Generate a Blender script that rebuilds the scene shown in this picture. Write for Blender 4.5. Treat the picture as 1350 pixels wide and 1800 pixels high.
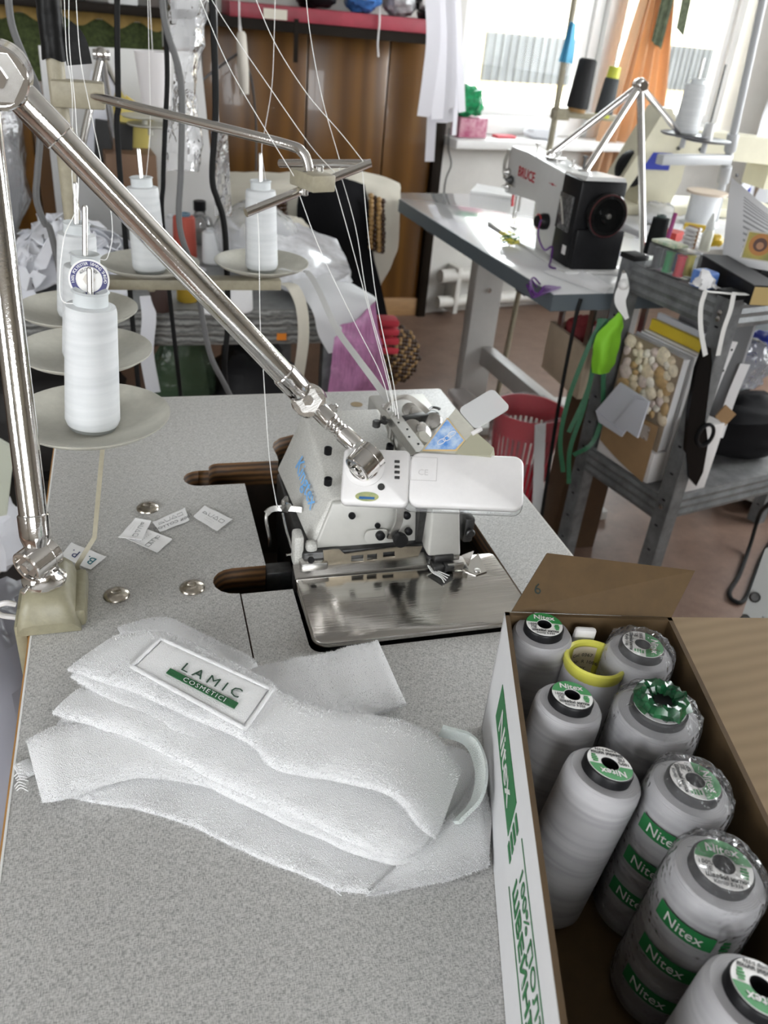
import bpy, bmesh, math, random
import numpy as np
from mathutils import Vector, Matrix, noise as mnoise
for o in list(bpy.data.objects): bpy.data.objects.remove(o)
scene = bpy.context.scene
COL = scene.collection
PI = math.pi
# ------------------------------------------------------------------ camera
CAMR = np.array([[0.96091473, -0.06945487, 0.2679905],
                 [-0.2638988, -0.52235569, 0.81086494],
                 [0.08366784, -0.84989444, -0.52026833]])   # columns: right, down, forward
CAMP = np.array([0.0, 0.0, 1.26])
cd = bpy.data.cameras.new('camera'); cam = bpy.data.objects.new('camera', cd); COL.objects.link(cam)
cam.matrix_world = Matrix(((CAMR[0,0], -CAMR[0,1], -CAMR[0,2], CAMP[0]),
                           (CAMR[1,0], -CAMR[1,1], -CAMR[1,2], CAMP[1]),
                           (CAMR[2,0], -CAMR[2,1], -CAMR[2,2], CAMP[2]), (0,0,0,1)))
cd.sensor_fit = 'VERTICAL'; cd.sensor_height = 36.0; cd.lens = 36.0*1450/1800
cd.clip_start = 0.02; cd.clip_end = 200
cd.dof.use_dof = True; cd.dof.focus_distance = 0.66; cd.dof.aperture_fstop = 11.0
scene.camera = cam
# ------------------------------------------------------------------ world, sun, window portals, exposure
world = bpy.data.worlds.new('overcast_sky'); scene.world = world; world.use_nodes = True
bg = world.node_tree.nodes['Background']; bg.inputs[0].default_value = (0.955, 0.98, 1.0, 1); bg.inputs[1].default_value = 8.0
sd = bpy.data.lights.new('sun', 'SUN'); sd.energy = 22.0; sd.angle = math.radians(3); sd.color = (1, .96, .9)
sun = bpy.data.objects.new('sun', sd); COL.objects.link(sun); sun.rotation_euler = (math.radians(38), 0, math.radians(-15))
vs = scene.view_settings
vs.view_transform = 'Standard'; vs.look = 'None'; vs.exposure = 0.85; vs.gamma = 1.0; vs.use_curve_mapping = False
def portal(name, loc, direction, sx, sy):
    l = bpy.data.lights.new(name, 'AREA'); l.shape = 'RECTANGLE'; l.size = sx; l.size_y = sy; l.cycles.is_portal = True
    o = bpy.data.objects.new(name, l); COL.objects.link(o); o.location = loc
    o.rotation_euler = Vector(direction).to_track_quat('-Z', 'Z').to_euler()
WTH = math.radians(11)                       # the window wall is a little turned against the main table
WO = np.array([1.335, 3.745, 0.0]); WU = np.array([math.cos(WTH), math.sin(WTH), 0.0]); WN = np.array([math.sin(WTH), -math.cos(WTH), 0.0])
def wall_pt(s, z, out=0.0): return WO + WU*s + np.array([0,0,z]) - WN*out
portal('window_portal_a', wall_pt(.50, 1.55, .10), WN, .72, 1.46)
portal('window_portal_b', wall_pt(1.22, 1.55, .10), WN, .62, 1.46)
portal('window_portal_c', (3.46, 1.6, 1.6), (-1, 0, 0), 2.6, 1.4)
portal('window_portal_e', (-2.36, -.75, 1.6), (1, 0, 0), 1.5, 1.3)  # portal of an unseen left opening added for fill light
portal('window_portal_d', (-0.2, -2.26, 1.7), (0, 1, 0), 1.8, 1.1)  # portal of an unseen rear opening added for fill light
# ------------------------------------------------------------------ pixel helpers used to measure positions on real planes
def ray(x, y): return CAMR @ np.array([(x-675)/1450.0, (y-900)/1450.0, 1.0])
def Zp(x, y, z): d = ray(x, y); return CAMP + d*((z-CAMP[2])/d[2])
def Yp(x, y, Y): d = ray(x, y); return CAMP + d*((Y-CAMP[1])/d[1])
def Xp(x, y, X): d = ray(x, y); return CAMP + d*((X-CAMP[0])/d[0])
def Dp(x, y, dist): d = ray(x, y); return CAMP + d/np.linalg.norm(d)*dist
def Wp(x, y, out=0.0):
    d = ray(x, y); n = -WN; t = ((WO - CAMP) @ n + out) / (d @ n); return CAMP + d*t
V3 = lambda *a: np.array(a, float)
def nrm(v): v = np.asarray(v, float); return v/np.linalg.norm(v)
# ------------------------------------------------------------------ materials
MATS = {}
def mat(name, col, rough=.6, metal=0.0, var=0.0, scale=30.0, bump=0.0, bscale=None, spec=.5, trans=0.0, alpha=1.0, emit=None, coat=0.0, col2=None, detail=4.0, stretch=None, sheen=0.0, sss=0.0):
    if name in MATS: return MATS[name]
    m = bpy.data.materials.new(name); m.use_nodes = True; nt = m.node_tree; N = nt.nodes; L = nt.links
    b = N['Principled BSDF']
    c = tuple(col)+(1,)
    b.inputs['Base Color'].default_value = c; b.inputs['Roughness'].default_value = rough; b.inputs['Metallic'].default_value = metal
    b.inputs['Specular IOR Level'].default_value = spec; b.inputs['Coat Weight'].default_value = coat
    b.inputs['Transmission Weight'].default_value = trans; b.inputs['Alpha'].default_value = alpha
    if sheen: b.inputs['Sheen Weight'].default_value = sheen
    if emit: b.inputs['Emission Color'].default_value = tuple(emit[0])+(1,); b.inputs['Emission Strength'].default_value = emit[1]
    tc = N.new('ShaderNodeTexCoord'); src = tc.outputs['Object']
    if stretch:
        mp = N.new('ShaderNodeMapping'); mp.inputs['Scale'].default_value = stretch; L.new(src, mp.inputs[0]); src = mp.outputs[0]
    if var or col2:
        nz = N.new('ShaderNodeTexNoise'); nz.inputs['Scale'].default_value = scale; nz.inputs['Detail'].default_value = detail; nz.inputs['Roughness'].default_value = .65; L.new(src, nz.inputs['Vector'])
        rp = N.new('ShaderNodeValToRGB'); L.new(nz.outputs['Fac'], rp.inputs[0])
        c2 = col2 if col2 else tuple(max(0, x*(1-var)) for x in col)
        c1 = col if col2 else tuple(min(1, x*(1+var)) for x in col)
        rp.color_ramp.elements[0].position = .32; rp.color_ramp.elements[1].position = .68
        rp.color_ramp.elements[0].color = tuple(c2)+(1,); rp.color_ramp.elements[1].color = tuple(c1)+(1,)
        L.new(rp.outputs[0], b.inputs['Base Color'])
    if bump:
        nb = N.new('ShaderNodeTexNoise'); nb.inputs['Scale'].default_value = bscale or scale; nb.inputs['Detail'].default_value = 3; L.new(src, nb.inputs['Vector'])
        bp = N.new('ShaderNodeBump'); bp.inputs['Strength'].default_value = bump; bp.inputs['Distance'].default_value = .002; L.new(nb.outputs['Fac'], bp.inputs['Height']); L.new(bp.outputs[0], b.inputs['Normal'])
    MATS[name] = m; return m
def wave_mat(name, c1, c2, axis='Z', scale=100, rough=.5, distortion=2.0, spec=.5, coat=0.0, mapscale=None):
    if name in MATS: return MATS[name]
    m = bpy.data.materials.new(name); m.use_nodes = True; nt = m.node_tree; N = nt.nodes; L = nt.links; b = N['Principled BSDF']
    tc = N.new('ShaderNodeTexCoord'); w = N.new('ShaderNodeTexWave'); w.bands_direction = axis
    w.inputs['Scale'].default_value = scale; w.inputs['Distortion'].default_value = distortion; w.inputs['Detail'].default_value = 3; w.inputs['Detail Scale'].default_value = 1.4
    src = tc.outputs['Object']
    if mapscale:
        mp = N.new('ShaderNodeMapping'); mp.inputs['Scale'].default_value = mapscale; L.new(src, mp.inputs[0]); src = mp.outputs[0]
    L.new(src, w.inputs[0]); rp = N.new('ShaderNodeValToRGB')
    rp.color_ramp.elements[0].color = tuple(c1)+(1,); rp.color_ramp.elements[1].color = tuple(c2)+(1,)
    L.new(w.outputs['Fac'], rp.inputs[0]); L.new(rp.outputs[0], b.inputs['Base Color']); b.inputs['Roughness'].default_value = rough; b.inputs['Specular IOR Level'].default_value = spec; b.inputs['Coat Weight'].default_value = coat
    MATS[name] = m; return m
def clear_mat(name, tint=(1,1,1), haze=.12, rough=.12, gloss=.25, hazecol=(.9,.9,.92), bump=0.0, bscale=40):
    """thin clear film / pane: see-through with a reflecting and a slightly milky share"""
    if name in MATS: return MATS[name]
    m = bpy.data.materials.new(name); m.use_nodes = True; nt = m.node_tree; N = nt.nodes; L = nt.links
    N.remove(N['Principled BSDF']); out = N['Material Output']
    t = N.new('ShaderNodeBsdfTransparent'); t.inputs[0].default_value = tuple(tint)+(1,)
    g = N.new('ShaderNodeBsdfGlossy'); g.inputs['Roughness'].default_value = rough
    d = N.new('ShaderNodeBsdfDiffuse'); d.inputs[0].default_value = tuple(hazecol)+(1,)
    m1 = N.new('ShaderNodeMixShader'); m1.inputs[0].default_value = haze; L.new(t.outputs[0], m1.inputs[1]); L.new(d.outputs[0], m1.inputs[2])
    lw = N.new('ShaderNodeLayerWeight'); lw.inputs[0].default_value = gloss
    m2 = N.new('ShaderNodeMixShader'); L.new(lw.outputs['Fresnel'], m2.inputs[0]); L.new(m1.outputs[0], m2.inputs[1]); L.new(g.outputs[0], m2.inputs[2])
    if bump:
        tc = N.new('ShaderNodeTexCoord'); nb = N.new('ShaderNodeTexNoise'); nb.inputs['Scale'].default_value = bscale; L.new(tc.outputs['Object'], nb.inputs['Vector'])
        bp = N.new('ShaderNodeBump'); bp.inputs['Strength'].default_value = bump; bp.inputs['Distance'].default_value = .01; L.new(nb.outputs['Fac'], bp.inputs['Height'])
        L.new(bp.outputs[0], g.inputs['Normal']); L.new(bp.outputs[0], lw.inputs['Normal'])
    L.new(m2.outputs[0], out.inputs[0]); MATS[name] = m; return m
# ------------------------------------------------------------------ mesh builder
def catmull(pts, n=6, closed=False):
    P = [np.asarray(p, float) for p in pts]; out = []
    k = len(P)
    if k < 3: return P
    rng = range(k if closed else k-1)
    for i in rng:
        p0 = P[(i-1) % k] if (closed or i > 0) else 2*P[0]-P[1]
        p1 = P[i]; p2 = P[(i+1) % k]
        p3 = P[(i+2) % k] if (closed or i+2 < k) else 2*P[-1]-P[-2]
        for j in range(n):
            t = j/n
            out.append(.5*((2*p1)+(-p0+p2)*t+(2*p0-5*p1+4*p2-p3)*t*t+(-p0+3*p1-3*p2+p3)*t**3))
    if not closed: out.append(P[-1])
    return out
def frame_from(z, xhint=None):
    z = nrm(z)
    if xhint is None: xhint = V3(1,0,0) if abs(z[0]) < .9 else V3(0,1,0)
    x = np.asarray(xhint, float); x = nrm(x - z*(x@z)); y = np.cross(z, x); return x, y, z
PLACE = None      # (reference point, real point, real size of one drawing unit) while a group drawn at its own size is being placed
def PL(p):
    p = np.asarray([float(q) for q in p]); return p if PLACE is None else PLACE[1]+(p-PLACE[0])*PLACE[2]
class MB:
    def __init__(s): s.v = []; s.f = []; s.mi = []; s.cur = 0
    def add(s, verts, faces):
        o = len(s.v); s.v.extend([tuple(map(float, q)) for q in verts]); s.f.extend([tuple(o+i for i in f) for f in faces]); s.mi.extend([s.cur]*len(faces)); return s
    def box(s, c, size, rot=None, bevel=0.0, seg=2, axes=None):
        bm = bmesh.new(); bmesh.ops.create_cube(bm, size=1.0)
        for v in bm.verts: v.co = Vector((v.co.x*size[0], v.co.y*size[1], v.co.z*size[2]))
        if bevel > 0: bmesh.ops.bevel(bm, geom=bm.edges[:]+bm.verts[:], offset=min(bevel, .49*min(size)), segments=seg, affect='EDGES', profile=.5)
        if axes is not None: M = Matrix(((axes[0][0],axes[1][0],axes[2][0]),(axes[0][1],axes[1][1],axes[2][1]),(axes[0][2],axes[1][2],axes[2][2])))
        elif rot is not None: M = Matrix.Rotation(rot[2],3,'Z') @ Matrix.Rotation(rot[1],3,'Y') @ Matrix.Rotation(rot[0],3,'X')
        else: M = Matrix.Identity(3)
        bm.verts.ensure_lookup_table(); vs_ = [(M @ v.co)+Vector(c) for v in bm.verts]; fs = [[v.index for v in f.verts] for f in bm.faces]; bm.free()
        return s.add(vs_, fs)
    def bounds(s, a, b, bevel=0.0, seg=2):
        a = np.minimum(a, b).astype(float) if isinstance(a, np.ndarray) else [min(i,j) for i,j in zip(a,b)]
        b2 = b; return s.box([(x+y)/2 for x,y in zip(a,b2)], [abs(y-x) for x,y in zip(a,b2)], bevel=bevel, seg=seg)
    def hexa(s, p):   # 8 points: bottom 4 ccw, top 4 ccw
        return s.add(p, [(3,2,1,0),(4,5,6,7),(0,1,5,4),(1,2,6,5),(2,3,7,6),(3,0,4,7)])
    def lathe(s, prof, n=24, o=(0,0,0), axis=(0,0,1), cap=(True, True)):
        x, y, z = frame_from(axis); o = np.asarray(o, float); vs_ = []; fs = []
        for r, h in prof:
            for k in range(n):
                a = 2*PI*k/n; vs_.append(o + x*(r*math.cos(a)) + y*(r*math.sin(a)) + z*h)
        for i in range(len(prof)-1):
            for k in range(n):
                k2 = (k+1) % n; fs.append((i*n+k, i*n+k2, (i+1)*n+k2, (i+1)*n+k))
        if cap[0]: fs.append(tuple(range(n-1,-1,-1)))
        if cap[1]: fs.append(tuple((len(prof)-1)*n+k for k in range(n)))
        return s.add(vs_, fs)
    def cyl(s, p0, p1, r0, r1=None, n=16):
        p0 = np.asarray(p0, float); p1 = np.asarray(p1, float); h = np.linalg.norm(p1-p0)
        return s.lathe([(r0,0),(r0 if r1 is None else r1,h)], n, p0, p1-p0)
    def ccyl(s, p0, p1, r, b=.001, n=20):   # cylinder with chamfered rims
        p0 = np.asarray(p0, float); p1 = np.asarray(p1, float); h = np.linalg.norm(p1-p0)
        return s.lathe([(r-b,0),(r,b),(r,h-b),(r-b,h)], n, p0, p1-p0)
    def tube(s, pts, r, n=8, smooth=6, closed=False, flat=1.0):
        P = catmull(pts, smooth, closed) if smooth > 1 else [np.asarray(p, float) for p in pts]
        k = len(P); T = []
        for i in range(k):
            a = P[(i-1) % k] if (closed or i > 0) else P[i]; b = P[(i+1) % k] if (closed or i < k-1) else P[i]; T.append(nrm(b-a+1e-12))
        x, y, z = frame_from(T[0]); vs_ = []; fs = []
        for i in range(k):
            x = nrm(x - T[i]*(x@T[i])); y = np.cross(T[i], x)
            rr = r(i/(k-1)) if callable(r) else r
            for q in range(n):
                a = 2*PI*q/n; vs_.append(P[i] + x*(rr*math.cos(a)) + y*(rr*flat*math.sin(a)))
        for i in range(k if closed else k-1):
            for q in range(n): fs.append((i*n+q, i*n+(q+1) % n, ((i+1) % k)*n+(q+1) % n, ((i+1) % k)*n+q))
        if not closed: fs.append(tuple(range(n-1,-1,-1))); fs.append(tuple((k-1)*n+q for q in range(n)))
        return s.add(vs_, fs)
    def ribbon(s, pts, wdir, width, thick=.001, smooth=5, wfun=None):
        """flat band swept along pts; wdir = width direction (one vector or one per point)"""
        P = catmull(pts, smooth) if smooth > 1 else [np.asarray(p, float) for p in pts]; k = len(P)
        if np.ndim(wdir) == 2:
            W = catmull(wdir, smooth) if smooth > 1 else [np.asarray(w, float) for w in wdir]
        else: W = [np.asarray(wdir, float)]*k
        vs_ = []; fs = []
        for i in range(k):
            t = nrm(P[min(i+1,k-1)]-P[max(i-1,0)]+1e-12); w = nrm(W[i]-t*(W[i]@t)); nn = np.cross(t, w)
            hw = (width if wfun is None else wfun(i/(k-1)))/2; h = thick/2
            vs_ += [P[i]-w*hw-nn*h, P[i]+w*hw-nn*h, P[i]+w*hw+nn*h, P[i]-w*hw+nn*h]
        for i in range(k-1):
            for q in range(4): fs.append((i*4+q, i*4+(q+1) % 4, (i+1)*4+(q+1) % 4, (i+1)*4+q))
        fs += [(3,2,1,0), tuple((k-1)*4+q for q in range(4))]
        return s.add(vs_, fs)
    def prism(s, outline, o, u, v, w, depth):   # 2-D outline in u,v at o, extruded along w by depth
        o, u, v, w = [np.asarray(q, float) for q in (o,u,v,w)]; n = len(outline)
        a = [o+u*p[0]+v*p[1] for p in outline]; b = [q+w*depth for q in a]
        return s.add(a+b, [tuple(range(n-1,-1,-1)), tuple(range(n,2*n))]+[(i,(i+1) % n,n+(i+1) % n,n+i) for i in range(n)])
    def sphere(s, c, r, n=12, m=8, sc=(1,1,1)):
        pr_ = [(max(1e-5, math.sin(PI*i/m)), -math.cos(PI*i/m)) for i in range(m+1)]; c = np.asarray(c, float); vs_ = []; fs = []
        for a, h in pr_:
            for k in range(n): vs_.append(c+V3(r*sc[0]*a*math.cos(2*PI*k/n), r*sc[1]*a*math.sin(2*PI*k/n), r*sc[2]*h))
        for i in range(m):
            for k in range(n): fs.append((i*n+k, i*n+(k+1) % n, (i+1)*n+(k+1) % n, (i+1)*n+k))
        return s.add(vs_, fs)
    def grid(s, rows, thick=0.0, closed_u=False):
        nr = len(rows); nc = len(rows[0]); R_ = np.array(rows, float)
        if thick == 0:
            return s.add(R_.reshape(-1,3), [(i*nc+j, i*nc+(j+1), (i+1)*nc+(j+1), (i+1)*nc+j) for i in range(nr-1) for j in range(nc-1)])
        du = np.gradient(R_, axis=0); dv = np.gradient(R_, axis=1); nn = np.cross(du, dv); nn /= (np.linalg.norm(nn, axis=2, keepdims=True)+1e-12)
        A = (R_+nn*thick/2).reshape(-1,3); B = (R_-nn*thick/2).reshape(-1,3); o = nr*nc
        fs = [(i*nc+j, (i+1)*nc+j, (i+1)*nc+j+1, i*nc+j+1) for i in range(nr-1) for j in range(nc-1)]
        fs += [tuple(o+q for q in reversed(f)) for f in fs]
        bd = [i*nc for i in range(nr)]+[(nr-1)*nc+j for j in range(1,nc)]+[i*nc+nc-1 for i in range(nr-2,-1,-1)]+[j for j in range(nc-2,0,-1)]
        fs += [(bd[i], o+bd[i], o+bd[(i+1) % len(bd)], bd[(i+1) % len(bd)]) for i in range(len(bd))]
        return s.add(np.vstack([A,B]), fs)
    def build(s, name, material, parent=None, smooth=35, subd=0):
        off = np.zeros(3); p = parent
        while p is not None: off += np.array(p.location); p = p.parent
        me = bpy.data.meshes.new(name); me.from_pydata([tuple(PL(q)-off) for q in s.v], [], s.f); 
        ms = material if isinstance(material, (list, tuple)) else [material]
        for m in ms: me.materials.append(m)
        if len(ms) > 1: me.polygons.foreach_set('material_index', s.mi)
        bm = bmesh.new(); bm.from_mesh(me); bmesh.ops.recalc_face_normals(bm, faces=bm.faces); bm.to_mesh(me); bm.free()
        if smooth:
            me.polygons.foreach_set('use_smooth', [True]*len(me.polygons)); me.set_sharp_from_angle(angle=math.radians(smooth))
        me.update()
        o = bpy.data.objects.new(name, me); COL.objects.link(o)
        if parent is not None: o.parent = parent
        if subd: md = o.modifiers.new('subdivision','SUBSURF'); md.levels = subd; md.render_levels = subd
        return o
def tag(o, label=None, cat=None, group=None, kind=None):
    if label: o['label'] = label
    if cat: o['category'] = cat
    if group: o['group'] = group
    if kind: o['kind'] = kind
    return o
def thing(name, label, cat, loc=(0,0,0), group=None):
    o = bpy.data.objects.new(name, None); COL.objects.link(o); o.location = PL(loc); o.empty_display_size = .02
    return tag(o, label, cat, group)
def origin_to(o, p):   # give a one-mesh thing an origin at its base
    p = Vector(PL(p)); o.data.transform(Matrix.Translation(-p)); o.location = p; return o
def dup(root, loc, rotz=0.0, label=None, group=None, rot=None):
    r = root.copy(); COL.objects.link(r); r.location = [float(q) for q in loc]; r.rotation_euler = rot if rot is not None else (0,0,rotz)
    if label: r['label'] = label
    if group: r['group'] = group
    for ch in list(root.children):
        c = ch.copy(); COL.objects.link(c); c.parent = r
        for g in ch.children:
            d = g.copy(); COL.objects.link(d); d.parent = c
    return r
def text_mesh(txt, size, depth=.0003, align='CENTER', spacing=1.0, bold=0.0):
    cu = bpy.data.curves.new('t', 'FONT'); cu.body = txt; cu.size = size; cu.extrude = depth/2; cu.align_x = align; cu.align_y = 'CENTER'; cu.space_character = spacing; cu.resolution_u = 2; cu.offset = bold
    o = bpy.data.objects.new('t', cu); COL.objects.link(o)
    dg = bpy.context.evaluated_depsgraph_get(); me = bpy.data.meshes.new_from_object(o.evaluated_get(dg))
    bpy.data.objects.remove(o); bpy.data.curves.remove(cu); return me
def lettering(txt, size, o, u, v, material, parent, name='lettering', depth=.0003, spacing=1.0, align='CENTER', bend=None, bold=0.0, xs=1.0):
    """text lying at o with reading direction u and up direction v"""
    me = text_mesh(txt, size, depth, align, spacing, bold); me.name = name
    u = nrm(u); v = np.asarray(v, float); v = nrm(v-u*(v@u)); w = np.cross(u, v); o = np.asarray(o, float)
    off = np.zeros(3); p = parent
    while p is not None: off += np.array(p.location); p = p.parent
    for vt in me.vertices:
        x, y, z = vt.co
        q = bend(x*xs, y, z) if bend else o+u*(x*xs)+v*y+w*z
        vt.co = Vector(np.asarray(q)-off)
    me.materials.clear(); me.materials.append(material); me.update()
    ob = bpy.data.objects.new(name, me); COL.objects.link(ob); ob.parent = parent; return ob
def plate2d(outer, holes, z0, z1):
    """mesh of a flat slab with holes"""
    cu = bpy.data.curves.new('c','CURVE'); cu.dimensions = '2D'; cu.fill_mode = 'BOTH'; cu.extrude = (z1-z0)/2
    for loop in [outer]+list(holes):
        sp = cu.splines.new('POLY'); sp.points.add(len(loop)-1); sp.use_cyclic_u = True
        for i, p in enumerate(loop): sp.points[i].co = (float(p[0]), float(p[1]), 0, 1)
    o = bpy.data.objects.new('c', cu); COL.objects.link(o); dg = bpy.context.evaluated_depsgraph_get(); me = bpy.data.meshes.new_from_object(o.evaluated_get(dg))
    bpy.data.objects.remove(o); bpy.data.curves.remove(cu)
    for v in me.vertices: v.co.z += (z0+z1)/2
    bm = bmesh.new(); bm.from_mesh(me); bmesh.ops.remove_doubles(bm, verts=bm.verts, dist=1e-5); bmesh.ops.recalc_face_normals(bm, faces=bm.faces); bm.to_mesh(me); bm.free()
    return me
def mesh_obj(name, me, mats, parent=None):
    me.materials.clear()
    for m in mats: me.materials.append(m)
    off = Vector((0,0,0)); p = parent
    while p is not None: off += p.location; p = p.parent
    me.transform(Matrix.Translation(-off)); o = bpy.data.objects.new(name, me); COL.objects.link(o); o.parent = parent; return o
def arc2(cx, cy, r, a0, a1, n=8): return [(cx+r*math.cos(math.radians(a0+(a1-a0)*i/n)), cy+r*math.sin(math.radians(a0+(a1-a0)*i/n))) for i in range(n+1)]
def rrect(x0, y0, x1, y1, r, n=4):
    return arc2(x1-r,y1-r,r,0,90,n)+arc2(x0+r,y1-r,r,90,180,n)+arc2(x0+r,y0+r,r,180,270,n)+arc2(x1-r,y0+r,r,270,360,n)
def fbm(p, sc, seed=0.0, octv=3):
    v = 0; a = 1
    for i in range(octv): v += a*mnoise.noise(Vector((p[0]*sc+seed, p[1]*sc-seed*1.7, p[2]*sc+seed*.3))); sc *= 2.03; a *= .5
    return v
# common materials
CHROME = mat('chrome', (.82,.80,.78), .09, 1.0, bump=.05, bscale=400)
STEEL = mat('brushed_steel', (.62,.61,.59), .26, 1.0, var=.12, scale=80, stretch=(1,12,1), bump=.04)
DARKSTEEL = mat('dark_steel', (.10,.10,.10), .38, .9, var=.3, scale=60)
BLACK = mat('black_plastic', (.008,.008,.009), .38, var=.2, scale=50, spec=.18)
BLACKRUB = mat('black_rubber', (.010,.010,.010), .6, spec=.15)
WHITEP = mat('white_plastic', (.70,.685,.68), .32, var=.03, scale=60)
BEIGE = mat('beige_enamel', (.33,.30,.22), .45, var=.10, scale=90, bump=.1)
BEIGE2 = mat('grey_beige_plastic', (.47,.46,.40), .42, var=.06, scale=120, bump=.05)
GREYCAB = mat('grey_cable', (.13,.13,.13), .5, spec=.2)
WTHREAD = mat('white_thread', (.86,.86,.84), .8)
# ================================================================== THE SETTING
WALLM = mat('wall_paint', (.62,.61,.58), .85, var=.05, scale=6, bump=.15, bscale=60)
CEILM = mat('ceiling_paint', (.30,.295,.285), .9); WALLD = mat('wall_paint_warm', (.30,.275,.24), .9)
FRAMEM = mat('window_frame_white', (.80,.80,.79), .4, var=.03, scale=12)
GLASS = clear_mat('window_glass', (.97,.99,.99), .04, .03, .12)
def floor_material():
    m = bpy.data.materials.new('scratched_brown_vinyl'); m.use_nodes = True; N = m.node_tree.nodes; L = m.node_tree.links; b = N['Principled BSDF']
    tc = N.new('ShaderNodeTexCoord'); n1 = N.new('ShaderNodeTexNoise'); n1.inputs['Scale'].default_value = 9; n1.inputs['Detail'].default_value = 8; n1.inputs['Roughness'].default_value = .7
    L.new(tc.outputs['Object'], n1.inputs['Vector']); r1 = N.new('ShaderNodeValToRGB'); L.new(n1.outputs['Fac'], r1.inputs[0])
    r1.color_ramp.elements[0].position = .3; r1.color_ramp.elements[0].color = (.125,.075,.055,1); r1.color_ramp.elements[1].position = .7; r1.color_ramp.elements[1].color = (.215,.142,.105,1)
    n2 = N.new('ShaderNodeTexNoise'); n2.inputs['Scale'].default_value = 25; n2.inputs['Distortion'].default_value = 9; n2.inputs['Detail'].default_value = 1; L.new(tc.outputs['Object'], n2.inputs['Vector'])
    r2 = N.new('ShaderNodeValToRGB'); L.new(n2.outputs['Fac'], r2.inputs[0]); e = r2.color_ramp.elements; e[0].position = .49; e[0].color = (0,0,0,1); e[1].position = .50; e[1].color = (1,1,1,1); x = e.new(.51); x.color = (0,0,0,1)
    mx = N.new('ShaderNodeMix'); mx.data_type = 'RGBA'; mx.inputs['B'].default_value = (.36,.28,.23,1); ml = N.new('ShaderNodeMath'); ml.operation = 'MULTIPLY'; ml.inputs[1].default_value = .45
    L.new(r2.outputs[0], ml.inputs[0]); L.new(ml.outputs[0], mx.inputs['Factor']); L.new(r1.outputs[0], mx.inputs['A']); L.new(mx.outputs['Result'], b.inputs['Base Color'])
    b.inputs['Roughness'].default_value = .42; return m
struct = lambda name, mb, m, parent=None, **k: tag(mb.build(name, m, parent, **k), kind='structure')
struct('floor', MB().bounds((-2.5,-2.4,-.06),(3.6,4.5,0)), floor_material())
struct('ceiling', MB().bounds((-2.6,-3.8,2.75),(3.7,4.6,2.85)), CEILM)  # unseen; overhang past the rear wall added to keep the sun out
wb_ = struct('wall_back', MB().bounds((-2.5,3.76,0),(1.36,3.86,2.75)), WALLM)
def wall_axis(name, axis, pos, a0, a1, o0, o1, z0, z1, th):
    mb = MB()
    for (u0,u1,v0,v1) in ((a0,o0,0,2.75),(o1,a1,0,2.75),(o0,o1,0,z0),(o0,o1,z1,2.75)):
        if axis == 'x': mb.bounds((pos,u0,v0),(pos+th,u1,v1))
        else: mb.bounds((u0,pos,v0),(u1,pos+th,v1))
    return struct(name, mb, WALLD)
wall_axis('wall_right','x',3.5,-2.4,4.4,.3,2.9,.9,2.3,.1)
wall_axis('wall_left','x',-2.5,-2.4,3.86,-1.5,0.0,.95,2.25,.1)  # unseen window opening, added as fill from behind the camera's left
wall_axis('wall_front','y',-2.4,-2.5,3.6,-1.1,.7,1.15,2.25,.1)  # unseen window opening, added as soft fill from the rear
# --- window wall
def wbox(mb, s0, s1, z0, z1, o0, o1, bevel=0.0):
    c = wall_pt((s0+s1)/2, (z0+z1)/2, (o0+o1)/2); return mb.box(c, (abs(s1-s0), abs(o1-o0), z1-z0), axes=(WU, -WN, (0,0,1)), bevel=bevel)
ZS = .885
mb = MB(); wbox(mb,-.02,2.2,0,.80,0,.25); wbox(mb,-.02,.05,.80,2.75,0,.25); wbox(mb,1.74,2.2,.80,2.75,0,.25); wbox(mb,.05,1.74,2.35,2.75,0,.25)
struct('wall_window', mb, WALLM)
sl = MB(); wbox(sl,.0,1.85,.765,.803,-.13,.10,.006); struct('trim_1', sl, FRAMEM)
def window(name, s0, s1):
    fr = MB(); t = .055
    wbox(fr,s0,s1,.803,ZS,.06,.13,.006); wbox(fr,s0,s1,2.27,2.35,.06,.13,.006); wbox(fr,s0,s0+t,ZS,2.27,.06,.13,.006); wbox(fr,s1-t,s1,ZS,2.27,.06,.13,.006)
    w = struct(name, fr, FRAMEM)
    sa = MB(); q = .035
    wbox(sa,s0+t,s1-t,ZS,ZS+q,.075,.115,.005); wbox(sa,s0+t,s1-t,2.27-q,2.27,.075,.115,.005); wbox(sa,s0+t,s0+t+q,ZS+q,2.27-q,.075,.115,.005); wbox(sa,s1-t-q,s1-t,ZS+q,2.27-q,.075,.115,.005)
    sa.build('sash', FRAMEM, w)
    g = MB(); wbox(g,s0+t+q,s1-t-q,ZS+q,2.27-q,.092,.096); g.build('pane', GLASS, w)
    return w
window('window_1', .05, .82); window('window_2', .87, 1.70)
pm = MB(); wbox(pm,.82,.87,.803,2.35,.03,.13,.004); struct('trim_2', pm, FRAMEM)
for i,(ax,pos,a0,a1,z0,z1) in enumerate((('x',3.55,.3,2.9,.9,2.3),('x',-2.45,-1.5,0.0,.95,2.25),('y',-2.35,-1.1,.7,1.15,2.25))):  # unseen; the left and rear frames belong to openings added for fill
    mb = MB(); B = (lambda u0,u1,v0,v1: mb.bounds((pos-.03,u0,v0),(pos+.03,u1,v1))) if ax == 'x' else (lambda u0,u1,v0,v1: mb.bounds((u0,pos-.03,v0),(u1,pos+.03,v1)))
    B(a0,a1,z0,z0+.06); B(a0,a1,z1-.06,z1); n = 3
    for k in range(n+1): u = a0+(a1-a0)*k/n; B(max(a0,u-.03),min(a1,u+.03),z0+.06,z1-.06)
    struct('window_%d' % (i+3), mb, FRAMEM)
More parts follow.
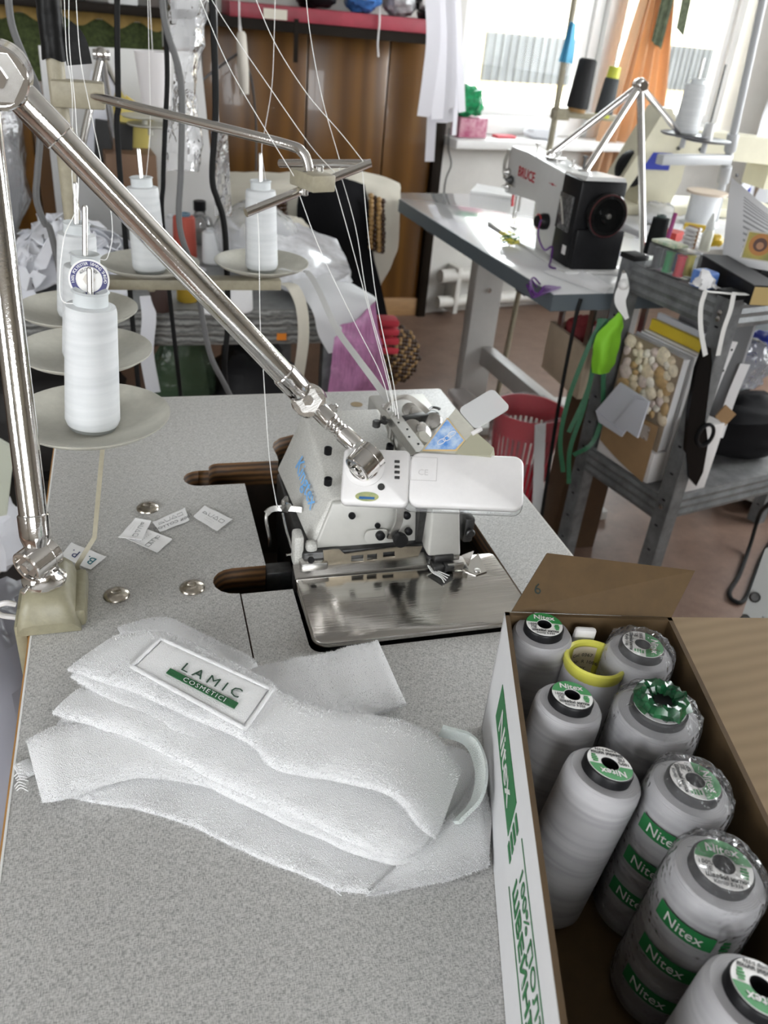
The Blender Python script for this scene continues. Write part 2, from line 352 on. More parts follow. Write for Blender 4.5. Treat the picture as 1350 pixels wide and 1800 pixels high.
# --- wooden panelling on the back wall, one board panel per piece
WOOD = wave_mat('brown_wood_veneer', (.095,.040,.007), (.155,.069,.012), 'X', 1.1, .30, 9.0, coat=.25, mapscale=(3,3,.25))
WOODD = mat('dark_wood_edge', (.012,.008,.005), .5, spec=.15)
WOODL = mat('light_wood', (.33,.19,.085), .5, var=.15, scale=20, stretch=(1,1,8))
px_ = [-2.4,-1.7,-1.0,-.35,.30,.72,1.06,1.285]
for i in range(len(px_)-1):
    MB().bounds((px_[i]+.003,3.715,.085),(px_[i+1]-.003,3.758,1.19 if px_[i] > .2 else 1.06), bevel=.003).build('panel', WOOD, wb_)
MB().bounds((1.288,3.69,0),(1.33,3.758,1.19), bevel=.002).build('panel_edge', WOODD, wb_)
struct('baseboard_back', MB().bounds((-2.4,3.70,0),(1.287,3.757,.085), bevel=.004), WOODL)
# --- the building across the yard
FAC = mat('pale_render', (.78,.74,.62), .9, var=.08, scale=.8, col2=(.62,.56,.42))
fb = thing('building', 'pale rendered building with grey barred windows across the yard outside', 'building', wall_pt(3,-1,3.3))
mb = MB(); wbox(mb,-4,10,-1,1.56,3.0,3.4); mb.build('facade', FAC, fb)
GW = mat('grey_window_glass', (.050,.053,.056), .6, spec=.1, var=.35, scale=2.5); GB = mat('grey_bar', (.040,.042,.042), .8, spec=.1); YB = mat('rusty_surround', (.55,.42,.2), .8, var=.3, scale=4)
for (s0,s1,z0,z1) in ((2.06,2.97,.82,1.165),(3.90,4.64,.835,1.185)):
    mb = MB(); wbox(mb,s0-.05,s1+.05,z0-.05,z1+.05,2.985,3.0); w = mb.build('window', YB, fb)
    n = 6
    for k in range(n):
        g = MB(); wbox(g,s0+(s1-s0)*k/n,s0+(s1-s0)*(k+1)/n-.008,z0,z1,2.96,2.984); g.build('pane', GW, w)
    for k in range(13):
        g = MB(); u = s0+(s1-s0)*k/12; wbox(g,u-.006,u+.006,z0,z1,2.93,2.945); g.build('bar', GB, w)
rf = MB(); rows = []
for i in range(2):
    rows.append([wall_pt(-4+14*k/280, 1.56+i*.9+.025*math.sin(k*1.6), 2.8+i*2.2) for k in range(281)])
rf.grid(rows, .02); rf.build('roof', mat('corrugated_roof',(.42,.44,.42),.7), fb)
struct('ground', MB().bounds((-6,3.9,-1.1),(14,14,-1.0)), mat('yard_ground',(.45,.43,.38),.95,var=.1,scale=2))
# --- radiator niche and pipes below the sill
PIPE = mat('painted_pipe', (.63,.62,.58), .5, var=.06, scale=15)
ht = thing('heating_pipes', 'cream painted heating pipes along the wall below the window', 'pipes', wall_pt(.7,0,-.05))
for z, r in ((.20,.032),(.075,.028)):
    m = MB(); m.tube([wall_pt(.03,z,-.075), wall_pt(1.6,z,-.075)], r, 12, 1); m.build('pipe', PIPE, ht)
for s_ in (.12,.75,1.4):
    m = MB(); wbox(m,s_-.012,s_+.012,.02,.24,-.105,-.001,.003); m.build('bracket', PIPE, ht)
# --- red shelf high on the wood
RED = mat('red_board', (.30,.035,.055), .45, var=.12, scale=20)
zt = Yp(580,18,3.45)[2]; zb = Yp(580,44,3.45)[2]
sh = thing('wall_shelf', 'red wall shelf with a dark underside over the wood panelling', 'shelf', (.8,3.6,zb))
MB().bounds((.38,3.43,zb),(1.22,3.715,zt), bevel=.003).build('board', RED, sh)
MB().bounds((.30,3.445,zb-.035),(1.22,3.715,zb)).build('batten', WOODD, sh)
m = MB(); a = Yp(484,25,3.426); m.box(a,(.085,.003,.032)); m.build('paper_strip', mat('cream_paper',(.75,.70,.6),.8), sh)
m = MB(); a = Yp(520,38,3.44); m.bounds((a[0]-.008,3.425,a[2]-.13),(a[0]+.008,3.43,zb+.01)); m.build('strap', WOODD, sh)
FILM = clear_mat('clear_film', (.98,.985,.99), .30, .16, .14, bump=.7, bscale=60)
def bag_blob(name, c, size, material, label, cat, seed, group=None, squash=1.0, n=20, crinkle=.18):
    m = MB(); rows = []
    for i in range(n+1):
        th = PI*i/n; row = []
        for k in range(n+1):
            ph = 2*PI*(k % n)/n; d = V3(math.sin(th)*math.cos(ph), math.sin(th)*math.sin(ph), math.cos(th))
            q = np.sign(d)*np.abs(d)**.75
            f = 1+crinkle*fbm(d, 2.2, seed, 4); z = q[2]*size[2]/2*f
            row.append(np.asarray(c)+V3(q[0]*size[0]/2*f, q[1]*size[1]/2*f, max(z,-size[2]/2)))
        rows.append(row)
    m.grid(rows); o = m.build(name, material, None, smooth=28); origin_to(o, (c[0],c[1],c[2]-size[2]/2)); return tag(o, label, cat, group)
SH = zt
bag_blob('plastic_bag', (.71,3.56,SH+.09), (.17,.2,.18), mat('black_bag',(.008,.008,.009),.3,spec=.2), 'black crumpled bag on the red wall shelf', 'bag', 1)
bag_blob('plastic_bag', (.885,3.56,SH+.075), (.14,.2,.15), mat('blue_bag',(.05,.16,.42),.25,var=.4,scale=25), 'shiny blue crumpled bag on the red wall shelf', 'bag', 2)
bag_blob('plastic_bag', (1.035,3.56,SH+.075), (.12,.2,.15), mat('grey_bag',(.42,.43,.44),.2,var=.5,scale=30), 'grey translucent crumpled bag on the red wall shelf', 'bag', 3)
pk = thing('wrapped_packages', 'heap of black and white wrapped packages at the red shelf end', 'packages', (1.155,3.55,SH))
for i in range(6):
    MB().box((1.14+.035*(i%2),3.50+.03*(i%3),SH+.02+.028*(i//2)),(.055,.14,.026),rot=(0,(.3 if i%2 else -.35),.5*i),bevel=.004).build('package', WHITEP if i%2 else BLACK, pk)
# darker open shelf at the left with boxes
ds = thing('wall_shelf', 'dark wall shelf above the patterned green cloth', 'shelf', (-.4,3.6,1.19)); 
MB().bounds((-1.3,3.46,1.16),(.30,3.715,1.19), bevel=.003).build('board', WOODD, ds)
for k,(x,w,h,c,lb) in enumerate(((.02,.10,.13,(.7,.7,.7),'white carton'),(.14,.07,.12,(.12,.10,.09),'dark brown carton'),(.235,.08,.12,(.62,.62,.6),'pale grey carton'),(-.30,.14,.12,(.25,.02,.03),'dark red carton'),(-.16,.10,.10,(.05,.05,.05),'black carton'),(-.55,.2,.11,(.03,.03,.035),'wide black carton'))):
    m = MB(); m.bounds((x-w/2,3.50,1.191),(x+w/2,3.66,1.19+h),bevel=.004); m.box((x,3.498,1.19+h*.55),(w*.7,.002,h*.3)); tag(origin_to(m.build('carton', mat('carton%d'%k,c,.6)),(x,3.58,1.191)), lb+' on the dark wall shelf', 'carton', 'cartons on the dark shelf')
# patterned cloth pinned below that shelf: yellow scalloped border over green
gc = thing('wall_cloth', 'green patterned cloth with a scalloped yellow border pinned on the wall', 'cloth', (-.6,3.70,.9))
GRN = mat('green_pattern', (.055,.075,.022), .9, var=.5, scale=70); YEL = mat('ochre_cloth', (.42,.28,.09), .9, var=.15, scale=20)
xl = Yp(0,60,3.68)[0]-.5; xr = Yp(285,70,3.68)[0]; ztop = 1.158; zmid = Yp(150,38,3.68)[2]; zlow = Yp(150,95,3.68)[2]-.1
rows = [[V3(xl+(xr-xl)*k/80, 3.69+.008*math.sin(k*.7)+j*.0, zlow+(zmid+.01-zlow)*j/6) for k in range(81)] for j in range(7)]
MB().grid(rows,.004).build('field', GRN, gc)
rows = []
for j in range(5):
    rows.append([V3(xl+(xr-xl)*k/80, 3.682+.008*math.sin(k*.7), (ztop) - (ztop-(zmid+.014*math.sin(k*.62)))*j/4) for k in range(81)])
MB().grid(rows,.004).build('scalloped_border', YEL, gc)
# ================================================================== MAIN SEWING TABLE
TZ = .76
def laminate():
    m = bpy.data.materials.new('grey_linen_laminate'); m.use_nodes = True; N = m.node_tree.nodes; L = m.node_tree.links; b = N['Principled BSDF']
    tc = N.new('ShaderNodeTexCoord'); outs = []
    for sc in ((330,1500,400),(1500,330,400),(150,180,50)):
        mp = N.new('ShaderNodeMapping'); mp.inputs['Scale'].default_value = sc; L.new(tc.outputs['Object'], mp.inputs[0])
        n = N.new('ShaderNodeTexNoise'); n.inputs['Scale'].default_value = 1; n.inputs['Detail'].default_value = 2; L.new(mp.outputs[0], n.inputs['Vector']); outs.append(n.outputs['Fac'])
    a = N.new('ShaderNodeMath'); a.operation = 'ADD'; L.new(outs[0], a.inputs[0]); L.new(outs[1], a.inputs[1])
    a2 = N.new('ShaderNodeMath'); a2.operation = 'MULTIPLY_ADD'; a2.inputs[1].default_value = .30; L.new(outs[2], a2.inputs[0]); L.new(a.outputs[0], a2.inputs[2])
    r = N.new('ShaderNodeValToRGB'); L.new(a2.outputs[0], r.inputs[0]); mr = N.new('ShaderNodeMapRange'); mr.inputs['From Min'].default_value = .85; mr.inputs['From Max'].default_value = 1.42
    L.new(a2.outputs[0], mr.inputs[0]); L.new(mr.outputs[0], r.inputs[0])
    e = r.color_ramp.elements; e[0].position = .12; e[0].color = (.265,.263,.254,1); e[1].position = .80; e[1].color = (.59,.585,.565,1)
    L.new(r.outputs[0], b.inputs['Base Color']); b.inputs['Roughness'].default_value = .33; b.inputs['Specular IOR Level'].default_value = .62
    bp = N.new('ShaderNodeBump'); bp.inputs['Strength'].default_value = .12; bp.inputs['Distance'].default_value = .0006; L.new(a2.outputs[0], bp.inputs['Height']); L.new(bp.outputs[0], b.inputs['Normal']); return m
LAM = laminate()
PLY = wave_mat('plywood_edge', (.028,.013,.004), (.14,.066,.02), 'Z', 42, .6, 1.2)
EDGEW = mat('orange_wood_edge', (.42,.22,.07), .55, var=.12, scale=40)
tab = thing('sewing_table', 'grey laminate sewing table with cutouts around the sunken overlock machine', 'table', (.165,.57,0))
TX0, TX1, TY0, TY1 = -.112, .442, .02, 1.1225
notch = [(.357,.93),(.335,.978),(.30,.99),(.20,.990),(.185,.987),(.168,.980),(.158,.968),(.1545,.955),(.1565,.93),(.156,.9175)]
hole = [(.075,.400),(.357,.400)]+notch+[(.085,.9185)]+arc2(.080,.9065,.012,90,180,5)+[(.068,.9025),(.056,.9025)]+arc2(.055,.884,.0185,90,270,8)+[(.107,.865),(.107,.694)]+arc2(.073,.6725,.0215,90,270,8)+[(.075,.651)]
me = plate2d([(TX0,TY0),(TX1,TY0),(TX1,TY1),(TX0,TY1)], [hole], TZ-.034, TZ)
for p in me.polygons: p.material_index = 0 if abs(p.normal.z) > .5 else 1
top = mesh_obj('tabletop', me, [LAM, PLY], tab)
for p in me.polygons: p.material_index = 0 if abs(p.normal.z) > .5 else 1
ins = [(.0765,.4015),(.3555,.4015),(.3555,.5525)]+arc2(.1395,.5645,.012,270,180,4)+[(.1275,.650),(.0765,.650)]
me = plate2d(ins, [], TZ-.030, TZ-.0002); o = mesh_obj('insert_panel', me, [LAM, PLY], tab)
for p in me.polygons: p.material_index = 0 if abs(p.normal.z) > .5 else 1
MB().bounds((TX0-.003,TY0,TZ-.034),(TX0,TY1,TZ-.0015)).build('edge_strip', EDGEW, tab)
MB().bounds((TX0-.0012,TY0,TZ-.0015),(TX0+.0004,TY1,TZ+.0003)).build('edge_lip', mat('white_edge',(.8,.8,.78),.4), tab)
MB().bounds((TX1,TY0,TZ-.034),(TX1+.002,TY1,TZ)).build('edge_strip', mat('pale_edge',(.6,.58,.55),.5), tab)
MB().bounds((TX0,TY1,TZ-.034),(TX1,TY1+.002,TZ)).build('edge_strip', MATS['pale_edge'], tab)
tr = MB(); X0,X1,Y0,Y1,ZB = .03,.375,.54,1.0,.56
tr.bounds((X0,Y0,ZB),(X1,Y1,ZB+.003)); tr.bounds((X0,Y0,ZB),(X0+.003,Y1,TZ-.0345)); tr.bounds((X1-.003,Y0,ZB),(X1,Y1,TZ-.0345)); tr.bounds((X0,Y0,ZB),(X1,Y0+.003,TZ-.0345)); tr.bounds((X0,Y1-.003,ZB),(X1,Y1,TZ-.0345))
tr.build('machine_tray', mat('oily_tray',(.06,.045,.035),.45,var=.3,scale=20), tab)
GAL = mat('grey_steel_paint', (.30,.31,.31), .5, var=.08, scale=30)
for y in (.12,1.02):
    for x in (-.03,.36):
        MB().bounds((x-.02,y-.02,.03),(x+.02,y+.02,TZ-.034),bevel=.003).build('leg', GAL, tab)
    MB().bounds((-.08,y-.025,0),(.41,y+.025,.03),bevel=.004).build('foot', GAL, tab)
MB().bounds((.15,.14,.10),(.18,1.0,.15),bevel=.003).build('crossbar', GAL, tab)
# small knot hole in the back of the top
a = Zp(627,711,TZ); MB().lathe([(.0001,0),(.0085,.0002),(.009,.0006)],20,(a[0],a[1],TZ-.0003)).build('worn_spot', mat('worn_wood',(.30,.22,.12),.7), tab)

# ================================================================== domed caps, care labels
CAPM = mat('aged_nickel', (.47,.43,.37), .24, 1.0, var=.18, scale=140)
cap_pos = [(205,1047,'bigger'),(338,1034,''),(260,894,'')]
capl = ['domed nickel button lying beside the beige lamp clamp','domed nickel button lying near the round-ended table slot','domed nickel button lying beside the white care labels']
for (x,y,_), lb in zip(cap_pos, capl):
    p = Zp(x,y,TZ); m = MB(); r = .0125
    m.lathe([(.0100,0),(r,.0006),(r,.0012),(r*.86,.0030),(r*.6,.0046),(r*.36,.0053),(r*.33,.0050),(r*.14,.0046),(.0003,.0045)],32,(p[0],p[1],TZ),cap=(True,True))
    o = m.build('domed_button', CAPM, None, smooth=50); origin_to(o,(p[0],p[1],TZ)); tag(o, lb, 'button', 'domed buttons on the table')
SATIN = mat('white_satin', (.84,.84,.84), .45, var=.03, scale=200)
INKG = mat('grey_ink', (.16,.16,.17), .7); INKT = mat('teal_ink', (.02,.16,.20), .6); INKN = mat('navy_ink', (.03,.05,.16), .6)
def care_label(quad, lb, z0=TZ, curl=.006, marks='icons', flip=1):
    """quad: four corner pixels on the table, read as bl, br, tr, tl of the print"""
    P = [Zp(x,y,z0) for x,y in quad]; c = sum(P)/4; t = thing('care_label', lb, 'label', (c[0],c[1],z0), 'care labels on the table')
    n = 14; rows = []
    def S(u, v):
        q = P[0]*(1-u)*(1-v)+P[1]*u*(1-v)+P[2]*u*v+P[3]*(1-u)*v
        h = curl*((abs(2*u-1))**2.2)*.35 + curl*.6*math.sin(PI*min(1,max(0,(u if flip > 0 else 1-u))))**2*.5 + .0006
        return q+V3(0,0,h)
    for i in range(n+1): rows.append([S(k/n, i/n) for k in range(n+1)])
    MB().grid(rows,.0004).build('ribbon', SATIN, t, smooth=60)
    uu = nrm(P[1]-P[0]); vv = nrm(P[3]-P[0]); W = np.linalg.norm(P[1]-P[0]); H = np.linalg.norm(P[3]-P[0])
    def bend(cx, cy, s):
        def f(x, y, z):
            u = cx+x/W; v = cy+y/H; q = S(u, v); return q+V3(0,0,.0005+z)
        return f
    def ic(shape, u, v, s):
        m = MB()
        pts = {'tub':[(-1,1),(-.75,-1),(.75,-1),(1,1)],'sq':[(-.9,-.9),(.9,-.9),(.9,.9),(-.9,.9),(-.9,-.9)],'tri':[(-1,-.9),(1,-.9),(0,1),(-1,-.9)],'x':[(-1,-1),(1,1)],'iron':[(-1,-.8),(1,-.8),(.8,.3),(-.2,.3),(-1,-.8)]}[shape]
        m.tube([S(u+a*s/W, v+b*s/H)+V3(0,0,.0004) for a,b in pts], .00022, 4, 1); m.build('care_symbol', INKG, t)
    if marks == 'icons':
        for k, sh_ in enumerate(('sq','tri','tub','iron')): ic(sh_, .2+.2*k, .62, min(W,H)*.11)
        for k in range(2): lettering('care wash' if 0 else '· · · · · ·', H*.14, None, (1,0,0), (0,1,0), INKG, t, 'print', bend=bend(.5,.36-.15*k,1), depth=.0001)
    elif marks == 'cotton':
        for k, sh_ in enumerate(('sq','tri','tub','iron')): ic(sh_, .2+.2*k, .68, min(W,H)*.12)
        lettering('100% COTTON', H*.26, None, (1,0,0), (0,1,0), INKG, t, 'print', bend=bend(.5,.26,1), depth=.0001)
    elif marks == 'bp':
        lettering('B.', H*.62, None, (1,0,0), (0,1,0), INKT, t, 'print', bend=bend(.24,.52,1), depth=.0001)
        lettering('P.', H*.62, None, (1,0,0), (0,1,0), INKN, t, 'print', bend=bend(.72,.52,1), depth=.0001)
    return t
care_label([(250,915),(269,921),(243,952),(208,947)][::1] if 0 else [(208,948),(238,914),(266,919),(250,952)], 'white care label with symbols, overlapping the label below it', TZ+.0022)
care_label([(302,955),(225,948),(247,933),(300,930)] if 0 else [(222,950),(252,931),(303,951),(276,975)][::1], 'white care label with symbols, lying half under another label', marks='icons')
care_label([(333,918),(281,938),(268,921),(325,896)], 'white care label reading cotton, curled between two other labels', marks='cotton')
care_label([(382,937),(340,911),(360,892),(409,916)], 'white care label with symbols, lying nearest the sunken machine', marks='icons')
care_label([(188,980),(124,957),(105,982),(158,1006)] if 0 else [(188,982),(126,957),(107,981),(160,1005)][0:1]+[(126,957)]+[(107,981),(160,1005)], 'white woven label with blue initials beside the beige lamp clamp', marks='bp')

# ================================================================== ARM LAMP
lamp = thing('arm_lamp', 'chrome arm lamp with white flat head clamped to the grey table', 'lamp', (-.09,.645,TZ))
CLAMPM = mat('olive_beige_enamel', (.27,.25,.17), .42, var=.10, scale=110, bump=.12, bscale=180)
# clamp: a humped body that tapers, with a flange on its right
bx0,bx1,by0,by1 = -.121,-.073,.618,.690
hump = [(-.027,0),(.027,0),(.026,.012),(.021,.030),(.013,.037),(-.013,.037),(-.021,.031),(-.026,.012)]
m = MB(); rows = []
for (yy,sx,sz) in ((by0,1.0,.28),(by0+.004,1.0,.72),(by0+.012,.98,.95),(by0+.03,.96,1.0),(by1-.012,.93,1.0),(by1-.003,.92,.95),(by1,.9,.7)):
    rows.append([V3(-.097+a*sx, yy, TZ+.0005+b*sz) for a,b in hump+[hump[0]]])
m.grid(rows); m.add(rows[0][:-1],[tuple(range(8))]); m.add(rows[-1][:-1],[tuple(range(7,-1,-1))])
m.build('clamp_body', CLAMPM, lamp, smooth=60)
m = MB(); m.box((-.071,.656,TZ+.010),(.012,.066,.019),bevel=.004); m.build('clamp_flange', CLAMPM, lamp)
m = MB(); m.bounds((-.127,.625,TZ-.055),(-.1165,.685,TZ+.006),bevel=.003); m.bounds((-.127,.625,TZ-.062),(-.08,.685,TZ-.052),bevel=.003); m.build('clamp_jaw', CLAMPM, lamp)
m = MB(); m.tube([(-.128,.652,TZ-.004),(-.140,.650,TZ+.002),(-.144,.648,TZ+.012),(-.134,.646,TZ+.018),(-.126,.648,TZ+.014)],.0026,8,5); m.build('cord_hook', WHITEP, lamp)
m = MB(); m.ccyl((-.10,.655,TZ-.075),(-.10,.655,TZ-.061),.008); m.cyl((-.10,.655,TZ-.09),(-.10,.655,TZ-.075),.004); m.build('clamp_screw', STEEL, lamp)
PB = V3(-.0985,.648,.797)
m = MB(); m.lathe([(.0185,0),(.019,.0015),(.019,.004),(.0165,.006),(.0135,.012),(.011,.013)],36,PB); m.build('swivel_collar', CHROME, lamp)
m = MB(); m.cyl(PB+V3(-.012,-.0145,.006),PB+V3(-.016,-.021,.004),.0022); m.build('set_screw', CHROME, lamp)
JB = V3(-.1005,.6475,.822); JAX = nrm(V3(-.62,-.72,-.1))     # axis of the lower knuckle, flat side to the lower left
def knuckle(o, ax, r, h, name, nut_h=.004):
    ax = nrm(ax); k = MB(); a = o-ax*h/2
    k.lathe([(r-.0015,0),(r,.0012),(r,h*.30),(r-.0006,h*.31),(r-.0006,h*.33),(r,h*.34),(r,h-.0012),(r-.0012,h),(r-.0032,h),(r-.0032,h-.0035),(.0001,h-.0035)],36,a,ax)
    kk = k.build(name, CHROME, lamp)
    s = MB(); star = [((r-.0042 if i % 2 == 0 else r-.0066)*math.cos(PI*i/6),(r-.0042 if i % 2 == 0 else r-.0066)*math.sin(PI*i/6)) for i in range(12)]
    x_, y_, _ = frame_from(ax); s.prism(star, a+ax*(h-.0034), x_, y_, ax, .0016); s.build('star_washer', STEEL, kk)
    n_ = MB(); hexa_ = [(r*.33*math.cos(PI*i/3),r*.33*math.sin(PI*i/3)) for i in range(6)]; n_.prism(hexa_, a+ax*(h-.002), x_, y_, ax, nut_h); n_.build('hex_nut', CHROME, kk)
    d_ = MB(); d_.lathe([(r*.36,0),(r*.30,.002),(.0001,.0024)],20,a-ax*.002 if False else a, -ax); d_.build('end_cap', CHROME, kk)
    return kk
knuckle(JB, JAX, .0155, .030, 'lower_knuckle')
m = MB(); m.lathe([(.0125,0),(.010,.006),(.0095,.012)],28,PB+V3(0,0,.010)); m.build('knuckle_neck', CHROME, lamp)
PT = Dp(-34,140,.800); dirp = nrm(PT-JB)
m = MB(); m.lathe([(.0095,0),(.0128,.010),(.0134,.014),(.0134,.031),(.0126,.032)],32,JB+dirp*.008,dirp); m.build('lower_socket', CHROME, lamp)
m = MB(); m.cyl(JB+dirp*.030, PT-dirp*.012, .0118, n=40); m.build('upright_tube', CHROME, lamp)
UE = Dp(0,130,.790); LE = Dp(544,705,.858); dira = nrm(LE-UE)
m = MB(); m.sphere(PT,.020,28,18,(1,.8,1)); m.cyl(PT,UE,.016); m.build('elbow', CHROME, lamp)
knuckle(UE+V3(0,-.006,0), nrm(V3(-.02,-.9,-.05)), .0235, .034, 'upper_knuckle')
m = MB(); m.lathe([(.012,0),(.0132,.006),(.0136,.042),(.0126,.043)],32,UE+dira*.016,dira); m.build('upper_socket', CHROME, lamp)
m = MB(); m.cyl(UE+dira*.05, LE-dira*.028, .0116, n=40); m.build('diagonal_tube', CHROME, lamp)
m = MB(); m.lathe([(.0124,0),(.0132,.001),(.0132,.026),(.0105,.030)],32,LE-dira*.041,dira); m.build('end_socket', CHROME, lamp)
vdir = nrm(CAMP-LE)
knuckle(LE, nrm(vdir+V3(-.10,.0,.05)), .0178, .026, 'elbow_knuckle')
SW = Dp(643,800,.824); dn = nrm(SW-LE)
m = MB(); m.lathe([(.0095,0),(.0098,.001),(.0098,.018),(.0088,.019)],28,LE+dn*.017,dn); m.build('neck_sleeve', CHROME, lamp)
m = MB(); a_ = LE+dn*.036; L_ = np.linalg.norm(SW-LE)-.036-.030
for k in range(4): m.lathe([(.0070,0),(.0086,L_*.08),(.0086,L_*.16),(.0070,L_*.24)],24,a_+dn*(L_*k/4),dn)
m.build('neck_spring', CHROME, lamp)
m = MB(); m.lathe([(.0086,0),(.0096,.001),(.0096,.020),(.0085,.022)],28,SW-dn*.034,dn); m.build('neck_sleeve', CHROME, lamp)
m = MB(); b_ = LE+dn*.024; x_,y_,z_ = frame_from(dn, V3(1,0,.4)); m.box(b_+x_*.0105,(.006,.0055,.010),axes=(x_,y_,z_),bevel=.001); m.ccyl(b_+x_*.012,b_+x_*.017,.0026); m.build('thumb_screw', CHROME, lamp)
# head: flat rounded panel
HC = Dp(760,842,.808); hu = Dp(922,846,.814)-Dp(598,832,.814); HL = np.linalg.norm(hu)*.985; hu = nrm(hu)
hn = nrm(nrm(CAMP-HC)*.92+V3(0,0,.42)); hn = nrm(hn-hu*(hn@hu)); hv = np.cross(hn, hu)
HH = .0575
def on_head(px, py, lift=0.0):
    d = ray(px,py); o_ = HC+hn*lift; t = ((o_-CAMP)@hn)/(d@hn); return CAMP+d*t
def head_slab(u0,u1,v0,v1,w0,w1,r,material,name,bev=.002):
    oc = rrect(u0,v0,u1,v1,r,6); m = MB(); inn = rrect(u0+bev,v0+bev,u1-bev,v1-bev,max(.0005,r-bev),6); n_ = len(oc)
    f = lambda L,w: [HC+hu*a+hv*b+hn*w for a,b in L]
    vs_ = f(inn,w0)+f(oc,w0+bev)+f(oc,w1-bev)+f(inn,w1); fs = [tuple(range(n_-1,-1,-1)),tuple(3*n_+i for i in range(n_))]
    for k in range(3): fs += [(k*n_+i,k*n_+(i+1)%n_,(k+1)*n_+(i+1)%n_,(k+1)*n_+i) for i in range(n_)]
    m.add(vs_,fs); return m.build(name, material, lamp, smooth=50)
hl = HL/2
head_slab(-hl,-hl+.066,-HH/2,HH/2,-.012,.0,.006,WHITEP,'head_housing')
head_slab(-hl+.0665,hl,-HH/2+.001,HH/2-.001,-.011,-.0006,.010,WHITEP,'head_panel')
head_slab(-hl+.060,hl+.0005,-HH/2-.0012,HH/2,-.017,-.0112,.010,clear_mat('clear_acrylic',(.97,.98,.98),.10,.05,.3),'diffuser_cover',.001)
oc = on_head(641,822); m = MB(); m.lathe([(.0195,0),(.0195,.0012),(.017,.002)],36,oc,hn); m.build('swivel_plate', WHITEP, lamp)
m = MB(); m.lathe([(.0150,0),(.0150,.004),(.0120,.008)],36,oc+hn*.002,hn); m.build('swivel_ring', CHROME, lamp)
knuckle(oc+hn*.019+hu*.002, nrm(hn*.15-hv*.75-hu*.62), .0150, .026, 'head_knuckle')
for k in range(4):
    p = on_head(698, 811.5+k*9.3, .0002); m = MB(); m.box(p,(.0052,.0029,.0012),axes=(hu,hv,hn),bevel=.0004); m.build('button', DARKSTEEL, lamp)
p = on_head(670,856,.0002); m = MB(); m.lathe([(.0035,-.001),(.0035,.0008),(.002,.0008),(.002,.0001),(.0001,.0001)],20,p,hn); m.build('screw', DARKSTEEL, lamp)
p = on_head(744,824,0); m = MB()
for (a,b,w,h_) in ((-.0132,0,.0005,.024),(.0132,0,.0005,.024),(0,.012,.0264,.0005),(0,-.012,.0264,.0005)): m.box(p+hu*a+hv*b,(w,h_,.0004),axes=(hu,hv,hn))
m.build('embossed_frame', mat('embossed',(.56,.545,.54),.4), lamp)
lettering('CE', .0085, p-hv*.004+hn*.0001, hu, hv, MATS['embossed'], lamp, 'embossed_mark')
p = on_head(645,873,.0003); m = MB(); m.lathe([(.0001,0),(.0115,.0001)],28,(0,0,0)); m.v = [tuple(p+hu*v[0]+hv*v[1]*.42+hn*.0002) for v in m.v]; m.build('oval_sticker', mat('green_sticker',(.42,.55,.30),.4,col2=(.75,.72,.35),scale=160), lamp)
p2 = p-hv*.0014+hn*.0003; m = MB(); m.box(p2,(.015,.0025,.0002),axes=(hu,hv,hn)); m.build('sticker_band', mat('blue_sticker',(.03,.12,.30),.5), lamp)
# ================================================================== OVERLOCK MACHINE
ov = thing('overlock_machine', 'white speckled overlock sewing machine sunk into the grey table', 'sewing machine', (.23,.74,.60))
SPECK = mat('speckled_white_enamel', (.58,.575,.54), .42, var=.0, col2=(.43,.425,.40), scale=700, bump=.25, bscale=700, detail=1.0)
SMOOTHW = mat('cream_enamel', (.47,.465,.435), .36, var=.04, scale=60)
def bev_hexa(p, bevel, seg=3):
    bm = bmesh.new(); vv = [bm.verts.new(q) for q in p]
    for f in [(3,2,1,0),(4,5,6,7),(0,1,5,4),(1,2,6,5),(2,3,7,6),(3,0,4,7)]: bm.faces.new([vv[i] for i in f])
    bmesh.ops.bevel(bm, geom=bm.edges[:]+bm.verts[:], offset=bevel, segments=seg, affect='EDGES', profile=.5); bm.verts.ensure_lookup_table(); bm.verts.index_update()
    m = MB(); m.add([v.co[:] for v in bm.verts],[[v.index for v in f.verts] for f in bm.faces]); bm.free(); return m
FY = .683
b = bev_hexa([(.149,FY,.787),(.264,FY,.785),(.270,.84,.79),(.1405,.84,.79),(.1725,FY+.012,.8325),(.262,FY+.012,.834),(.258,.838,.866),(.170,.838,.865)], .004)
b.build('body_casting', SPECK, ov)
b = bev_hexa([(.262,FY+.012,.79),(.312,FY+.012,.79),(.318,.86,.79),(.262,.86,.79),(.262,FY+.03,.838),(.300,FY+.03,.838),(.300,.845,.852),(.258,.845,.858)], .004)
b.build('rear_casting', SPECK, ov)
# smooth front cover over the casting
b = bev_hexa([(.154,FY-.004,.786),(.263,FY-.004,.783),(.263,FY+.002,.783),(.154,FY+.002,.786),(.1735,FY+.006,.8325),(.2615,FY+.006,.834),(.2615,FY+.013,.834),(.1735,FY+.013,.8325)], .002)
b.build('front_cover', SMOOTHW, ov)
b = bev_hexa([(.2685,.655,.781),(.3055,.655,.778),(.309,.70,.778),(.2685,.70,.781),(.2700,.664,.838),(.2995,.664,.838),(.300,.70,.838),(.2700,.70,.838)], .003)
rc = b.build('right_cover', SMOOTHW, ov)
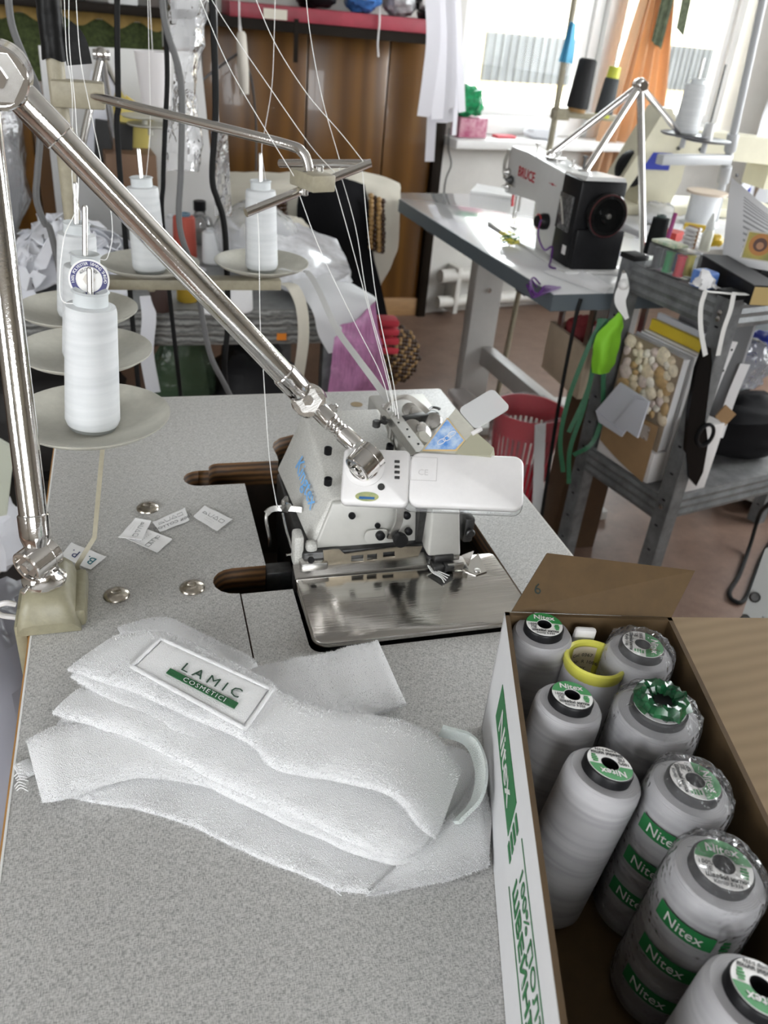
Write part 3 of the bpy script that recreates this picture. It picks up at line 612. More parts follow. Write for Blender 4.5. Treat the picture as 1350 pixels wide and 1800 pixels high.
# left lower lip of the casting, reaching in front
m = MB(); m.box((.151,FY-.003,.789),(.012,.012,.012),bevel=.004); m.build('casting_lip', SPECK, ov)
def fdot(px, py, r, material, name, Y=FY-.006, d=.002):
    p = Yp(px,py,Y+.006*0); n_ = nrm(V3(0,-1,.22)); m = MB(); m.lathe([(r,-.003),(r,.0006),(r*.75,.0006),(r*.7,-.0006),(.0001,-.0006)],22,p,n_); return m.build(name, material, ov)
fdot(619,907,.0036,BLACK,'plug',FY+.001); fdot(664,924,.0030,BLACK,'plug',FY-.001)
fdot(768,941,.0062,SMOOTHW,'round_cover',.6605)
for (px,py,z) in ((577,789,.8585),(686,783,.858)):
    p = Zp(px,py,z); m = MB(); m.lathe([(.0042,-.006),(.0042,.001),(.003,.0012),(.0026,.0002),(.0001,.0002)],22,p,nrm(V3(0,-.16,1))); m.build('screw', BLACK, ov)
p = Zp(577,843,.846); m = MB(); m.lathe([(.0042,-.006),(.0042,.0012),(.0032,.0014),(.0030,-.0002),(.0001,-.0002)],22,p,nrm(V3(0,-.16,1))); m.build('oil_plug', BLACK, ov)
# maker's lettering on the slanted left face
lt = mat('sky_blue_print', (.16,.42,.80), .5)
A = V3(.149,FY,.787); B_ = V3(.1405,.84,.79); C_ = V3(.170,.838,.865); D_ = V3(.1725,FY+.012,.8325)
nl = nrm(np.cross(C_-A, D_-B_)); nl = nl if nl[0] < 0 else -nl
def on_left(px,py,lift=.0004):
    d = ray(px,py); o_ = (A+B_+C_+D_)/4+nl*(lift+.0008); t = ((o_-CAMP)@nl)/(d@nl); return CAMP+d*t
la, lb_ = on_left(527,815), on_left(551,884); uL = nrm(lb_-la); vL = np.cross(nl, uL)
lettering('Kingtex', np.linalg.norm(lb_-la)*.345, (la+lb_)/2+nl*.0012, uL, vL, lt, ov, 'maker_lettering', bold=.00005, xs=1.05)
# presser lever, knobs, oval plate
p = Yp(660,942,FY-.006); m = MB(); o_ = rrect(-.012,-.007,.014,.007,.0065,6); m.prism(o_, p, (1,0,0), nrm(V3(0,.25,1)), nrm(V3(0,-1,.2)), .0012); m.build('oval_plate', SMOOTHW, ov)
p = Yp(668,941,FY-.008); m = MB(); m.lathe([(.0048,-.002),(.0048,.003),(.0030,.0042),(.0001,.0042)],18,p,nrm(V3(0,-1,.2))); m.build('set_bolt', BLACK, ov)
m = MB(); m.ribbon([Yp(701,886,.668),Yp(703,900,.667),Yp(700,920,.667),Yp(690,938,.667),Yp(686,946,.668)],(1,0,0),.0075,.003,5); m.build('presser_lever', STEEL, ov)
p = Yp(703,948,.664); m = MB(); m.lathe([(.0062,-.006),(.0075,.000),(.0075,.005),(.0062,.0065),(.0001,.0065)],22,p,nrm(V3(0,-1,.2))); m.build('lever_knob', BLACKRUB, ov)
m = MB(); m.bounds((.262,.676,.785),(.270,.700,.835)); m.build('recess', DARKSTEEL, ov)
for (px,py) in ((715,906),(718,934)):
    p = Yp(px,py,.672); m = MB(); m.lathe([(.004,-.002),(.004,.002),(.0025,.003),(.0001,.003)],16,p,(0,-1,.2)); m.build('bolt', BLACK, ov)
# looper cover plate with windows below the casting
LC = mat('tan_steel', (.42,.37,.29), .35, .8, var=.1, scale=80)
m = MB(); Y = .668
def xz(px,py,Y=Y): q = Yp(px,py,Y); return (q[0], q[2])
out = [xz(568,968),xz(570,988),xz(572,996),xz(605,992),xz(735,976),xz(742,960),xz(700,962),xz(650,968),xz(606,974),xz(596,966),xz(586,966)]
cu_holes = []
for (x0,y0,x1,y1) in ((617,975,639,987),(645,973,663,984),(673,969,694,979)): cu_holes.append([xz(x0,y0+1),xz(x1,y0-1),xz(x1,y1-1),xz(x0,y1)])
me = plate2d(out, cu_holes, -.001, .001)
for v in me.vertices: v.co = Vector((v.co.x, Y+v.co.z, v.co.y))
mesh_obj('looper_cover', me, [LC], ov)
m = MB(); m.bounds((.141,.672,.700),(.300,.84,.786),bevel=.003); m.build('base_casting', DARKSTEEL, ov)
m = MB(); m.bounds((.1375,.663,.752),(.166,.690,.779),bevel=.0025); m.build('corner_block', STEEL, ov)
p = Yp(547,985,.6625); m = MB(); m.lathe([(.0034,-.002),(.0034,.0004),(.0001,.0002)],18,p,(0,-1,.1)); m.build('block_hole', BLACK, ov)
m = MB(); m.bounds((.133,.676,.765),(.143,.695,.803),bevel=.003); m.build('side_post', SPECK, ov)
# steel ledge and cloth plate
m = MB(); m.hexa([(.1305,.655,.752),(.300,.655,.752),(.300,.672,.752),(.1305,.672,.752),(.1310,.657,.768),(.270,.657,.770),(.270,.671,.776),(.1310,.671,.774)]); m.build('ledge_plate', STEEL, ov)
PLM = mat('polished_cloth_plate', (.54,.52,.49), .13, 1.0, var=.10, scale=14, stretch=(.6,7,1), bump=.05, bscale=60)
pl_out = [(.131,.6555),(.1300,.640)]+arc2(.1445,.5695,.0140,180,270,7)+arc2(.3405,.5665,.011,270,360,5)+[(.3515,.625)]+arc2(.3445,.6655,.006,0,90,4)+[(.3005,.6715),(.2995,.652),(.286,.645),(.272,.655)]
me = plate2d(pl_out, [], .7625, .7675)
bm = bmesh.new(); bm.from_mesh(me)
ed = [e for e in bm.edges if all(abs(v.co.z-.7675) < 1e-5 for v in e.verts) and len(e.link_faces) == 2 and any(abs(f.normal.z) < .3 for f in e.link_faces)]
bmesh.ops.bevel(bm, geom=ed, offset=.0022, segments=3, affect='EDGES', profile=.5); bm.to_mesh(me); bm.free()
me.polygons.foreach_set('use_smooth',[True]*len(me.polygons)); me.set_sharp_from_angle(angle=.6)
mesh_obj('cloth_plate', me, [PLM], ov)
m = MB(); m.bounds((.150,.575,.700),(.335,.66,.7627)); m.build('plate_support', DARKSTEEL, ov)
# presser foot, needle area, seam guide
cx, cy = .2905, .6555
m = MB(); m.box((cx-.004,cy+.004,.777),(.022,.014,.010),bevel=.002); m.box((cx-.012,cy-.004,.772),(.012,.016,.007),bevel=.002); m.build('presser_foot', DARKSTEEL, ov)
m = MB(); m.cyl((.2985,.664,.772),(.2985,.664,.800),.0036); m.box((.2985,.660,.776),(.012,.010,.006),bevel=.001); m.build('foot_shank', STEEL, ov)
m = MB(); m.bounds((.311,.668,.785),(.3225,.690,.815),bevel=.003); m.ccyl((.317,.667,.799),(.317,.663,.799),.005); m.build('knife_bracket', DARKSTEEL, ov)
m = MB(); m.bounds((.288,.6445,.769),(.306,.648,.776),bevel=.0006); m.build('edge_guide', STEEL, ov)
g = [Zp(810,998,.769),Zp(837,1010,.769),Zp(856,1004,.769),Zp(841,972,.769),Zp(826,985,.769)]
m = MB(); m.prism([(q[0],q[1]) for q in g],(0,0,.7675),(1,0,0),(0,1,0),(0,0,1),.0012); gp = m.build('guide_plate', CHROME, ov)
q = Zp(839,1003,.769); m = MB(); m.lathe([(.0034,0),(.0032,.0010),(.0001,.0012)],18,q); m.build('screw', STEEL, gp)
a,b_,c_ = Zp(812,977,.778),Zp(833,969,.785),Zp(823,996,.7695); m = MB(); m.add([a,b_,c_,a+V3(0,.0008,.0004),b_+V3(0,.0008,.0004),c_+V3(0,.0008,.0004)],[(0,1,2),(5,4,3),(0,1,4,3),(1,2,5,4),(2,0,3,5)]); m.build('guide_flag', CHROME, ov)
m = MB(); m.box(Zp(775,1015,.7677),(.018,.020,.0008),rot=(0,0,.5)); m.box(Zp(785,990,.772),(.010,.022,.006),bevel=.001); m.build('stitch_tongue', DARKSTEEL, ov)
for k in range(4):
    m = MB(); z0 = .769; m.tube([Zp(752,994,z0+.004),Zp(760,1000+2*k,z0+.001),Zp(775,1006+3*k,z0+.0008),Zp(790-3*k,1012+4*k,z0+.0008)],.0006,5,5); m.build('thread_tail', WTHREAD, ov)
# looper thread arms at the left side
m = MB(); m.ribbon([Zp(531,896,.800),Zp(500,893,.800),Zp(478,895,.800),Zp(468,903,.797)],(0,.4,1),.006,.0025,4); m.build('looper_arm', STEEL, ov)
m = MB(); m.tube([Zp(470,898,.799),Zp(468,915,.790),Zp(474,945,.77),Zp(474,960,.755)],.0018,8,4); m.build('looper_rod', STEEL, ov)
m = MB(); m.tube([Zp(497,902,.795),Zp(503,930,.785),Zp(514,968,.775),Zp(512,974,.772),Zp(503,976,.772)],.0012,8,4); m.build('guide_wire', STEEL, ov)
m = MB(); m.ribbon([Zp(505,878,.81),Zp(497,889,.807),Zp(508,893,.803)],(0,0,1),.010,.003,3); m.build('tension_plate', STEEL, ov)
m = MB(); m.bounds((.108,.70,.60),(.138,.72,.745),bevel=.003); m.build('side_lever', DARKSTEEL, ov)
# thread guide rail on top
RZ = .885
r0, r1 = Zp(680,712,RZ), Zp(742,795,RZ-.006); ru = nrm(r1-r0); rw = nrm(np.cross((0,0,1), ru))
m = MB(); Lr = np.linalg.norm(r1-r0); mid = (r0+r1)/2; up = np.cross(ru, rw)
up = up if up[2] > 0 else -up
m.box(mid,(Lr,.0125,.0014),axes=(ru,rw,up)); m.box(mid+rw*.006-up*.005,(Lr,.0014,.011),axes=(ru,rw,up)); m.box(mid-rw*.006-up*.005,(Lr,.0014,.011),axes=(ru,rw,up))
m.box(r0-up*.010-ru*.0,(.0014,.0125,.022),axes=(ru,rw,up)); rail = m.build('guide_rail', STEEL, ov)
for k in range(6):
    m = MB(); m.lathe([(.0013,0),(.0013,.0003),(.0001,.0003)],10,r0+ru*(Lr*(.1+.15*k))+up*.0008+rw*(.002 if k%2 else -.002),up); m.build('eyelet', BLACK, rail)
for t_ in (.2,.8): m = MB(); m.cyl(V3(*(r0+ru*Lr*t_))-up*.05,r0+ru*Lr*t_-up*.009,.0035); m.build('rail_post', STEEL, rail)
m = MB(); q = Zp(662,742,.872); m.ccyl(q-V3(0,0,.006),q+V3(0,0,.002),.0045); m.cyl(q+V3(.004,0,0),q+V3(.014,.004,.002),.0022); m.ccyl(q+V3(.010,.003,-.004),q+V3(.010,.003,.005),.0035); m.build('tension_stud', DARKSTEEL, ov)
m = MB(); q = Zp(738,776,.868); m.lathe([(.0001,-.004),(.0085,-.004),(.0085,.006),(.007,.010),(.0001,.010)],24,q,nrm(V3(.3,-.5,.8)))
for k in range(24):
    x_,y_,z_ = frame_from(nrm(V3(.3,-.5,.8))); a = 2*PI*k/24; m.box(q+x_*.0086*math.cos(a)+y_*.0086*math.sin(a)+z_*.001,(.001,.001,.009),axes=(x_,y_,z_))
m.build('dial_knob', BEIGE2, ov)
# grey arched strap, clip and tension clips behind the rail
GR = mat('warm_grey_plastic', (.35,.33,.30), .5)
m = MB(); m.ribbon([Zp(676,720,.885),Zp(690,704,.893),Zp(716,698,.895),Zp(738,712,.890),Zp(752,724,.880)],(.6,-.2,.5),.006,.002,5); m.build('arched_strap', GR, ov)
m = MB(); a,b_ = Zp(708,742,.862),Zp(768,725,.866); m.box((a+b_)/2,(np.linalg.norm(b_-a),.012,.008),axes=frame_from(V3(0,0,1),b_-a),bevel=.002); m.tube([b_+V3(.002,0,.004),Zp(772,718,.868),Zp(760,716,.868),Zp(752,722,.868)],.0016,6,4); m.build('clip', DARKSTEEL, ov)
for k,(px,py) in enumerate(((722,722),(733,728),(760,740),(725,752),(745,757))):
    q = Zp(px,py,.862); m = MB(); m.lathe([(.0025,-.008),(.010,-.002),(.011,0),(.010,.002),(.003,.005)],18,q,nrm(V3(.5*math.sin(k*2),-.5,.7))); m.build('tension_disc', GR if k%2 else STEEL, ov)
m = MB(); m.bounds((.262,.76,.80),(.335,.90,.855),bevel=.004); m.build('rear_housing', SMOOTHW, ov)
# slanted beige guard with a printed sticker and a clear shield
gz = .83
q00,q10,q11,q01 = Dp(742,790,gz),Dp(800,790,gz-.010),Dp(834,757,gz+.005),Dp(801,718,gz+.025)
gu = nrm(q11-q01); gv0 = nrm(q01-q00); gn = nrm(np.cross(gu, gv0)); gn = gn if gn[2] > 0 else -gn; gv = np.cross(gn, gu); gv = gv if gv@gv0 > 0 else -gv
def on_guard(px,py,l=0.0):
    d = ray(px,py); o_ = q01+gn*l; t = ((o_-CAMP)@gn)/(d@gn); return CAMP+d*t
front = [on_guard(*p) for p in ((733,800),(801,718),(836,757),(797,800))]
m = MB(); bk = [p-gn*.022 for p in front]; m.hexa([bk[0],bk[3],bk[2],bk[1],front[0],front[3],front[2],front[1]]); m.build('guard_box', BEIGE2, ov)
sd4 = [on_guard(*p,.0004) for p in ((834,757),(868,787),(862,800),(797,800))]; m = MB(); bk = [p-gn*.012 for p in sd4]; m.hexa([bk[0],bk[3],bk[2],bk[1],sd4[0],sd4[3],sd4[2],sd4[1]]); m.build('guard_side', mat('khaki_plastic',(.36,.35,.26),.45), ov)
def sticker_mat():
    m_ = mat('blue_sky_sticker', (.08,.25,.62), .3, col2=(.62,.72,.80), scale=70); return m_
st = [on_guard(*p,.0006) for p in ((746,790),(786,737),(815,774),(800,790))]; m = MB(); m.add(st+[p+gn*.0003 for p in st],[(3,2,1,0),(4,5,6,7),(0,1,5,4),(1,2,6,5),(2,3,7,6),(3,0,4,7)]); stk = m.build('sticker', sticker_mat(), ov)
ol = [on_guard(*p,.0005) for p in ((742,793),(786,734),(818,774),(803,793))]; m = MB(); m.add(ol+[p+gn*.0002 for p in ol],[(3,2,1,0),(4,5,6,7),(0,1,5,4),(1,2,6,5),(2,3,7,6),(3,0,4,7)]); m.build('sticker_border', mat('sticker_orange',(.62,.45,.22),.4), stk)
a = on_guard(788,769,.0013); ub = nrm(on_guard(800,783,.0013)-on_guard(776,755,.0013)); vb = np.cross(gn, ub)
lettering('TITAN' if 0 else 'VIVO', .0001, a, ub, vb, WHITEP, stk, 'print') if 0 else None
m = MB()
for (x,y,r) in ((776,776,.0045),(786,770,.0045),(794,763,.0045)):
    c = on_guard(x,y,.0012); m.tube([c+ub*(r*.6*math.cos(t_*PI/6))+vb*(r*math.sin(t_*PI/6)) for t_ in range(12)],.0004,5,1,closed=True)
m.build('print', WHITEP, stk)
sh4 = [on_guard(*p,.002) for p in ((805,721),(850,672),(878,705),(836,756))]
m = MB(); c = sum(sh4)/4; su = sh4[3]-sh4[0]; sv = sh4[1]-sh4[0]; Wd, Hd = np.linalg.norm(su), np.linalg.norm(sv)
m.prism(rrect(0,0,Wd,Hd,.006,5), sh4[0], nrm(su), nrm(sv-nrm(su)*(sv@nrm(su))), gn, .0016); m.build('clear_shield', clear_mat('scratched_acrylic',(.95,.96,.96),.55,.2,.3,hazecol=(.85,.86,.86)), ov)
m = MB(); q = on_guard(838,758,.001); m.box(q,(.004,.012,.004),axes=(gu,gv,gn),bevel=.001); m.build('shield_hinge', WHITEP, ov)
# machine bed that stands in the tray
m = MB(); m.bounds((.15,.68,.566),(.29,.88,.702),bevel=.005); m.build('machine_bed', DARKSTEEL, ov)
# ================================================================== THREAD STAND behind and beside the machine
SZ = .880
st_ = thing('thread_stand', 'beige thread stand with five cone dishes and a chrome guide arm', 'thread stand', (-.078,1.2,.70))
def Pz(x, y, z=SZ): return Zp(x, y, z)
P1, P2, P3, P4, P5 = Pz(163,746), Pz(151,630), Pz(138,556), Pz(264,474), Pz(460,472)
POLE = V3(-.0775,1.205,0)
m = MB(); m.cyl(POLE+V3(0,0,.66), POLE+V3(0,0,1.76), .0105, n=24); m.build('pole', BEIGE, st_)
m = MB(); m.tube([POLE+V3(-.06,-.012,1.70), POLE+V3(.46,-.012,1.70)], .004, 10, 1); tbar = m.build('top_guide_bar', CHROME, st_)
for k in range(9): m = MB(); c_ = POLE+V3(-.03+.055*k,-.012,1.692); m.tube([c_+V3(0,.008*math.cos(a),.008*math.sin(a)) for a in np.linspace(0,2*PI,11)[:-1]],.0012,5,2,closed=True); m.build('eyelet', CHROME, tbar)
z0, z1 = Yp(125,100,1.2)[2], Yp(118,-20,1.2)[2]
m = MB(); rows = []
for i in range(14):
    zz = z0-.004+(z1-z0)*i/13; rows.append([POLE+V3((.0145+.0012*fbm((zz*40,k,0),.7,3))*math.cos(2*PI*k/20),(.0145+.0012*fbm((zz*40,k,1),.7,5))*math.sin(2*PI*k/20),zz+(.002*math.sin(k) if i == 0 else 0)) for k in range(21)])
m.grid(rows); m.ribbon([V3(*rows[0][0])+V3(.000,0,.03),V3(*rows[0][0])+V3(.010,-.002,.02),V3(*rows[0][0])+V3(.014,-.002,-.004)],(0,0,1),.03,.0006,4); m.build('black_tape', mat('black_tape',(.007,.007,.007),.4,bump=.3,bscale=90,spec=.15), st_)
c = Yp(132,165,1.195); m = MB(); m.box((c[0]+.004,1.195,c[2]),(.062,.032,.030),bevel=.003); m.build('arm_clamp', BEIGE, st_)
zr = Yp(118,248,1.2)[2]; m = MB(); m.lathe([(.012,-.016),(.0135,-.014),(.0135,.014),(.012,.016)],22,POLE+V3(0,0,zr)); m.build('pole_collar', BEIGE, st_)
# arm
E0 = Yp(152,166,1.19); E1 = Dp(500,253,1.035); E2 = Dp(531,268,1.022); E3 = Dp(541,288,1.018); E4 = Dp(545,316,1.014)
m = MB(); m.tube([E0,E0+(E1-E0)*.5,E1,E2,E3,E4],.0056,14,6); m.build('guide_arm', CHROME, st_)
KC = Dp(549,316,1.012); k0, k1 = Dp(432,374,.985), Dp(648,288,1.06); ku = nrm(k1-k0); kb = Dp(492,287,1.13)
m = MB(); m.box(KC,(.030,.052,.018),axes=frame_from(V3(0,0,1),ku),bevel=.002); kp = m.build('guide_clamp', BEIGE, st_)
for s_ in (-1,1): q = KC+ku*.0-np.cross(V3(0,0,1),ku)*.0+V3(0,0,-.010)+ku*.010*s_; m = MB(); m.ccyl(q-V3(0,0,.004),q+V3(0,0,.022),.0042); m.build('clamp_screw', STEEL, kp)
m = MB(); m.tube([k0,k0+(k1-k0)*.5,k1-ku*.004,k1+nrm(kb-k1)*.006,k1+(kb-k1)*.5,kb],.0049,14,5); m.build('guide_bar', CHROME, st_)
# dishes
def dish(P, r=.076, tilt=(0,0,1)):
    m = MB(); m.lathe([(.0001,-.006),(r*.30,-.0055),(r*.62,-.0025),(r*.9,.006),(r,.0115),(r,.0130),(r*.985,.0130),(r*.89,.0078),(r*.62,-.0006),(r*.3,-.003),(.0001,-.0035)],56,P,tilt,cap=(False,False)); return m.build('dish', BEIGE2, st_, smooth=60)
tops = {1:(159,512),2:(150,447),3:(134,392),4:(248,312),5:(458,318)}
for P in (P1,P2,P3,P4,P5): dish(P)
# beams and bent rod
m = MB(); m.bounds((-.105,1.327,.852),(.225,1.356,.868),bevel=.001); m.build('beam', BEIGE, st_)
m = MB(); m.bounds((-.090,.965,.853),(-.062,1.345,.866),bevel=.001); m.build('beam', BEIGE, st_)
m = MB(); m.lathe([(.016,-.022),(.018,-.02),(.018,.02),(.016,.022)],22,POLE+V3(0,0,.858)); m.build('beam_collar', BEIGE, st_)
for q in (P2,P3,P4,P5): m = MB(); m.ccyl(V3(q[0],q[1],.846),V3(q[0],q[1],.875),.006); m.build('dish_nut', BEIGE, st_)
m = MB(); m.bounds((-.095,1.08,TZ-.048),(-.06,1.215,TZ-.0345),bevel=.002); m.bounds((-.095,1.1245,TZ-.048),(-.06,1.131,TZ+.004),bevel=.001); m.build('edge_bracket', BEIGE, st_)
b0 = Zp(137,1003,TZ+.004); b1 = Yp(166,945,b0[1]+.012); b2 = Yp(180,792,P1[1]-.012); 
m = MB(); m.ribbon([b0,b0+V3(0,.001,.006),b1,(b1+b2)/2,b2,V3(P1[0]+.010,P1[1]-.006,P1[2]-.012)],(1,0,0),.0044,.0024,1); m.build('dish_rod', BEIGE, st_)
q = b0; m = MB(); m.box((q[0]-.009,q[1]-.002,TZ+.002),(.026,.013,.003),bevel=.001); m.build('rod_foot', BEIGE, st_)
q = Zp(117,1003,TZ+.005); m = MB(); m.lathe([(.0055,0),(.005,.002),(.002,.0026),(.0001,.0016)],18,(q[0],q[1],TZ+.003)); m.build('foot_screw', DARKSTEEL, st_)
m = MB(); m.box((P1[0]+.008,P1[1]-.006,P1[2]-.0095),(.020,.012,.006),bevel=.001); m.build('dish_nut', DARKSTEEL, st_)
# cones on the stand
def cone_thread():
    m = bpy.data.materials.new('white_cone_thread'); m.use_nodes = True; N = m.node_tree.nodes; L = m.node_tree.links; b = N['Principled BSDF']; b.inputs['Roughness'].default_value = .7
    tc = N.new('ShaderNodeTexCoord'); w = N.new('ShaderNodeTexWave'); w.bands_direction = 'Z'; w.inputs['Scale'].default_value = 330; w.inputs['Distortion'].default_value = 1.5; L.new(tc.outputs['Object'], w.inputs[0])
    n = N.new('ShaderNodeTexNoise'); n.inputs['Scale'].default_value = 9; mp = N.new('ShaderNodeMapping'); mp.inputs['Scale'].default_value = (1,1,14); L.new(tc.outputs['Object'], mp.inputs[0]); L.new(mp.outputs[0], n.inputs['Vector'])
    r = N.new('ShaderNodeValToRGB'); r.color_ramp.elements[0].position = .3; r.color_ramp.elements[0].color = (.56,.58,.59,1); r.color_ramp.elements[1].position = .65; r.color_ramp.elements[1].color = (.66,.675,.685,1); L.new(n.outputs['Fac'], r.inputs[0]); L.new(r.outputs[0], b.inputs['Base Color'])
    bp = N.new('ShaderNodeBump'); bp.inputs['Strength'].default_value = .25; bp.inputs['Distance'].default_value = .0004; L.new(w.outputs['Fac'], bp.inputs['Height']); L.new(bp.outputs[0], b.inputs['Normal']); return m
CONEW = cone_thread(); CORE = mat('pale_grey_core', (.60,.63,.64), .4); PIN = STEEL
def white_cone(base, top, r, lb, grp='white cones on the thread stand'):
    base = np.asarray(base)+V3(0,0,-.002); ax = nrm(top-base); H = np.linalg.norm(top-base); t = thing('thread_cone', lb, 'thread cone', base, grp)
    m = MB(); m.lathe([(r*.86,0),(r*.88,.004)],30,base,ax); m.build('cone_base', mat('grey_base',(.22,.23,.22),.5), t)
    hb = H-.012; m = MB(); m.lathe([(r*.93,.004),(r,.009),(r*.99,.02),(r*.90,hb-.006),(r*.86,hb-.0015),(r*.62,hb)],40,base,ax); m.build('wound_thread', CONEW, t, smooth=40)
    m = MB(); m.lathe([(r*.60,hb-.002),(r*.60,H-.001),(r*.66,H),(r*.58,H+.0012),(r*.48,H),(r*.30,H-.003),(r*.28,H-.008)],32,base,ax,cap=(False,True)); m.build('core_tube', CORE, t)
    return t, ax, H, base
cones = []
for i,(P,tp,lb,pin) in enumerate(((P1,tops[1],'white thread cone with a round label, on the dish with the bent rod',.022),(P2,tops[2],'white thread cone standing between two other cones on the stand',.052),(P3,tops[3],'white thread cone on the dish nearest the beige pole',.048),(P4,tops[4],'white thread cone half hidden by the diagonal lamp tube',.040),(P5,tops[5],'white thread cone with a grey tape lying at its foot',.040))):
    T = Yp(tp[0],tp[1],P[1]+.004); rr = .0262
    t, ax, H, base = white_cone(P, T, rr, lb); cones.append((base,ax,H))
    m = MB(); m.lathe([(.0030,0),(.0030,H+pin-.002),(.0020,H+pin),(.0001,H+pin)],16,base,ax); m.build('cone_pin', PIN, st_)
# flipped-up round label of the front cone
base, ax, H = cones[0]; c = base+ax*(H+.004)+V3(-.001,.010,.004); fn = nrm(nrm(CAMP-c)*.9+V3(0,0,-.05)); x_,y_,z_ = frame_from(fn, V3(1,0,0))
lab = thing('round_label', 'round blue and white paper label propped on the front thread cone', 'label', c-V3(0,0,.016))
m = MB(); m.lathe([(.0001,0),(.0182,0),(.0182,.0004),(.0001,.0004)],44,c,fn,cap=(False,False)); m.build('paper_disc', mat('label_paper',(.78,.77,.75),.6), lab)
m = MB(); m.lathe([(.0165,.0006),(.0165,.0008),(.0118,.0008),(.0118,.0006)],44,c,fn,cap=(False,False)); m.build('navy_ring', mat('navy_print',(.035,.035,.15),.5), lab)
def ring_text(txt, r, size, a0, a1, material):
    for k, ch in enumerate(txt):
        if ch == ' ': continue
        a = math.radians(a0+(a1-a0)*k/max(1,len(txt)-1)); rad = x_*math.cos(a)+y_*math.sin(a); tan = x_*math.sin(a)-y_*math.cos(a)
        lettering(ch, size, c+rad*r+fn*.0010, tan, rad, material, lab, 'print', depth=.0001)
ring_text('100% POLYESTER SEWING THREAD', .0141, .0038, 190, -10, mat('print_white',(.85,.85,.85),.5)); ring_text('40S/2 5000Y', .0090, .0038, 140, 40, mat('print_black',(.04,.04,.05),.6))
m = MB(); m.lathe([(.0001,.0005),(.0055,.0007)],6,c,fn); m.build('centre_mark', mat('centre_cream',(.62,.58,.52),.6), lab)
# grey tape from the last dish to the machine
m = MB(); tp_ = [Zp(492,472,.888),Zp(520,478,.893),Zp(541,480,.895),Dp(560,510,1.26),Dp(590,575,1.14),Dp(625,625,1.03),Dp(660,672,.97),Dp(690,715,.925)]
m.ribbon(tp_,[V3(.3,-1,.1),V3(.3,-1,.2),V3(.3,-1,.3),V3(1,.1,.2),V3(1,.2,.25),V3(.9,-.3,.2),V3(1,.0,.3),V3(1,.1,.2)],.0085,.0006,6); o = m.build('cotton_tape', mat('grey_twill',(.58,.58,.57),.85,bump=.2,bscale=500)); tag(origin_to(o,tp_[0]),'pale grey cotton tape running from a dish to the overlock','tape')
# threads
def thread(pts, lb, r=.00045):
    if pts[0][2] > 1.17: pts = [V3(min(.36,max(-.12,pts[0][0]+(pts[0][0]-pts[1][0])*.8)),1.193,1.692)]+list(pts)
    tp0 = [pts[0]] if pts[0][2] > 1.6 else []; pts = tp0+catmull(pts[len(tp0):], 6)
    m = MB(); m.tube(pts, r, 5, 1); o = m.build('thread', WTHREAD); origin_to(o, pts[-1]); tag(o, lb, 'thread', 'threads of the overlock')
topc = lambda i: cones[i][0]+cones[i][1]*(cones[i][2]+.001)
G = lambda x,y: k0+(k1-k0)*((x-432)/(648-432))+V3(0,0,.0055)
rz = RZ+.003
thread([Yp(112,-30,1.16),Yp(117,90,1.15),Yp(127,170,1.14),Yp(128,330,1.12),topc(2)+V3(.012,0,0)], 'white thread rising past the black tape to the cone nearest the pole')
thread([Yp(132,-30,1.14),Yp(141,100,1.12),Yp(160,200,1.05),Yp(196,380,.97),Yp(190,450,.95),topc(1)+V3(.014,-.002,-.006)], 'white thread looping slackly beside the middle stand cone')
thread([Yp(121,-30,1.10),Yp(122,80,1.05),Yp(133,200,.95),Yp(137,350,.88),Yp(112,420,.83),Yp(106,520,.80),topc(0)+V3(-.014,-.004,-.012)], 'white thread sagging in front of the cone nearest the pole')
thread([Yp(259,-30,1.28),Yp(262,100,1.29),Yp(264,220,1.3),Yp(258,300,1.31),topc(3)+V3(.006,-.004,0)], 'white thread rising straight from the cone behind the lamp tube')
thread([Yp(484,-30,1.25),Yp(482,60,1.26),Yp(478,150,1.28),Yp(466,225,1.30),Yp(460,265,1.32),topc(4)+V3(.008,0,0)], 'white thread rising from the cone with the grey tape')
thread([Yp(355,-30,1.15),Dp(400,45,1.12),Dp(475,155,1.08),Dp(545,255,1.05),G(585,305)], 'white thread slanting down to the middle of the chrome guide bar')
thread([Yp(340,-30,1.12),Dp(400,112,1.08),Dp(465,225,1.04),G(524,336)], 'white thread slanting down beside the guide clamp')
thread([Dp(440,-25,1.15),Dp(483,75,1.13),Dp(540,165,1.10),Dp(600,235,1.07),G(637,291)], 'white thread slanting down to the far end of the guide bar')
thread([Dp(536,-25,1.18),Dp(546,65,1.16),Dp(567,175,1.14),k1+(kb-k1)*.32+V3(0,0,.005)], 'white thread dropping steeply to the rear guide bar')
thread([G(524,336)-V3(0,0,.011),Dp(563,440,1.0),Dp(625,570,.955),Dp(668,655,.92),r0+ru*.012+V3(0,0,.002)], 'white thread from beside the clamp down to the machine rail')
thread([G(585,305)-V3(0,0,.011),Dp(618,430,1.0),Dp(655,570,.95),Dp(684,680,.91),r0+ru*.020+V3(0,0,.002)], 'white thread from the middle guide bar to the machine rail')
thread([k1+(kb-k1)*.32-V3(0,0,.005),Dp(625,400,1.02),Dp(645,520,.97),Dp(680,650,.92),r0+ru*.028+V3(0,0,.002)], 'white thread from the rear guide bar to the machine rail')
thread([G(637,291)-V3(0,0,.011),Dp(648,420,1.01),Dp(664,540,.965),Dp(690,665,.92),r0+ru*.036+V3(0,0,.002)], 'white thread from the far bar end to the machine rail')
thread([G(450,366),Dp(455,420,1.0),Dp(457,560,.98),Dp(462,640,.96),Dp(473,800,.90),Dp(485,880,.86),Zp(490,893,.80)], 'white thread hanging beside the lamp tube to the looper arm')
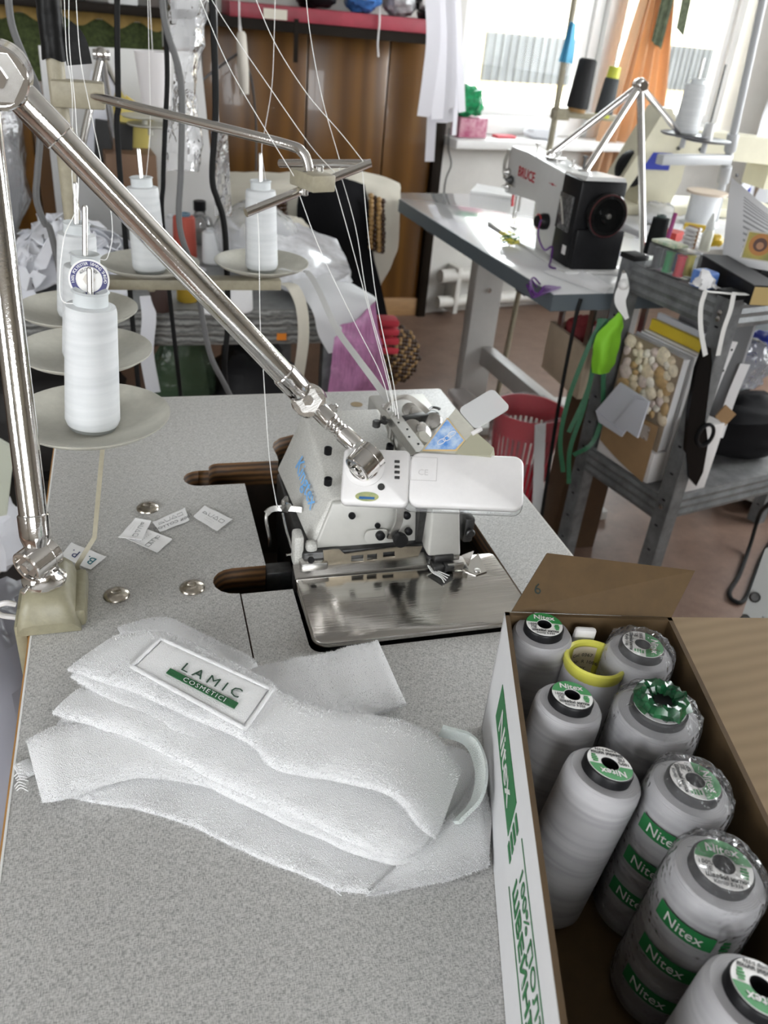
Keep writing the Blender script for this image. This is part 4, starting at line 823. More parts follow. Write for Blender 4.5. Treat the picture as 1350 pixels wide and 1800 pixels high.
# power cables and rods hanging behind the stand
def cable(pts, r, material, lb, cat='cable'):
    pts = [V3(pts[0][0],pts[0][1],2.745)]+catmull(pts, 6)
    m = MB(); m.tube(pts, r, 8, 1); o = m.build('power_cable', material); origin_to(o, pts[-1]); tag(o, lb, cat, 'cables hanging behind the stand')
cable([Yp(12,-40,1.35),Yp(20,40,1.35),Yp(44,105,1.35),Yp(66,160,1.36),Yp(70,240,1.36),Yp(66,300,1.36),Yp(64,350,1.36),Yp(78,392,1.36),Yp(95,430,1.36),V3(-.10,1.36,.66)],.0048,GREYCAB,'grey cable winding down behind the lamp joint')
cable([Yp(206,-40,1.42),Yp(206,60,1.42),Yp(208,180,1.42),Yp(210,292,1.42),V3(-.01,1.42,.50)],.0042,BLACKRUB,'thin straight black cable hanging beside the white sheets')
cable([Yp(283,-40,1.45),Yp(290,40,1.45),Yp(314,120,1.45),Yp(320,180,1.45),Yp(318,300,1.45),Yp(316,400,1.45),Yp(345,490,1.45),Yp(356,560,1.45),Yp(372,630,1.45),Yp(402,690,1.45),V3(.22,1.45,.45)],.0050,GREYCAB,'grey cable hanging in front of the plastic sleeve')
cable([Yp(370,-40,1.47),Yp(376,60,1.47),Yp(379,200,1.47),Yp(373,310,1.47),Yp(382,350,1.47),Yp(391,378,1.47),Yp(397,430,1.47),Yp(401,560,1.47),Yp(398,680,1.47),V3(.21,1.47,.45)],.0052,BLACKRUB,'thick black cable hanging beside the last thread cone')
cable([Yp(292,60,1.50),Yp(294,140,1.50),Yp(290,230,1.50),Yp(287,320,1.50),Yp(288,420,1.50),V3(.07,1.5,.5)],.0040,BLACKRUB,'thin black cable hanging behind the plastic sleeve')
# ================================================================== CARDBOARD BOX OF THREAD CONES
KRAFT_SHADED = mat('kraft_board', (.080,.047,.017), .8, var=.10, scale=60, bump=.1, bscale=120)  # box kraft with the shade of inside and back flap in its colour
KRAFT_LIT = wave_mat('kraft_flap', (.235,.165,.092), (.275,.195,.112), 'Y', 26, .8, 1.0)  # same kraft, lightened in colour for the flap that faces the window
BOXW = mat('white_print_board', (.68,.68,.69), .55, var=.02, scale=30)
GREENP = mat('green_print', (.015,.16,.045), .55)
BZ0, BZ1 = TZ+.0008, .880
bl, br = V3(.249,.441,0), V3(.3765,.4135,0); dl = nrm(V3(-.305,-.952,0)); dr = nrm(V3(-.255,-.967,0)); BLn = .365
fl_, fr_ = bl+dl*BLn, br+dr*BLn
bxo = thing('cardboard_box', 'open white-printed cardboard box full of grey thread cones', 'box', (bl+fr_)/2+V3(0,0,BZ0))
up3 = V3(0,0,1)
def wall(a, b, inn, name, z0=BZ0, z1=BZ1, th=.0035):
    m = MB(); n_ = nrm(inn); p = [a,b,b+n_*th,a+n_*th]
    vs_ = [q*1+V3(0,0,z0) for q in p]+[q*1+V3(0,0,z1) for q in p]
    m.cur = 0; m.add(vs_,[(2,3,7,6),(4,5,6,7),(3,0,4,7),(1,2,6,5),(3,2,1,0)]); m.cur = 1; m.add([vs_[0],vs_[1],vs_[5],vs_[4]],[(0,1,2,3)])
    return m.build(name, [KRAFT_SHADED, BOXW], bxo, smooth=0)
rin = nrm(br-bl)
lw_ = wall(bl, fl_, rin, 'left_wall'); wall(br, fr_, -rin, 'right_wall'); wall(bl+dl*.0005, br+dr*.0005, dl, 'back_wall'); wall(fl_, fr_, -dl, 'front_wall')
m = MB(); q = [bl+rin*.002,br-rin*.002,fr_-rin*.002,fl_+rin*.002]; m.hexa([V3(p[0],p[1],BZ0) for p in q]+[V3(p[0],p[1],BZ0+.003) for p in q]); m.build('box_floor', KRAFT_SHADED, bxo)
def flap(a, b, c, d, th, name, mats, sgn=-1):
    n_ = -nrm(np.cross(b-a, d-a)) if sgn < 0 else nrm(np.cross(b-a, d-a)); m = MB(); m.cur = 0
    vs_ = [a,b,c,d]+[p+n_*th for p in (a,b,c,d)]
    m.add(vs_,[(0,1,2,3),(0,1,5,4),(1,2,6,5),(2,3,7,6),(3,0,4,7)]); m.cur = 1; m.add(vs_[4:],[(0,1,2,3)]); return m.build(name, mats, bxo, smooth=0)
zt3 = V3(0,0,BZ1)
fbk = flap(bl+zt3+V3(.006,0,0), br+zt3, Zp(1222,1003,.912), Zp(962,972,.912), .0032, 'back_flap', [KRAFT_SHADED, BOXW])
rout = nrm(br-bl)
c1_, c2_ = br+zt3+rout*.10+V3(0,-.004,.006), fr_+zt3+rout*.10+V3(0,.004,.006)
flap(br+zt3, fr_+zt3, c2_, c1_, .0032, 'right_flap', [KRAFT_LIT, BOXW])
# marker number on the back flap
a = Zp(945,1034,.893); fu = nrm(br-bl); fv = nrm(Zp(962,972,.912)-(bl+zt3)); fv = nrm(fv-fu*(fv@fu)); fnm = np.cross(fu,fv)
d = ray(945,1036); pln = bl+zt3; fn_ = fnm if fnm@(CAMP-pln) > 0 else -fnm; t = ((pln+fn_*.0006-CAMP)@fn_)/(d@fn_)
lettering('6', .012, CAMP+d*t, fu, fv, mat('marker',(.01,.02,.015),.6), bxo, 'marker_number')
# printing on the left face
ln = -rin; lu = dl
def on_lface(px,py,l=.0006):
    d = ray(px,py); o_ = bl+ln*l; nn = nrm(np.cross(lu, up3)); t = ((o_-CAMP)@nn)/(d@nn); return CAMP+d*t
lnn = nrm(np.cross(lu,up3)); lnn = lnn if lnn@ln > 0 else -lnn
def lrect(s0,s1,z0,z1,material,name,l=.0005):
    m = MB(); p = [bl+lu*s0+V3(0,0,z0),bl+lu*s1+V3(0,0,z0),bl+lu*s1+V3(0,0,z1),bl+lu*s0+V3(0,0,z1)]
    m.hexa([q+lnn*.0001 for q in p]+[q+lnn*l for q in p]); return m.build(name, material, bxo, smooth=0)
zm = (BZ0+BZ1)/2
lrect(.045,.150,zm-.004,zm+.028,GREENP,'brand_panel')
lettering('Nitex', .027, bl+lu*.0975+V3(0,0,zm+.011)+lnn*.0008, lu, up3, WHITEP, bxo, 'brand_lettering', bold=.0002, xs=1.15)
lf = MB()
for k in range(4):
    for (s0,s1,z_) in ((.155,.168,zm+.02-.009*k),): lf.hexa([bl+lu*s0+V3(0,0,z_)+lnn*.0002,bl+lu*s1+V3(0,0,z_)+lnn*.0002,bl+lu*s1+V3(0,0,z_+.005)+lnn*.0002,bl+lu*s0+V3(0,0,z_+.005)+lnn*.0002]+[bl+lu*s_+V3(0,0,zz)+lnn*.0006 for s_,zz in ((s0,z_),(s1,z_),(s1,z_+.005),(s0,z_+.005))])
lf.build('leaf_mark', GREENP, bxo, smooth=0)
lrect(.178,.355,zm+.030,zm+.0312,GREENP,'print_line'); lrect(.178,.355,zm-.016,zm-.0148,GREENP,'print_line')
lettering('100% ПОЛІЕСТЕР', .0155, bl+lu*.265+V3(0,0,zm+.019)+lnn*.0005, lu, up3, GREENP, bxo, 'box_print', xs=1.15)
lettering('ШВЕЙНІ НИТКИ', .0195, bl+lu*.268+V3(0,0,zm-.001)+lnn*.0005, lu, up3, GREENP, bxo, 'box_print', bold=.0003, xs=1.05)
# --- grey cones
def grey_thread():
    m = bpy.data.materials.new('grey_cone_thread'); m.use_nodes = True; N = m.node_tree.nodes; L = m.node_tree.links; b = N['Principled BSDF']; b.inputs['Roughness'].default_value = .62
    tc = N.new('ShaderNodeTexCoord'); mp = N.new('ShaderNodeMapping'); mp.inputs['Scale'].default_value = (3,3,55); L.new(tc.outputs['Object'], mp.inputs[0])
    n = N.new('ShaderNodeTexNoise'); n.inputs['Scale'].default_value = 1.6; n.inputs['Distortion'].default_value = 1.2; L.new(mp.outputs[0], n.inputs['Vector'])
    r = N.new('ShaderNodeValToRGB'); r.color_ramp.elements[0].position = .38; r.color_ramp.elements[0].color = (.31,.305,.315,1); r.color_ramp.elements[1].position = .60; r.color_ramp.elements[1].color = (.41,.405,.415,1); L.new(n.outputs['Fac'], r.inputs[0]); L.new(r.outputs[0], b.inputs['Base Color'])
    w = N.new('ShaderNodeTexWave'); w.bands_direction = 'Z'; w.inputs['Scale'].default_value = 300; w.inputs['Distortion'].default_value = 2; L.new(tc.outputs['Object'], w.inputs[0])
    w2 = N.new('ShaderNodeTexWave'); w2.wave_type = 'RINGS'; w2.rings_direction = 'Z'; w2.inputs['Scale'].default_value = 260; L.new(tc.outputs['Object'], w2.inputs[0])
    ad = N.new('ShaderNodeMath'); ad.operation = 'ADD'; L.new(w.outputs['Fac'], ad.inputs[0]); L.new(w2.outputs['Fac'], ad.inputs[1])
    bp = N.new('ShaderNodeBump'); bp.inputs['Strength'].default_value = .25; bp.inputs['Distance'].default_value = .0004; L.new(ad.outputs[0], bp.inputs['Height']); L.new(bp.outputs[0], b.inputs['Normal']); return m
GTH = grey_thread(); LABW = mat('label_white', (.78,.77,.76), .5); LABG = mat('label_green', (.02,.24,.055), .5); INKB = mat('label_ink', (.06,.06,.06), .6)
WRAP = clear_mat('shrink_wrap', (1,1,1), .06, .12, .13, bump=.9, bscale=90)
def disc_segment(r, cut, z, n=40, hole=.0052):
    """part of a ring on the green side of a chord at height cut"""
    pts = []
    a0 = math.asin(cut/r)
    outer = [(r*math.cos(a), r*math.sin(a)) for a in np.linspace(a0, PI-a0, 24)]
    return outer
def grey_cone(lb, r, H, wrapped=False, spin=0.0, prints=()):
    """built upright at the origin, then placed"""
    t = thing('thread_cone', lb, 'thread cone', (0,0,0), 'grey cones in the cardboard box')
    rc = r*.62; k = r/.0245
    m = MB(); m.lathe([(r*.92,0),(r*1.0,.004),(r,.012),(r*.975,H-.010),(r*.95,H-.004),(r*.86,H-.0008),(rc*1.02,H-.0004),(rc,H-.004)],44,(0,0,0)); m.build('wound_thread', GTH, t, smooth=40)
    m = MB(); m.lathe([(rc,H-.006),(rc*1.02,H+.0045),(rc*.97,H+.0058),(rc*.90,H+.0060),(.0055*k,H+.0060),(.0052*k,H+.003),(.0052*k,H-.02),(.0001,H-.02)],40,(0,0,0),cap=(True,True)); core = m.build('core_tube', BLACK, t)
    zl = H+.0061; rl = rc*.93
    m = MB(); m.lathe([(.0056*k,0),(.0056*k,.0003),(rl,.0003),(rl,0)],44,(0,0,zl),cap=(False,False)); lab_ = m.build('round_label', LABW, t)
    cs, sn = math.cos(spin), math.sin(spin); uu = V3(cs,sn,0); vv = V3(-sn,cs,0)
    # green half of the label
    n_ = 40; a0 = math.asin(.12); rows = [[],[]]
    for i in range(n_+1):
        a = a0+(PI-2*a0)*i/n_; X_ = rl*.995*math.cos(a); Y_ = rl*.995*math.sin(a)
        yl = rl*.12; xi = X_
        if abs(xi) < .0056*k: yl = max(yl, math.sqrt(max(0,(.0058*k)**2-xi*xi)))
        rows[0].append(uu*X_+vv*Y_+V3(0,0,zl+.0005)); rows[1].append(uu*xi+vv*min(yl,Y_)+V3(0,0,zl+.0005))
    MB().grid(rows).build('green_segment', LABG, lab_)
    lettering('Nitex', rl*.50, uu*0+vv*rl*.55+V3(0,0,zl+.0007), uu, vv, WHITEP, lab_, 'print', depth=.0002, bold=.0001)
    lettering('100%', rl*.24, -uu*rl*.66-vv*rl*.10+V3(0,0,zl+.0006), uu, vv, INKB, lab_, 'print', depth=.0002)
    lettering('ПЕ', rl*.24, -uu*rl*.60-vv*rl*.34+V3(0,0,zl+.0006), uu, vv, INKB, lab_, 'print', depth=.0002)
    lettering('Швейні нитки', rl*.225, -vv*rl*.58+V3(0,0,zl+.0006), uu, vv, INKB, lab_, 'print', depth=.0002, bold=.00008)
    lettering('Колір S-336', rl*.19, -vv*rl*.80+V3(0,0,zl+.0006), uu, vv, INKB, lab_, 'print', depth=.0002)
    lm = MB()
    for q in range(4):
        w_ = rl*(.15,.19,.17,.12)[q]; lm.box(uu*rl*.66-vv*rl*(.02+.125*q)+V3(0,0,zl+.0006),(w_*1.5,rl*.075,.0002),axes=(uu,vv,V3(0,0,1)))
    lm.build('leaf_mark', LABG, lab_)
    if wrapped:
        rows = []; n1 = 36
        for i,(rr,h,j) in enumerate(((1.02,.002,.0),(1.03,.03,.2),(1.03,.06,.3),(1.02,H-.02,.4),(1.0,H-.004,.8),(.93,H+.004,1.4),(.80,H+.0075,1.8),(.62,H+.0095,1.6),(.42,H+.0085,1.2),(.2,H+.0078,.8),(.02,H+.0078,0))):
            rows.append([V3((r*rr+j*.0012*fbm((math.cos(2*PI*q/n1)*3,math.sin(2*PI*q/n1)*3,h*90),1.3,r*900))*math.cos(2*PI*q/n1),(r*rr+j*.0012*fbm((math.cos(2*PI*q/n1)*3,math.sin(2*PI*q/n1)*3,h*90),1.3,r*900))*math.sin(2*PI*q/n1),h+j*.0016*fbm((math.cos(2*PI*q/n1)*4,math.sin(2*PI*q/n1)*4,i),1.1,r*500)) for q in range(n1+1)])
        m = MB(); m.grid(rows); wr = m.build('plastic_wrap', WRAP, t, smooth=25)
        for (a, h, txt) in prints:
            hw, hh = .017, .0055; m = MB(); pr_ = []
            for i in range(9):
                aa = a+(-hw+2*hw*i/8)/(r*1.04); pr_.append((V3(r*1.045*math.cos(aa),r*1.045*math.sin(aa),h-hh),V3(r*1.045*math.cos(aa),r*1.045*math.sin(aa),h+hh)))
            MB().grid([[p[0] for p in pr_],[p[1] for p in pr_]]).build('wrap_print', GREENP, wr)
            def bend(x,y,z,a=a,h=h): aa = a+x/(r*1.045); rr = r*1.045+.0004+z; return V3(rr*math.cos(aa),rr*math.sin(aa),h+y)
            lettering('Nitex', .0098, None, (1,0,0),(0,1,0), WHITEP, wr, 'wrap_lettering', bend=bend, depth=.0002)
            for q in range(4):
                a1 = a+(hw+.006)/(r*1.045); rr = r*1.045; hq = h+.004-.003*q; w_ = (.004,.005,.005,.003)[q]/r
                MB().grid([[V3(rr*math.cos(a1+w_*s_),rr*math.sin(a1+w_*s_),hq-.001) for s_ in (-.5,0,.5)],[V3(rr*math.cos(a1+w_*s_),rr*math.sin(a1+w_*s_),hq+.001) for s_ in (-.5,0,.5)]]).build('leaf_mark', GREENP, wr)
    return t
def set_cone(t, px, py, zl, H, lean=(0,0), base_z=BZ0+.0035):
    """stand the cone on the box floor so that its label centre lies at the pixel at height zl"""
    T = Zp(px,py,zl); ax = nrm(V3(lean[0],lean[1],1)); B = T-ax*(H+.006)
    q = V3(0,0,1); v = np.cross(q, ax); s_ = np.linalg.norm(v)
    if s_ > 1e-6: t.rotation_mode = 'QUATERNION'; t.rotation_quaternion = Matrix.Rotation(math.acos(max(-1,min(1,q@ax))),4,Vector(v)).to_quaternion()
    t.location = Vector(B)
HB = .112
def cone_at(lb, px, py, r, spin, lean, zl=None, wrapped=False, prints=()):
    ln_ = math.sqrt(1+lean[0]**2+lean[1]**2); tl = math.hypot(*lean)/ln_
    t = grey_cone(lb, r, HB, wrapped, spin, prints); z_ = BZ0+.0038+(HB+.006)/ln_+r*.95*tl if zl is None else zl
    set_cone(t, px, py, z_, HB, lean)
R_ = math.radians
cone_at('unwrapped grey thread cone in the box corner under the flap numbered six', 957,1098,.0232,R_(-20),(.0,.02))
cone_at('grey thread cone in loose clear film beside the back flap corner', 1130,1133,.0255,R_(-120),(.05,.02),wrapped=True,prints=((-2.4,.05,''),))
cone_at('unwrapped grey thread cone standing between the yellow core and the leaning cone', 1006,1222,.0236,R_(-18),(.10,.05))
cone_at('big grey thread cone whose film is tucked into its core with green print', 1160,1240,.0300,R_(30),(.02,.02),wrapped=True,prints=((-2.3,.07,''),(-1.2,.03,'')))
cone_at('unwrapped grey thread cone leaning against the box wall', 1072,1343,.0245,R_(165),(.21,.06))
cone_at('grey thread cone in clear film with its label turned sideways', 1222,1372,.0262,R_(-105),(.12,.03),wrapped=True,prints=((-2.5,.09,''),(-2.5,.062,''),(-2.5,.034,'')))
cone_at('grey thread cone in clear film with rows of green prints on its side', 1272,1520,.0272,R_(-25),(.08,.0),wrapped=True,prints=((-2.6,.088,''),(-2.6,.058,''),(-2.6,.028,''),(-1.35,.066,''),(-1.35,.036,'')))
cone_at('unwrapped grey thread cone in the front part of the box', 1338,1735,.0250,R_(150),(.18,.05))
# crumpled green-printed film over the big cone
P = Zp(1160,1240,.8865); t = thing('film_tuck', 'green printed clear film crumpled into the big cone core', 'film', P)
m = MB(); rows = []
for i in range(7):
    f = i/6; rr = .0185*(1-f)+.006*f; rows.append([P+V3((rr+.003*fbm((k,i,0),.9,7))*math.cos(2*PI*k/26),(rr+.003*fbm((k,i,0),.9,7))*math.sin(2*PI*k/26),.004-.0*f+.006*math.sin(PI*f)+.004*fbm((k*1.3,i,3),.8,2)) for k in range(26)]); rows[-1].append(rows[-1][0])
m.grid(rows); m.build('crumpled_film', mat('green_film',(.012,.10,.035),.18,var=.6,scale=120,col2=(.004,.02,.01)), t, smooth=20)
m = MB(); m.lathe([(.0001,.004),(.010,.0045)],20,P); m.build('dark_core', BLACK, t)
# yellow cone core with a printed slip inside
yl = thing('yellow_cone', 'yellow plastic cone core wound with pale thread in the box', 'thread cone', (0,0,0))
r = .0215; m = MB(); m.lathe([(r*1.15,0),(r*1.12,.05),(r*1.0,.100),(r*.97,.104)],36,(0,0,0),cap=(True,False)); m.build('wound_thread', mat('pale_lilac_thread',(.60,.60,.64),.7), yl)
m = MB(); m.lathe([(r*.99,.100),(r*1.05,.104),(r*1.05,.109),(r*.99,.1105),(r*.90,.109),(r*.84,.09),(r*.78,.04),(.0001,.038)],40,(0,0,0),cap=(False,False)); m.build('yellow_core', mat('yellow_plastic',(.62,.60,.10),.35), yl)
m = MB(); rows = [[V3(r*.83*math.cos(a),r*.83*math.sin(a),h) for a in np.linspace(R_(55),R_(120),9)] for h in (.062,.080,.1065)]; m.grid(rows); sl_ = m.build('printed_slip', mat('slip_paper',(.62,.55,.42),.7), yl)
def sb(x,y,z): a = R_(88)-x/(r*.80); return V3((r*.815-z)*math.cos(a),(r*.815-z)*math.sin(a),.086+y)
for k, tx in enumerate(('Col. 0367','Lot Nr. R 1006','5000Y','Spun Poly 40/2')): lettering(tx,.0042,None,(1,0,0),(0,1,0),INKB,sl_,'print',bend=lambda x,y,z,k=k: sb(-x,-(y)+.012-.006*k if 0 else .012-.006*k+y,z) if 0 else sb(x,.013-.0062*k+y,z),depth=.0001)
T = Zp(1047,1158,.872); ax = nrm(V3(.06,.06,1)); v = np.cross((0,0,1),ax); yl.rotation_mode = 'QUATERNION'; yl.rotation_quaternion = Matrix.Rotation(math.acos(ax[2]),4,Vector(v)).to_quaternion(); yl.location = Vector(T-ax*.109)
q = Zp(1024,1124,.866); o = MB().box(q,(.017,.006,.024),rot=(.1,0,-.25),bevel=.004).build('white_slip', WHITEP); origin_to(o, q-V3(0,0,.012)); tag(o,'white rounded card tucked behind the yellow cone core','card')

# ================================================================== FOLDED TERRY HEADBAND
def terry():
    m = bpy.data.materials.new('white_terry'); m.use_nodes = True; N = m.node_tree.nodes; L = m.node_tree.links; b = N['Principled BSDF']
    b.inputs['Base Color'].default_value = (.75,.75,.755,1); b.inputs['Roughness'].default_value = .95; b.inputs['Specular IOR Level'].default_value = .1; b.inputs['Sheen Weight'].default_value = .25
    tc = N.new('ShaderNodeTexCoord'); v = N.new('ShaderNodeTexVoronoi'); v.inputs['Scale'].default_value = 1500; L.new(tc.outputs['Object'], v.inputs['Vector'])
    n = N.new('ShaderNodeTexNoise'); n.inputs['Scale'].default_value = 900; L.new(tc.outputs['Object'], n.inputs['Vector']); ad = N.new('ShaderNodeMath'); ad.operation = 'ADD'; L.new(v.outputs['Distance'], ad.inputs[0]); L.new(n.outputs['Fac'], ad.inputs[1])
    bp = N.new('ShaderNodeBump'); bp.inputs['Strength'].default_value = .75; bp.inputs['Distance'].default_value = .0007; L.new(ad.outputs[0], bp.inputs['Height']); L.new(bp.outputs[0], b.inputs['Normal']); return m
TERRY = terry(); PILE = mat('terry_pile', (.76,.76,.765), .95, spec=.1)
hb = thing('terry_headband', 'folded white terry headband with an embroidered green label', 'headband', (.08,.44,TZ))
rnd = random.Random(5)
def band(A, B, t, name, seed, wr=.0011, pile=900, crown=.0):
    A = catmull([Zp(*p) for p in A], 9); B = catmull([Zp(*p) for p in B], 9)
    n = 70
    def rs(C):
        C = np.array(C); s = np.concatenate([[0],np.cumsum(np.linalg.norm(np.diff(C,axis=0),axis=1))]); u = np.linspace(0,s[-1],n); return np.stack([np.interp(u,s,C[:,i]) for i in range(3)],1)
    A, B = rs(A), rs(B); rows = []; q = 34
    for i in range(n):
        a, b = A[i], B[i]; c = (a+b)/2; h = (b-a)/2; W = np.linalg.norm(h); hd = h/W
        tg = nrm((A[min(i+1,n-1)]+B[min(i+1,n-1)])-(A[max(i-1,0)]+B[max(i-1,0)])); up = np.cross(tg, hd); up = up if up[2] > 0 else -up
        e = min(1, 2.2*math.sin(PI*min(1,max(0,(i+.35)/(n-.3))))**.5); row = []
        for k in range(q):
            al = 2*PI*k/q; ca, sa = math.cos(al), math.sin(al)
            x = np.sign(ca)*abs(ca)**.35; y = np.sign(sa)*abs(sa)**.6
            p = c+hd*(x*(W-t*.2))+up*(y*t/2*e + (crown*(1-x*x) if y > -2 else 0))
            w = fbm(p, 38, seed, 2)*wr*1.3+fbm(p, 15, seed+4, 2)*wr*2.4+fbm(p, 190, seed+2, 1)*.0004
            p = p+up*w+hd*(fbm(p,60,seed+9,2)*.0008); p[2] = max(p[2], TZ+.0006); row.append(p)
        row.append(row[0]); rows.append(row)
    m = MB(); m.grid(rows); m.add(rows[0][:-1],[tuple(range(q))]); m.add(rows[-1][:-1],[tuple(range(q-1,-1,-1))]); o = m.build(name, TERRY, hb, smooth=180)
    # loop pile: short blades over the surface
    R2 = np.array(rows); vs_, fs = [], []
    for j in range(pile):
        i = rnd.randrange(n-1); k = rnd.randrange(q); p = R2[i,k]*(1-rnd.random()*.999)+0; u, v = rnd.random(), rnd.random()
        p = (R2[i,k]*(1-u)+R2[i+1,k]*u)*(1-v)+(R2[i,k+1]*(1-u)+R2[i+1,k+1]*u)*v
        nn = np.cross(R2[i+1,k]-R2[i,k], R2[i,k+1]-R2[i,k]); nl_ = np.linalg.norm(nn)
        if nl_ < 1e-12: continue
        nn = nn/nl_; cen = R2[i].mean(0); nn = nn if nn@(p-cen) > 0 else -nn
        if nn[2] < -.5: continue
        d_ = nrm(nn+V3(rnd.gauss(0,.55),rnd.gauss(0,.55),rnd.gauss(0,.4))); w_ = nrm(np.cross(d_, V3(rnd.gauss(0,1),rnd.gauss(0,1),.3)))*.00026; L_ = rnd.uniform(.0009,.0022)
        b0 = len(vs_); vs_ += [p-w_,p+w_,p+d_*L_]; fs.append((b0,b0+1,b0+2))
    pm = MB(); pm.add(vs_,fs); po = pm.build('pile', PILE, o, smooth=0); tag(po, kind='stuff'); return o, R2
z = TZ
band([(70,1330,z+.006),(220,1262,z+.007),(500,1270,z+.007),(700,1300,z+.007),(815,1318,z+.010),(850,1375,z+.010),(864,1440,z+.008)],
     [(120,1405,z+.003),(230,1424,z+.003),(330,1452,z+.003),(430,1500,z+.003),(540,1545,z+.003),(648,1574,z+.003),(858,1528,z+.004)],.008,'base_fold',1,pile=26000)
band([(736,1486,z+.014),(775,1450,z+.017),(812,1408,z+.018),(840,1358,z+.018)],[(640,1579,z+.006),(720,1564,z+.006),(800,1546,z+.006),(862,1522,z+.006)],.007,'corner_fold',2,pile=9000)
band([(45,1296,z+.020),(118,1270,z+.024),(230,1278,z+.025),(420,1335,z+.024),(560,1400,z+.022)],[(76,1416,z+.006),(140,1402,z+.009),(250,1372,z+.014),(400,1400,z+.014),(540,1460,z+.013)],.011,'left_fold',3,pile=13000,crown=.002)
band([(205,1102,z+.022),(290,1086,z+.022),(365,1118,z+.018),(448,1160,z+.014)],[(235,1150,z+.020),(330,1165,z+.018),(400,1195,z+.014),(470,1210,z+.012)],.010,'back_fold',4,pile=9000)
band([(395,1195,z+.022),(455,1172,z+.021),(560,1150,z+.019),(663,1124,z+.017)],[(480,1300,z+.022),(560,1272,z+.020),(640,1258,z+.016),(716,1240,z+.010)],.006,'flat_end',5,pile=9000)
band([(148,1204,z+.034),(300,1225,z+.036),(500,1300,z+.034),(700,1370,z+.028),(790,1420,z+.022)],[(88,1258,z+.030),(230,1304,z+.029),(400,1388,z+.025),(560,1462,z+.021),(680,1510,z+.017),(735,1502,z+.016)],.012,'middle_fold',6,pile=15000,crown=.002)
band([(155,1222,z+.026),(300,1245,z+.028),(500,1320,z+.026),(700,1390,z+.022),(780,1440,z+.016)],[(96,1276,z+.022),(235,1320,z+.021),(400,1404,z+.018),(560,1478,z+.015),(680,1524,z+.012),(728,1518,z+.011)],.010,'lower_ply',16,pile=9000,crown=.001)
band([(170,1160,z+.040),(300,1190,z+.041),(420,1240,z+.040),(560,1300,z+.036)],[(120,1192,z+.040),(225,1252,z+.038),(340,1306,z+.034),(450,1345,z+.030)],.010,'under_ply',7,pile=9000,crown=.001)
topA = [(218,1112,z+.046),(293,1114,z+.050),(373,1152,z+.051),(467,1190,z+.051),(512,1230,z+.048),(590,1250,z+.048),(667,1258,z+.050),(753,1284,z+.047),(812,1350,z+.038)]
topB = [(114,1180,z+.046),(200,1206,z+.049),(310,1256,z+.049),(432,1308,z+.047),(482,1356,z+.042),(600,1378,z+.045),(688,1404,z+.047),(732,1452,z+.040),(764,1480,z+.030)]
to, TR = band(topA, topB, .011,'top_fold',8,pile=26000,crown=.003)
m = MB(); hemp = [Zp(775,1284,z+.040),Zp(825,1302,z+.036),Zp(846,1350,z+.032),Zp(838,1405,z+.026),Zp(802,1446,z+.020)]; m.ribbon(hemp,(.5,-.3,.8),.011,.0028,6); m.build('rolled_hem', mat('mint_terry',(.80,.85,.83),.95,spec=.1,bump=.7,bscale=900), hb)
m = MB(); m.box(Zp(44,1352,z+.004),(.012,.016,.004),rot=(0,0,.4),bevel=.0018); m.build('frayed_end', TERRY, hb)
for k in range(9):
    a = Zp(30+2*(k%3),1345+6*k,z+.005); MB().tube([a+V3(.006,0,0),a+V3(.001,.0004*k,.001),a+V3(-.002,.0012*(k%3),-.0006)],.0004,4,3).build('loose_yarn', PILE, hb)
MB().tube([Zp(585,1558,z+.003),Zp(592,1568,z+.006),Zp(600,1574,z+.001)],.0004,4,5).build('loose_yarn', PILE, hb)
# sewn-on label patch with embroidery: lies on the top fold
top_pts = TR.reshape(-1,3)
def top_z(px, py):
    best = None
    for it in range(3):
        zc = (z+.055) if best is None else best; P_ = Zp(px,py,zc); d2 = (top_pts[:,0]-P_[0])**2+(top_pts[:,1]-P_[1])**2; near = top_pts[np.argsort(d2)[:14]]; best = near[:,2].max()
    return best
cor = [(240,1172),(428,1274),(470,1214),(285,1128)]     # bl, br, tr, tl of the patch
def patch_pt(u, v, lift=.0012):
    x = cor[0][0]*(1-u)*(1-v)+cor[1][0]*u*(1-v)+cor[2][0]*u*v+cor[3][0]*(1-u)*v; y = cor[0][1]*(1-u)*(1-v)+cor[1][1]*u*(1-v)+cor[2][1]*u*v+cor[3][1]*(1-u)*v
    return x, y
gx = 12; ZZ = np.array([[top_z(*patch_pt(i/gx,j/6)) for i in range(gx+1)] for j in range(7)])
ZZ = np.stack([np.convolve(np.pad(r_,2,mode='edge'),np.ones(5)/5,'valid') for r_ in ZZ])
def patch_z(u, v):
    fi = min(max(u,0),1)*gx; fj = min(max(v,0),1)*6; i = min(int(fi),gx-1); j = min(int(fj),5); a = fi-i; b = fj-j
    return ZZ[j,i]*(1-a)*(1-b)+ZZ[j,i+1]*a*(1-b)+ZZ[j+1,i]*(1-a)*b+ZZ[j+1,i+1]*a*b
def patch(u, v, lift): x, y = patch_pt(u, v); return Zp(x, y, patch_z(u,v)+lift)
rows = [[patch(i/40,j/20,.0020) for i in range(41)] for j in range(21)]
MB().grid(rows,.0012).build('label_patch', mat('patch_terry',(.76,.76,.76),.9,spec=.1,bump=.5,bscale=900,stretch=(1,1,1)), hb, smooth=60)
ring = [(i/20,0) for i in range(21)]+[(1,j/8) for j in range(1,9)]+[(1-i/20,1) for i in range(1,21)]+[(0,1-j/8) for j in range(1,8)]
MB().tube([patch(u*1.06-.03,v*1.12-.06,.0022) for u,v in ring],.0017,8,1,closed=True).build('label_border', TERRY, hb, smooth=180)
EMB = mat('green_embroidery', (.012,.10,.03), .6, bump=.4, bscale=900); EMBD = mat('dark_green_embroidery', (.02,.06,.035), .6)
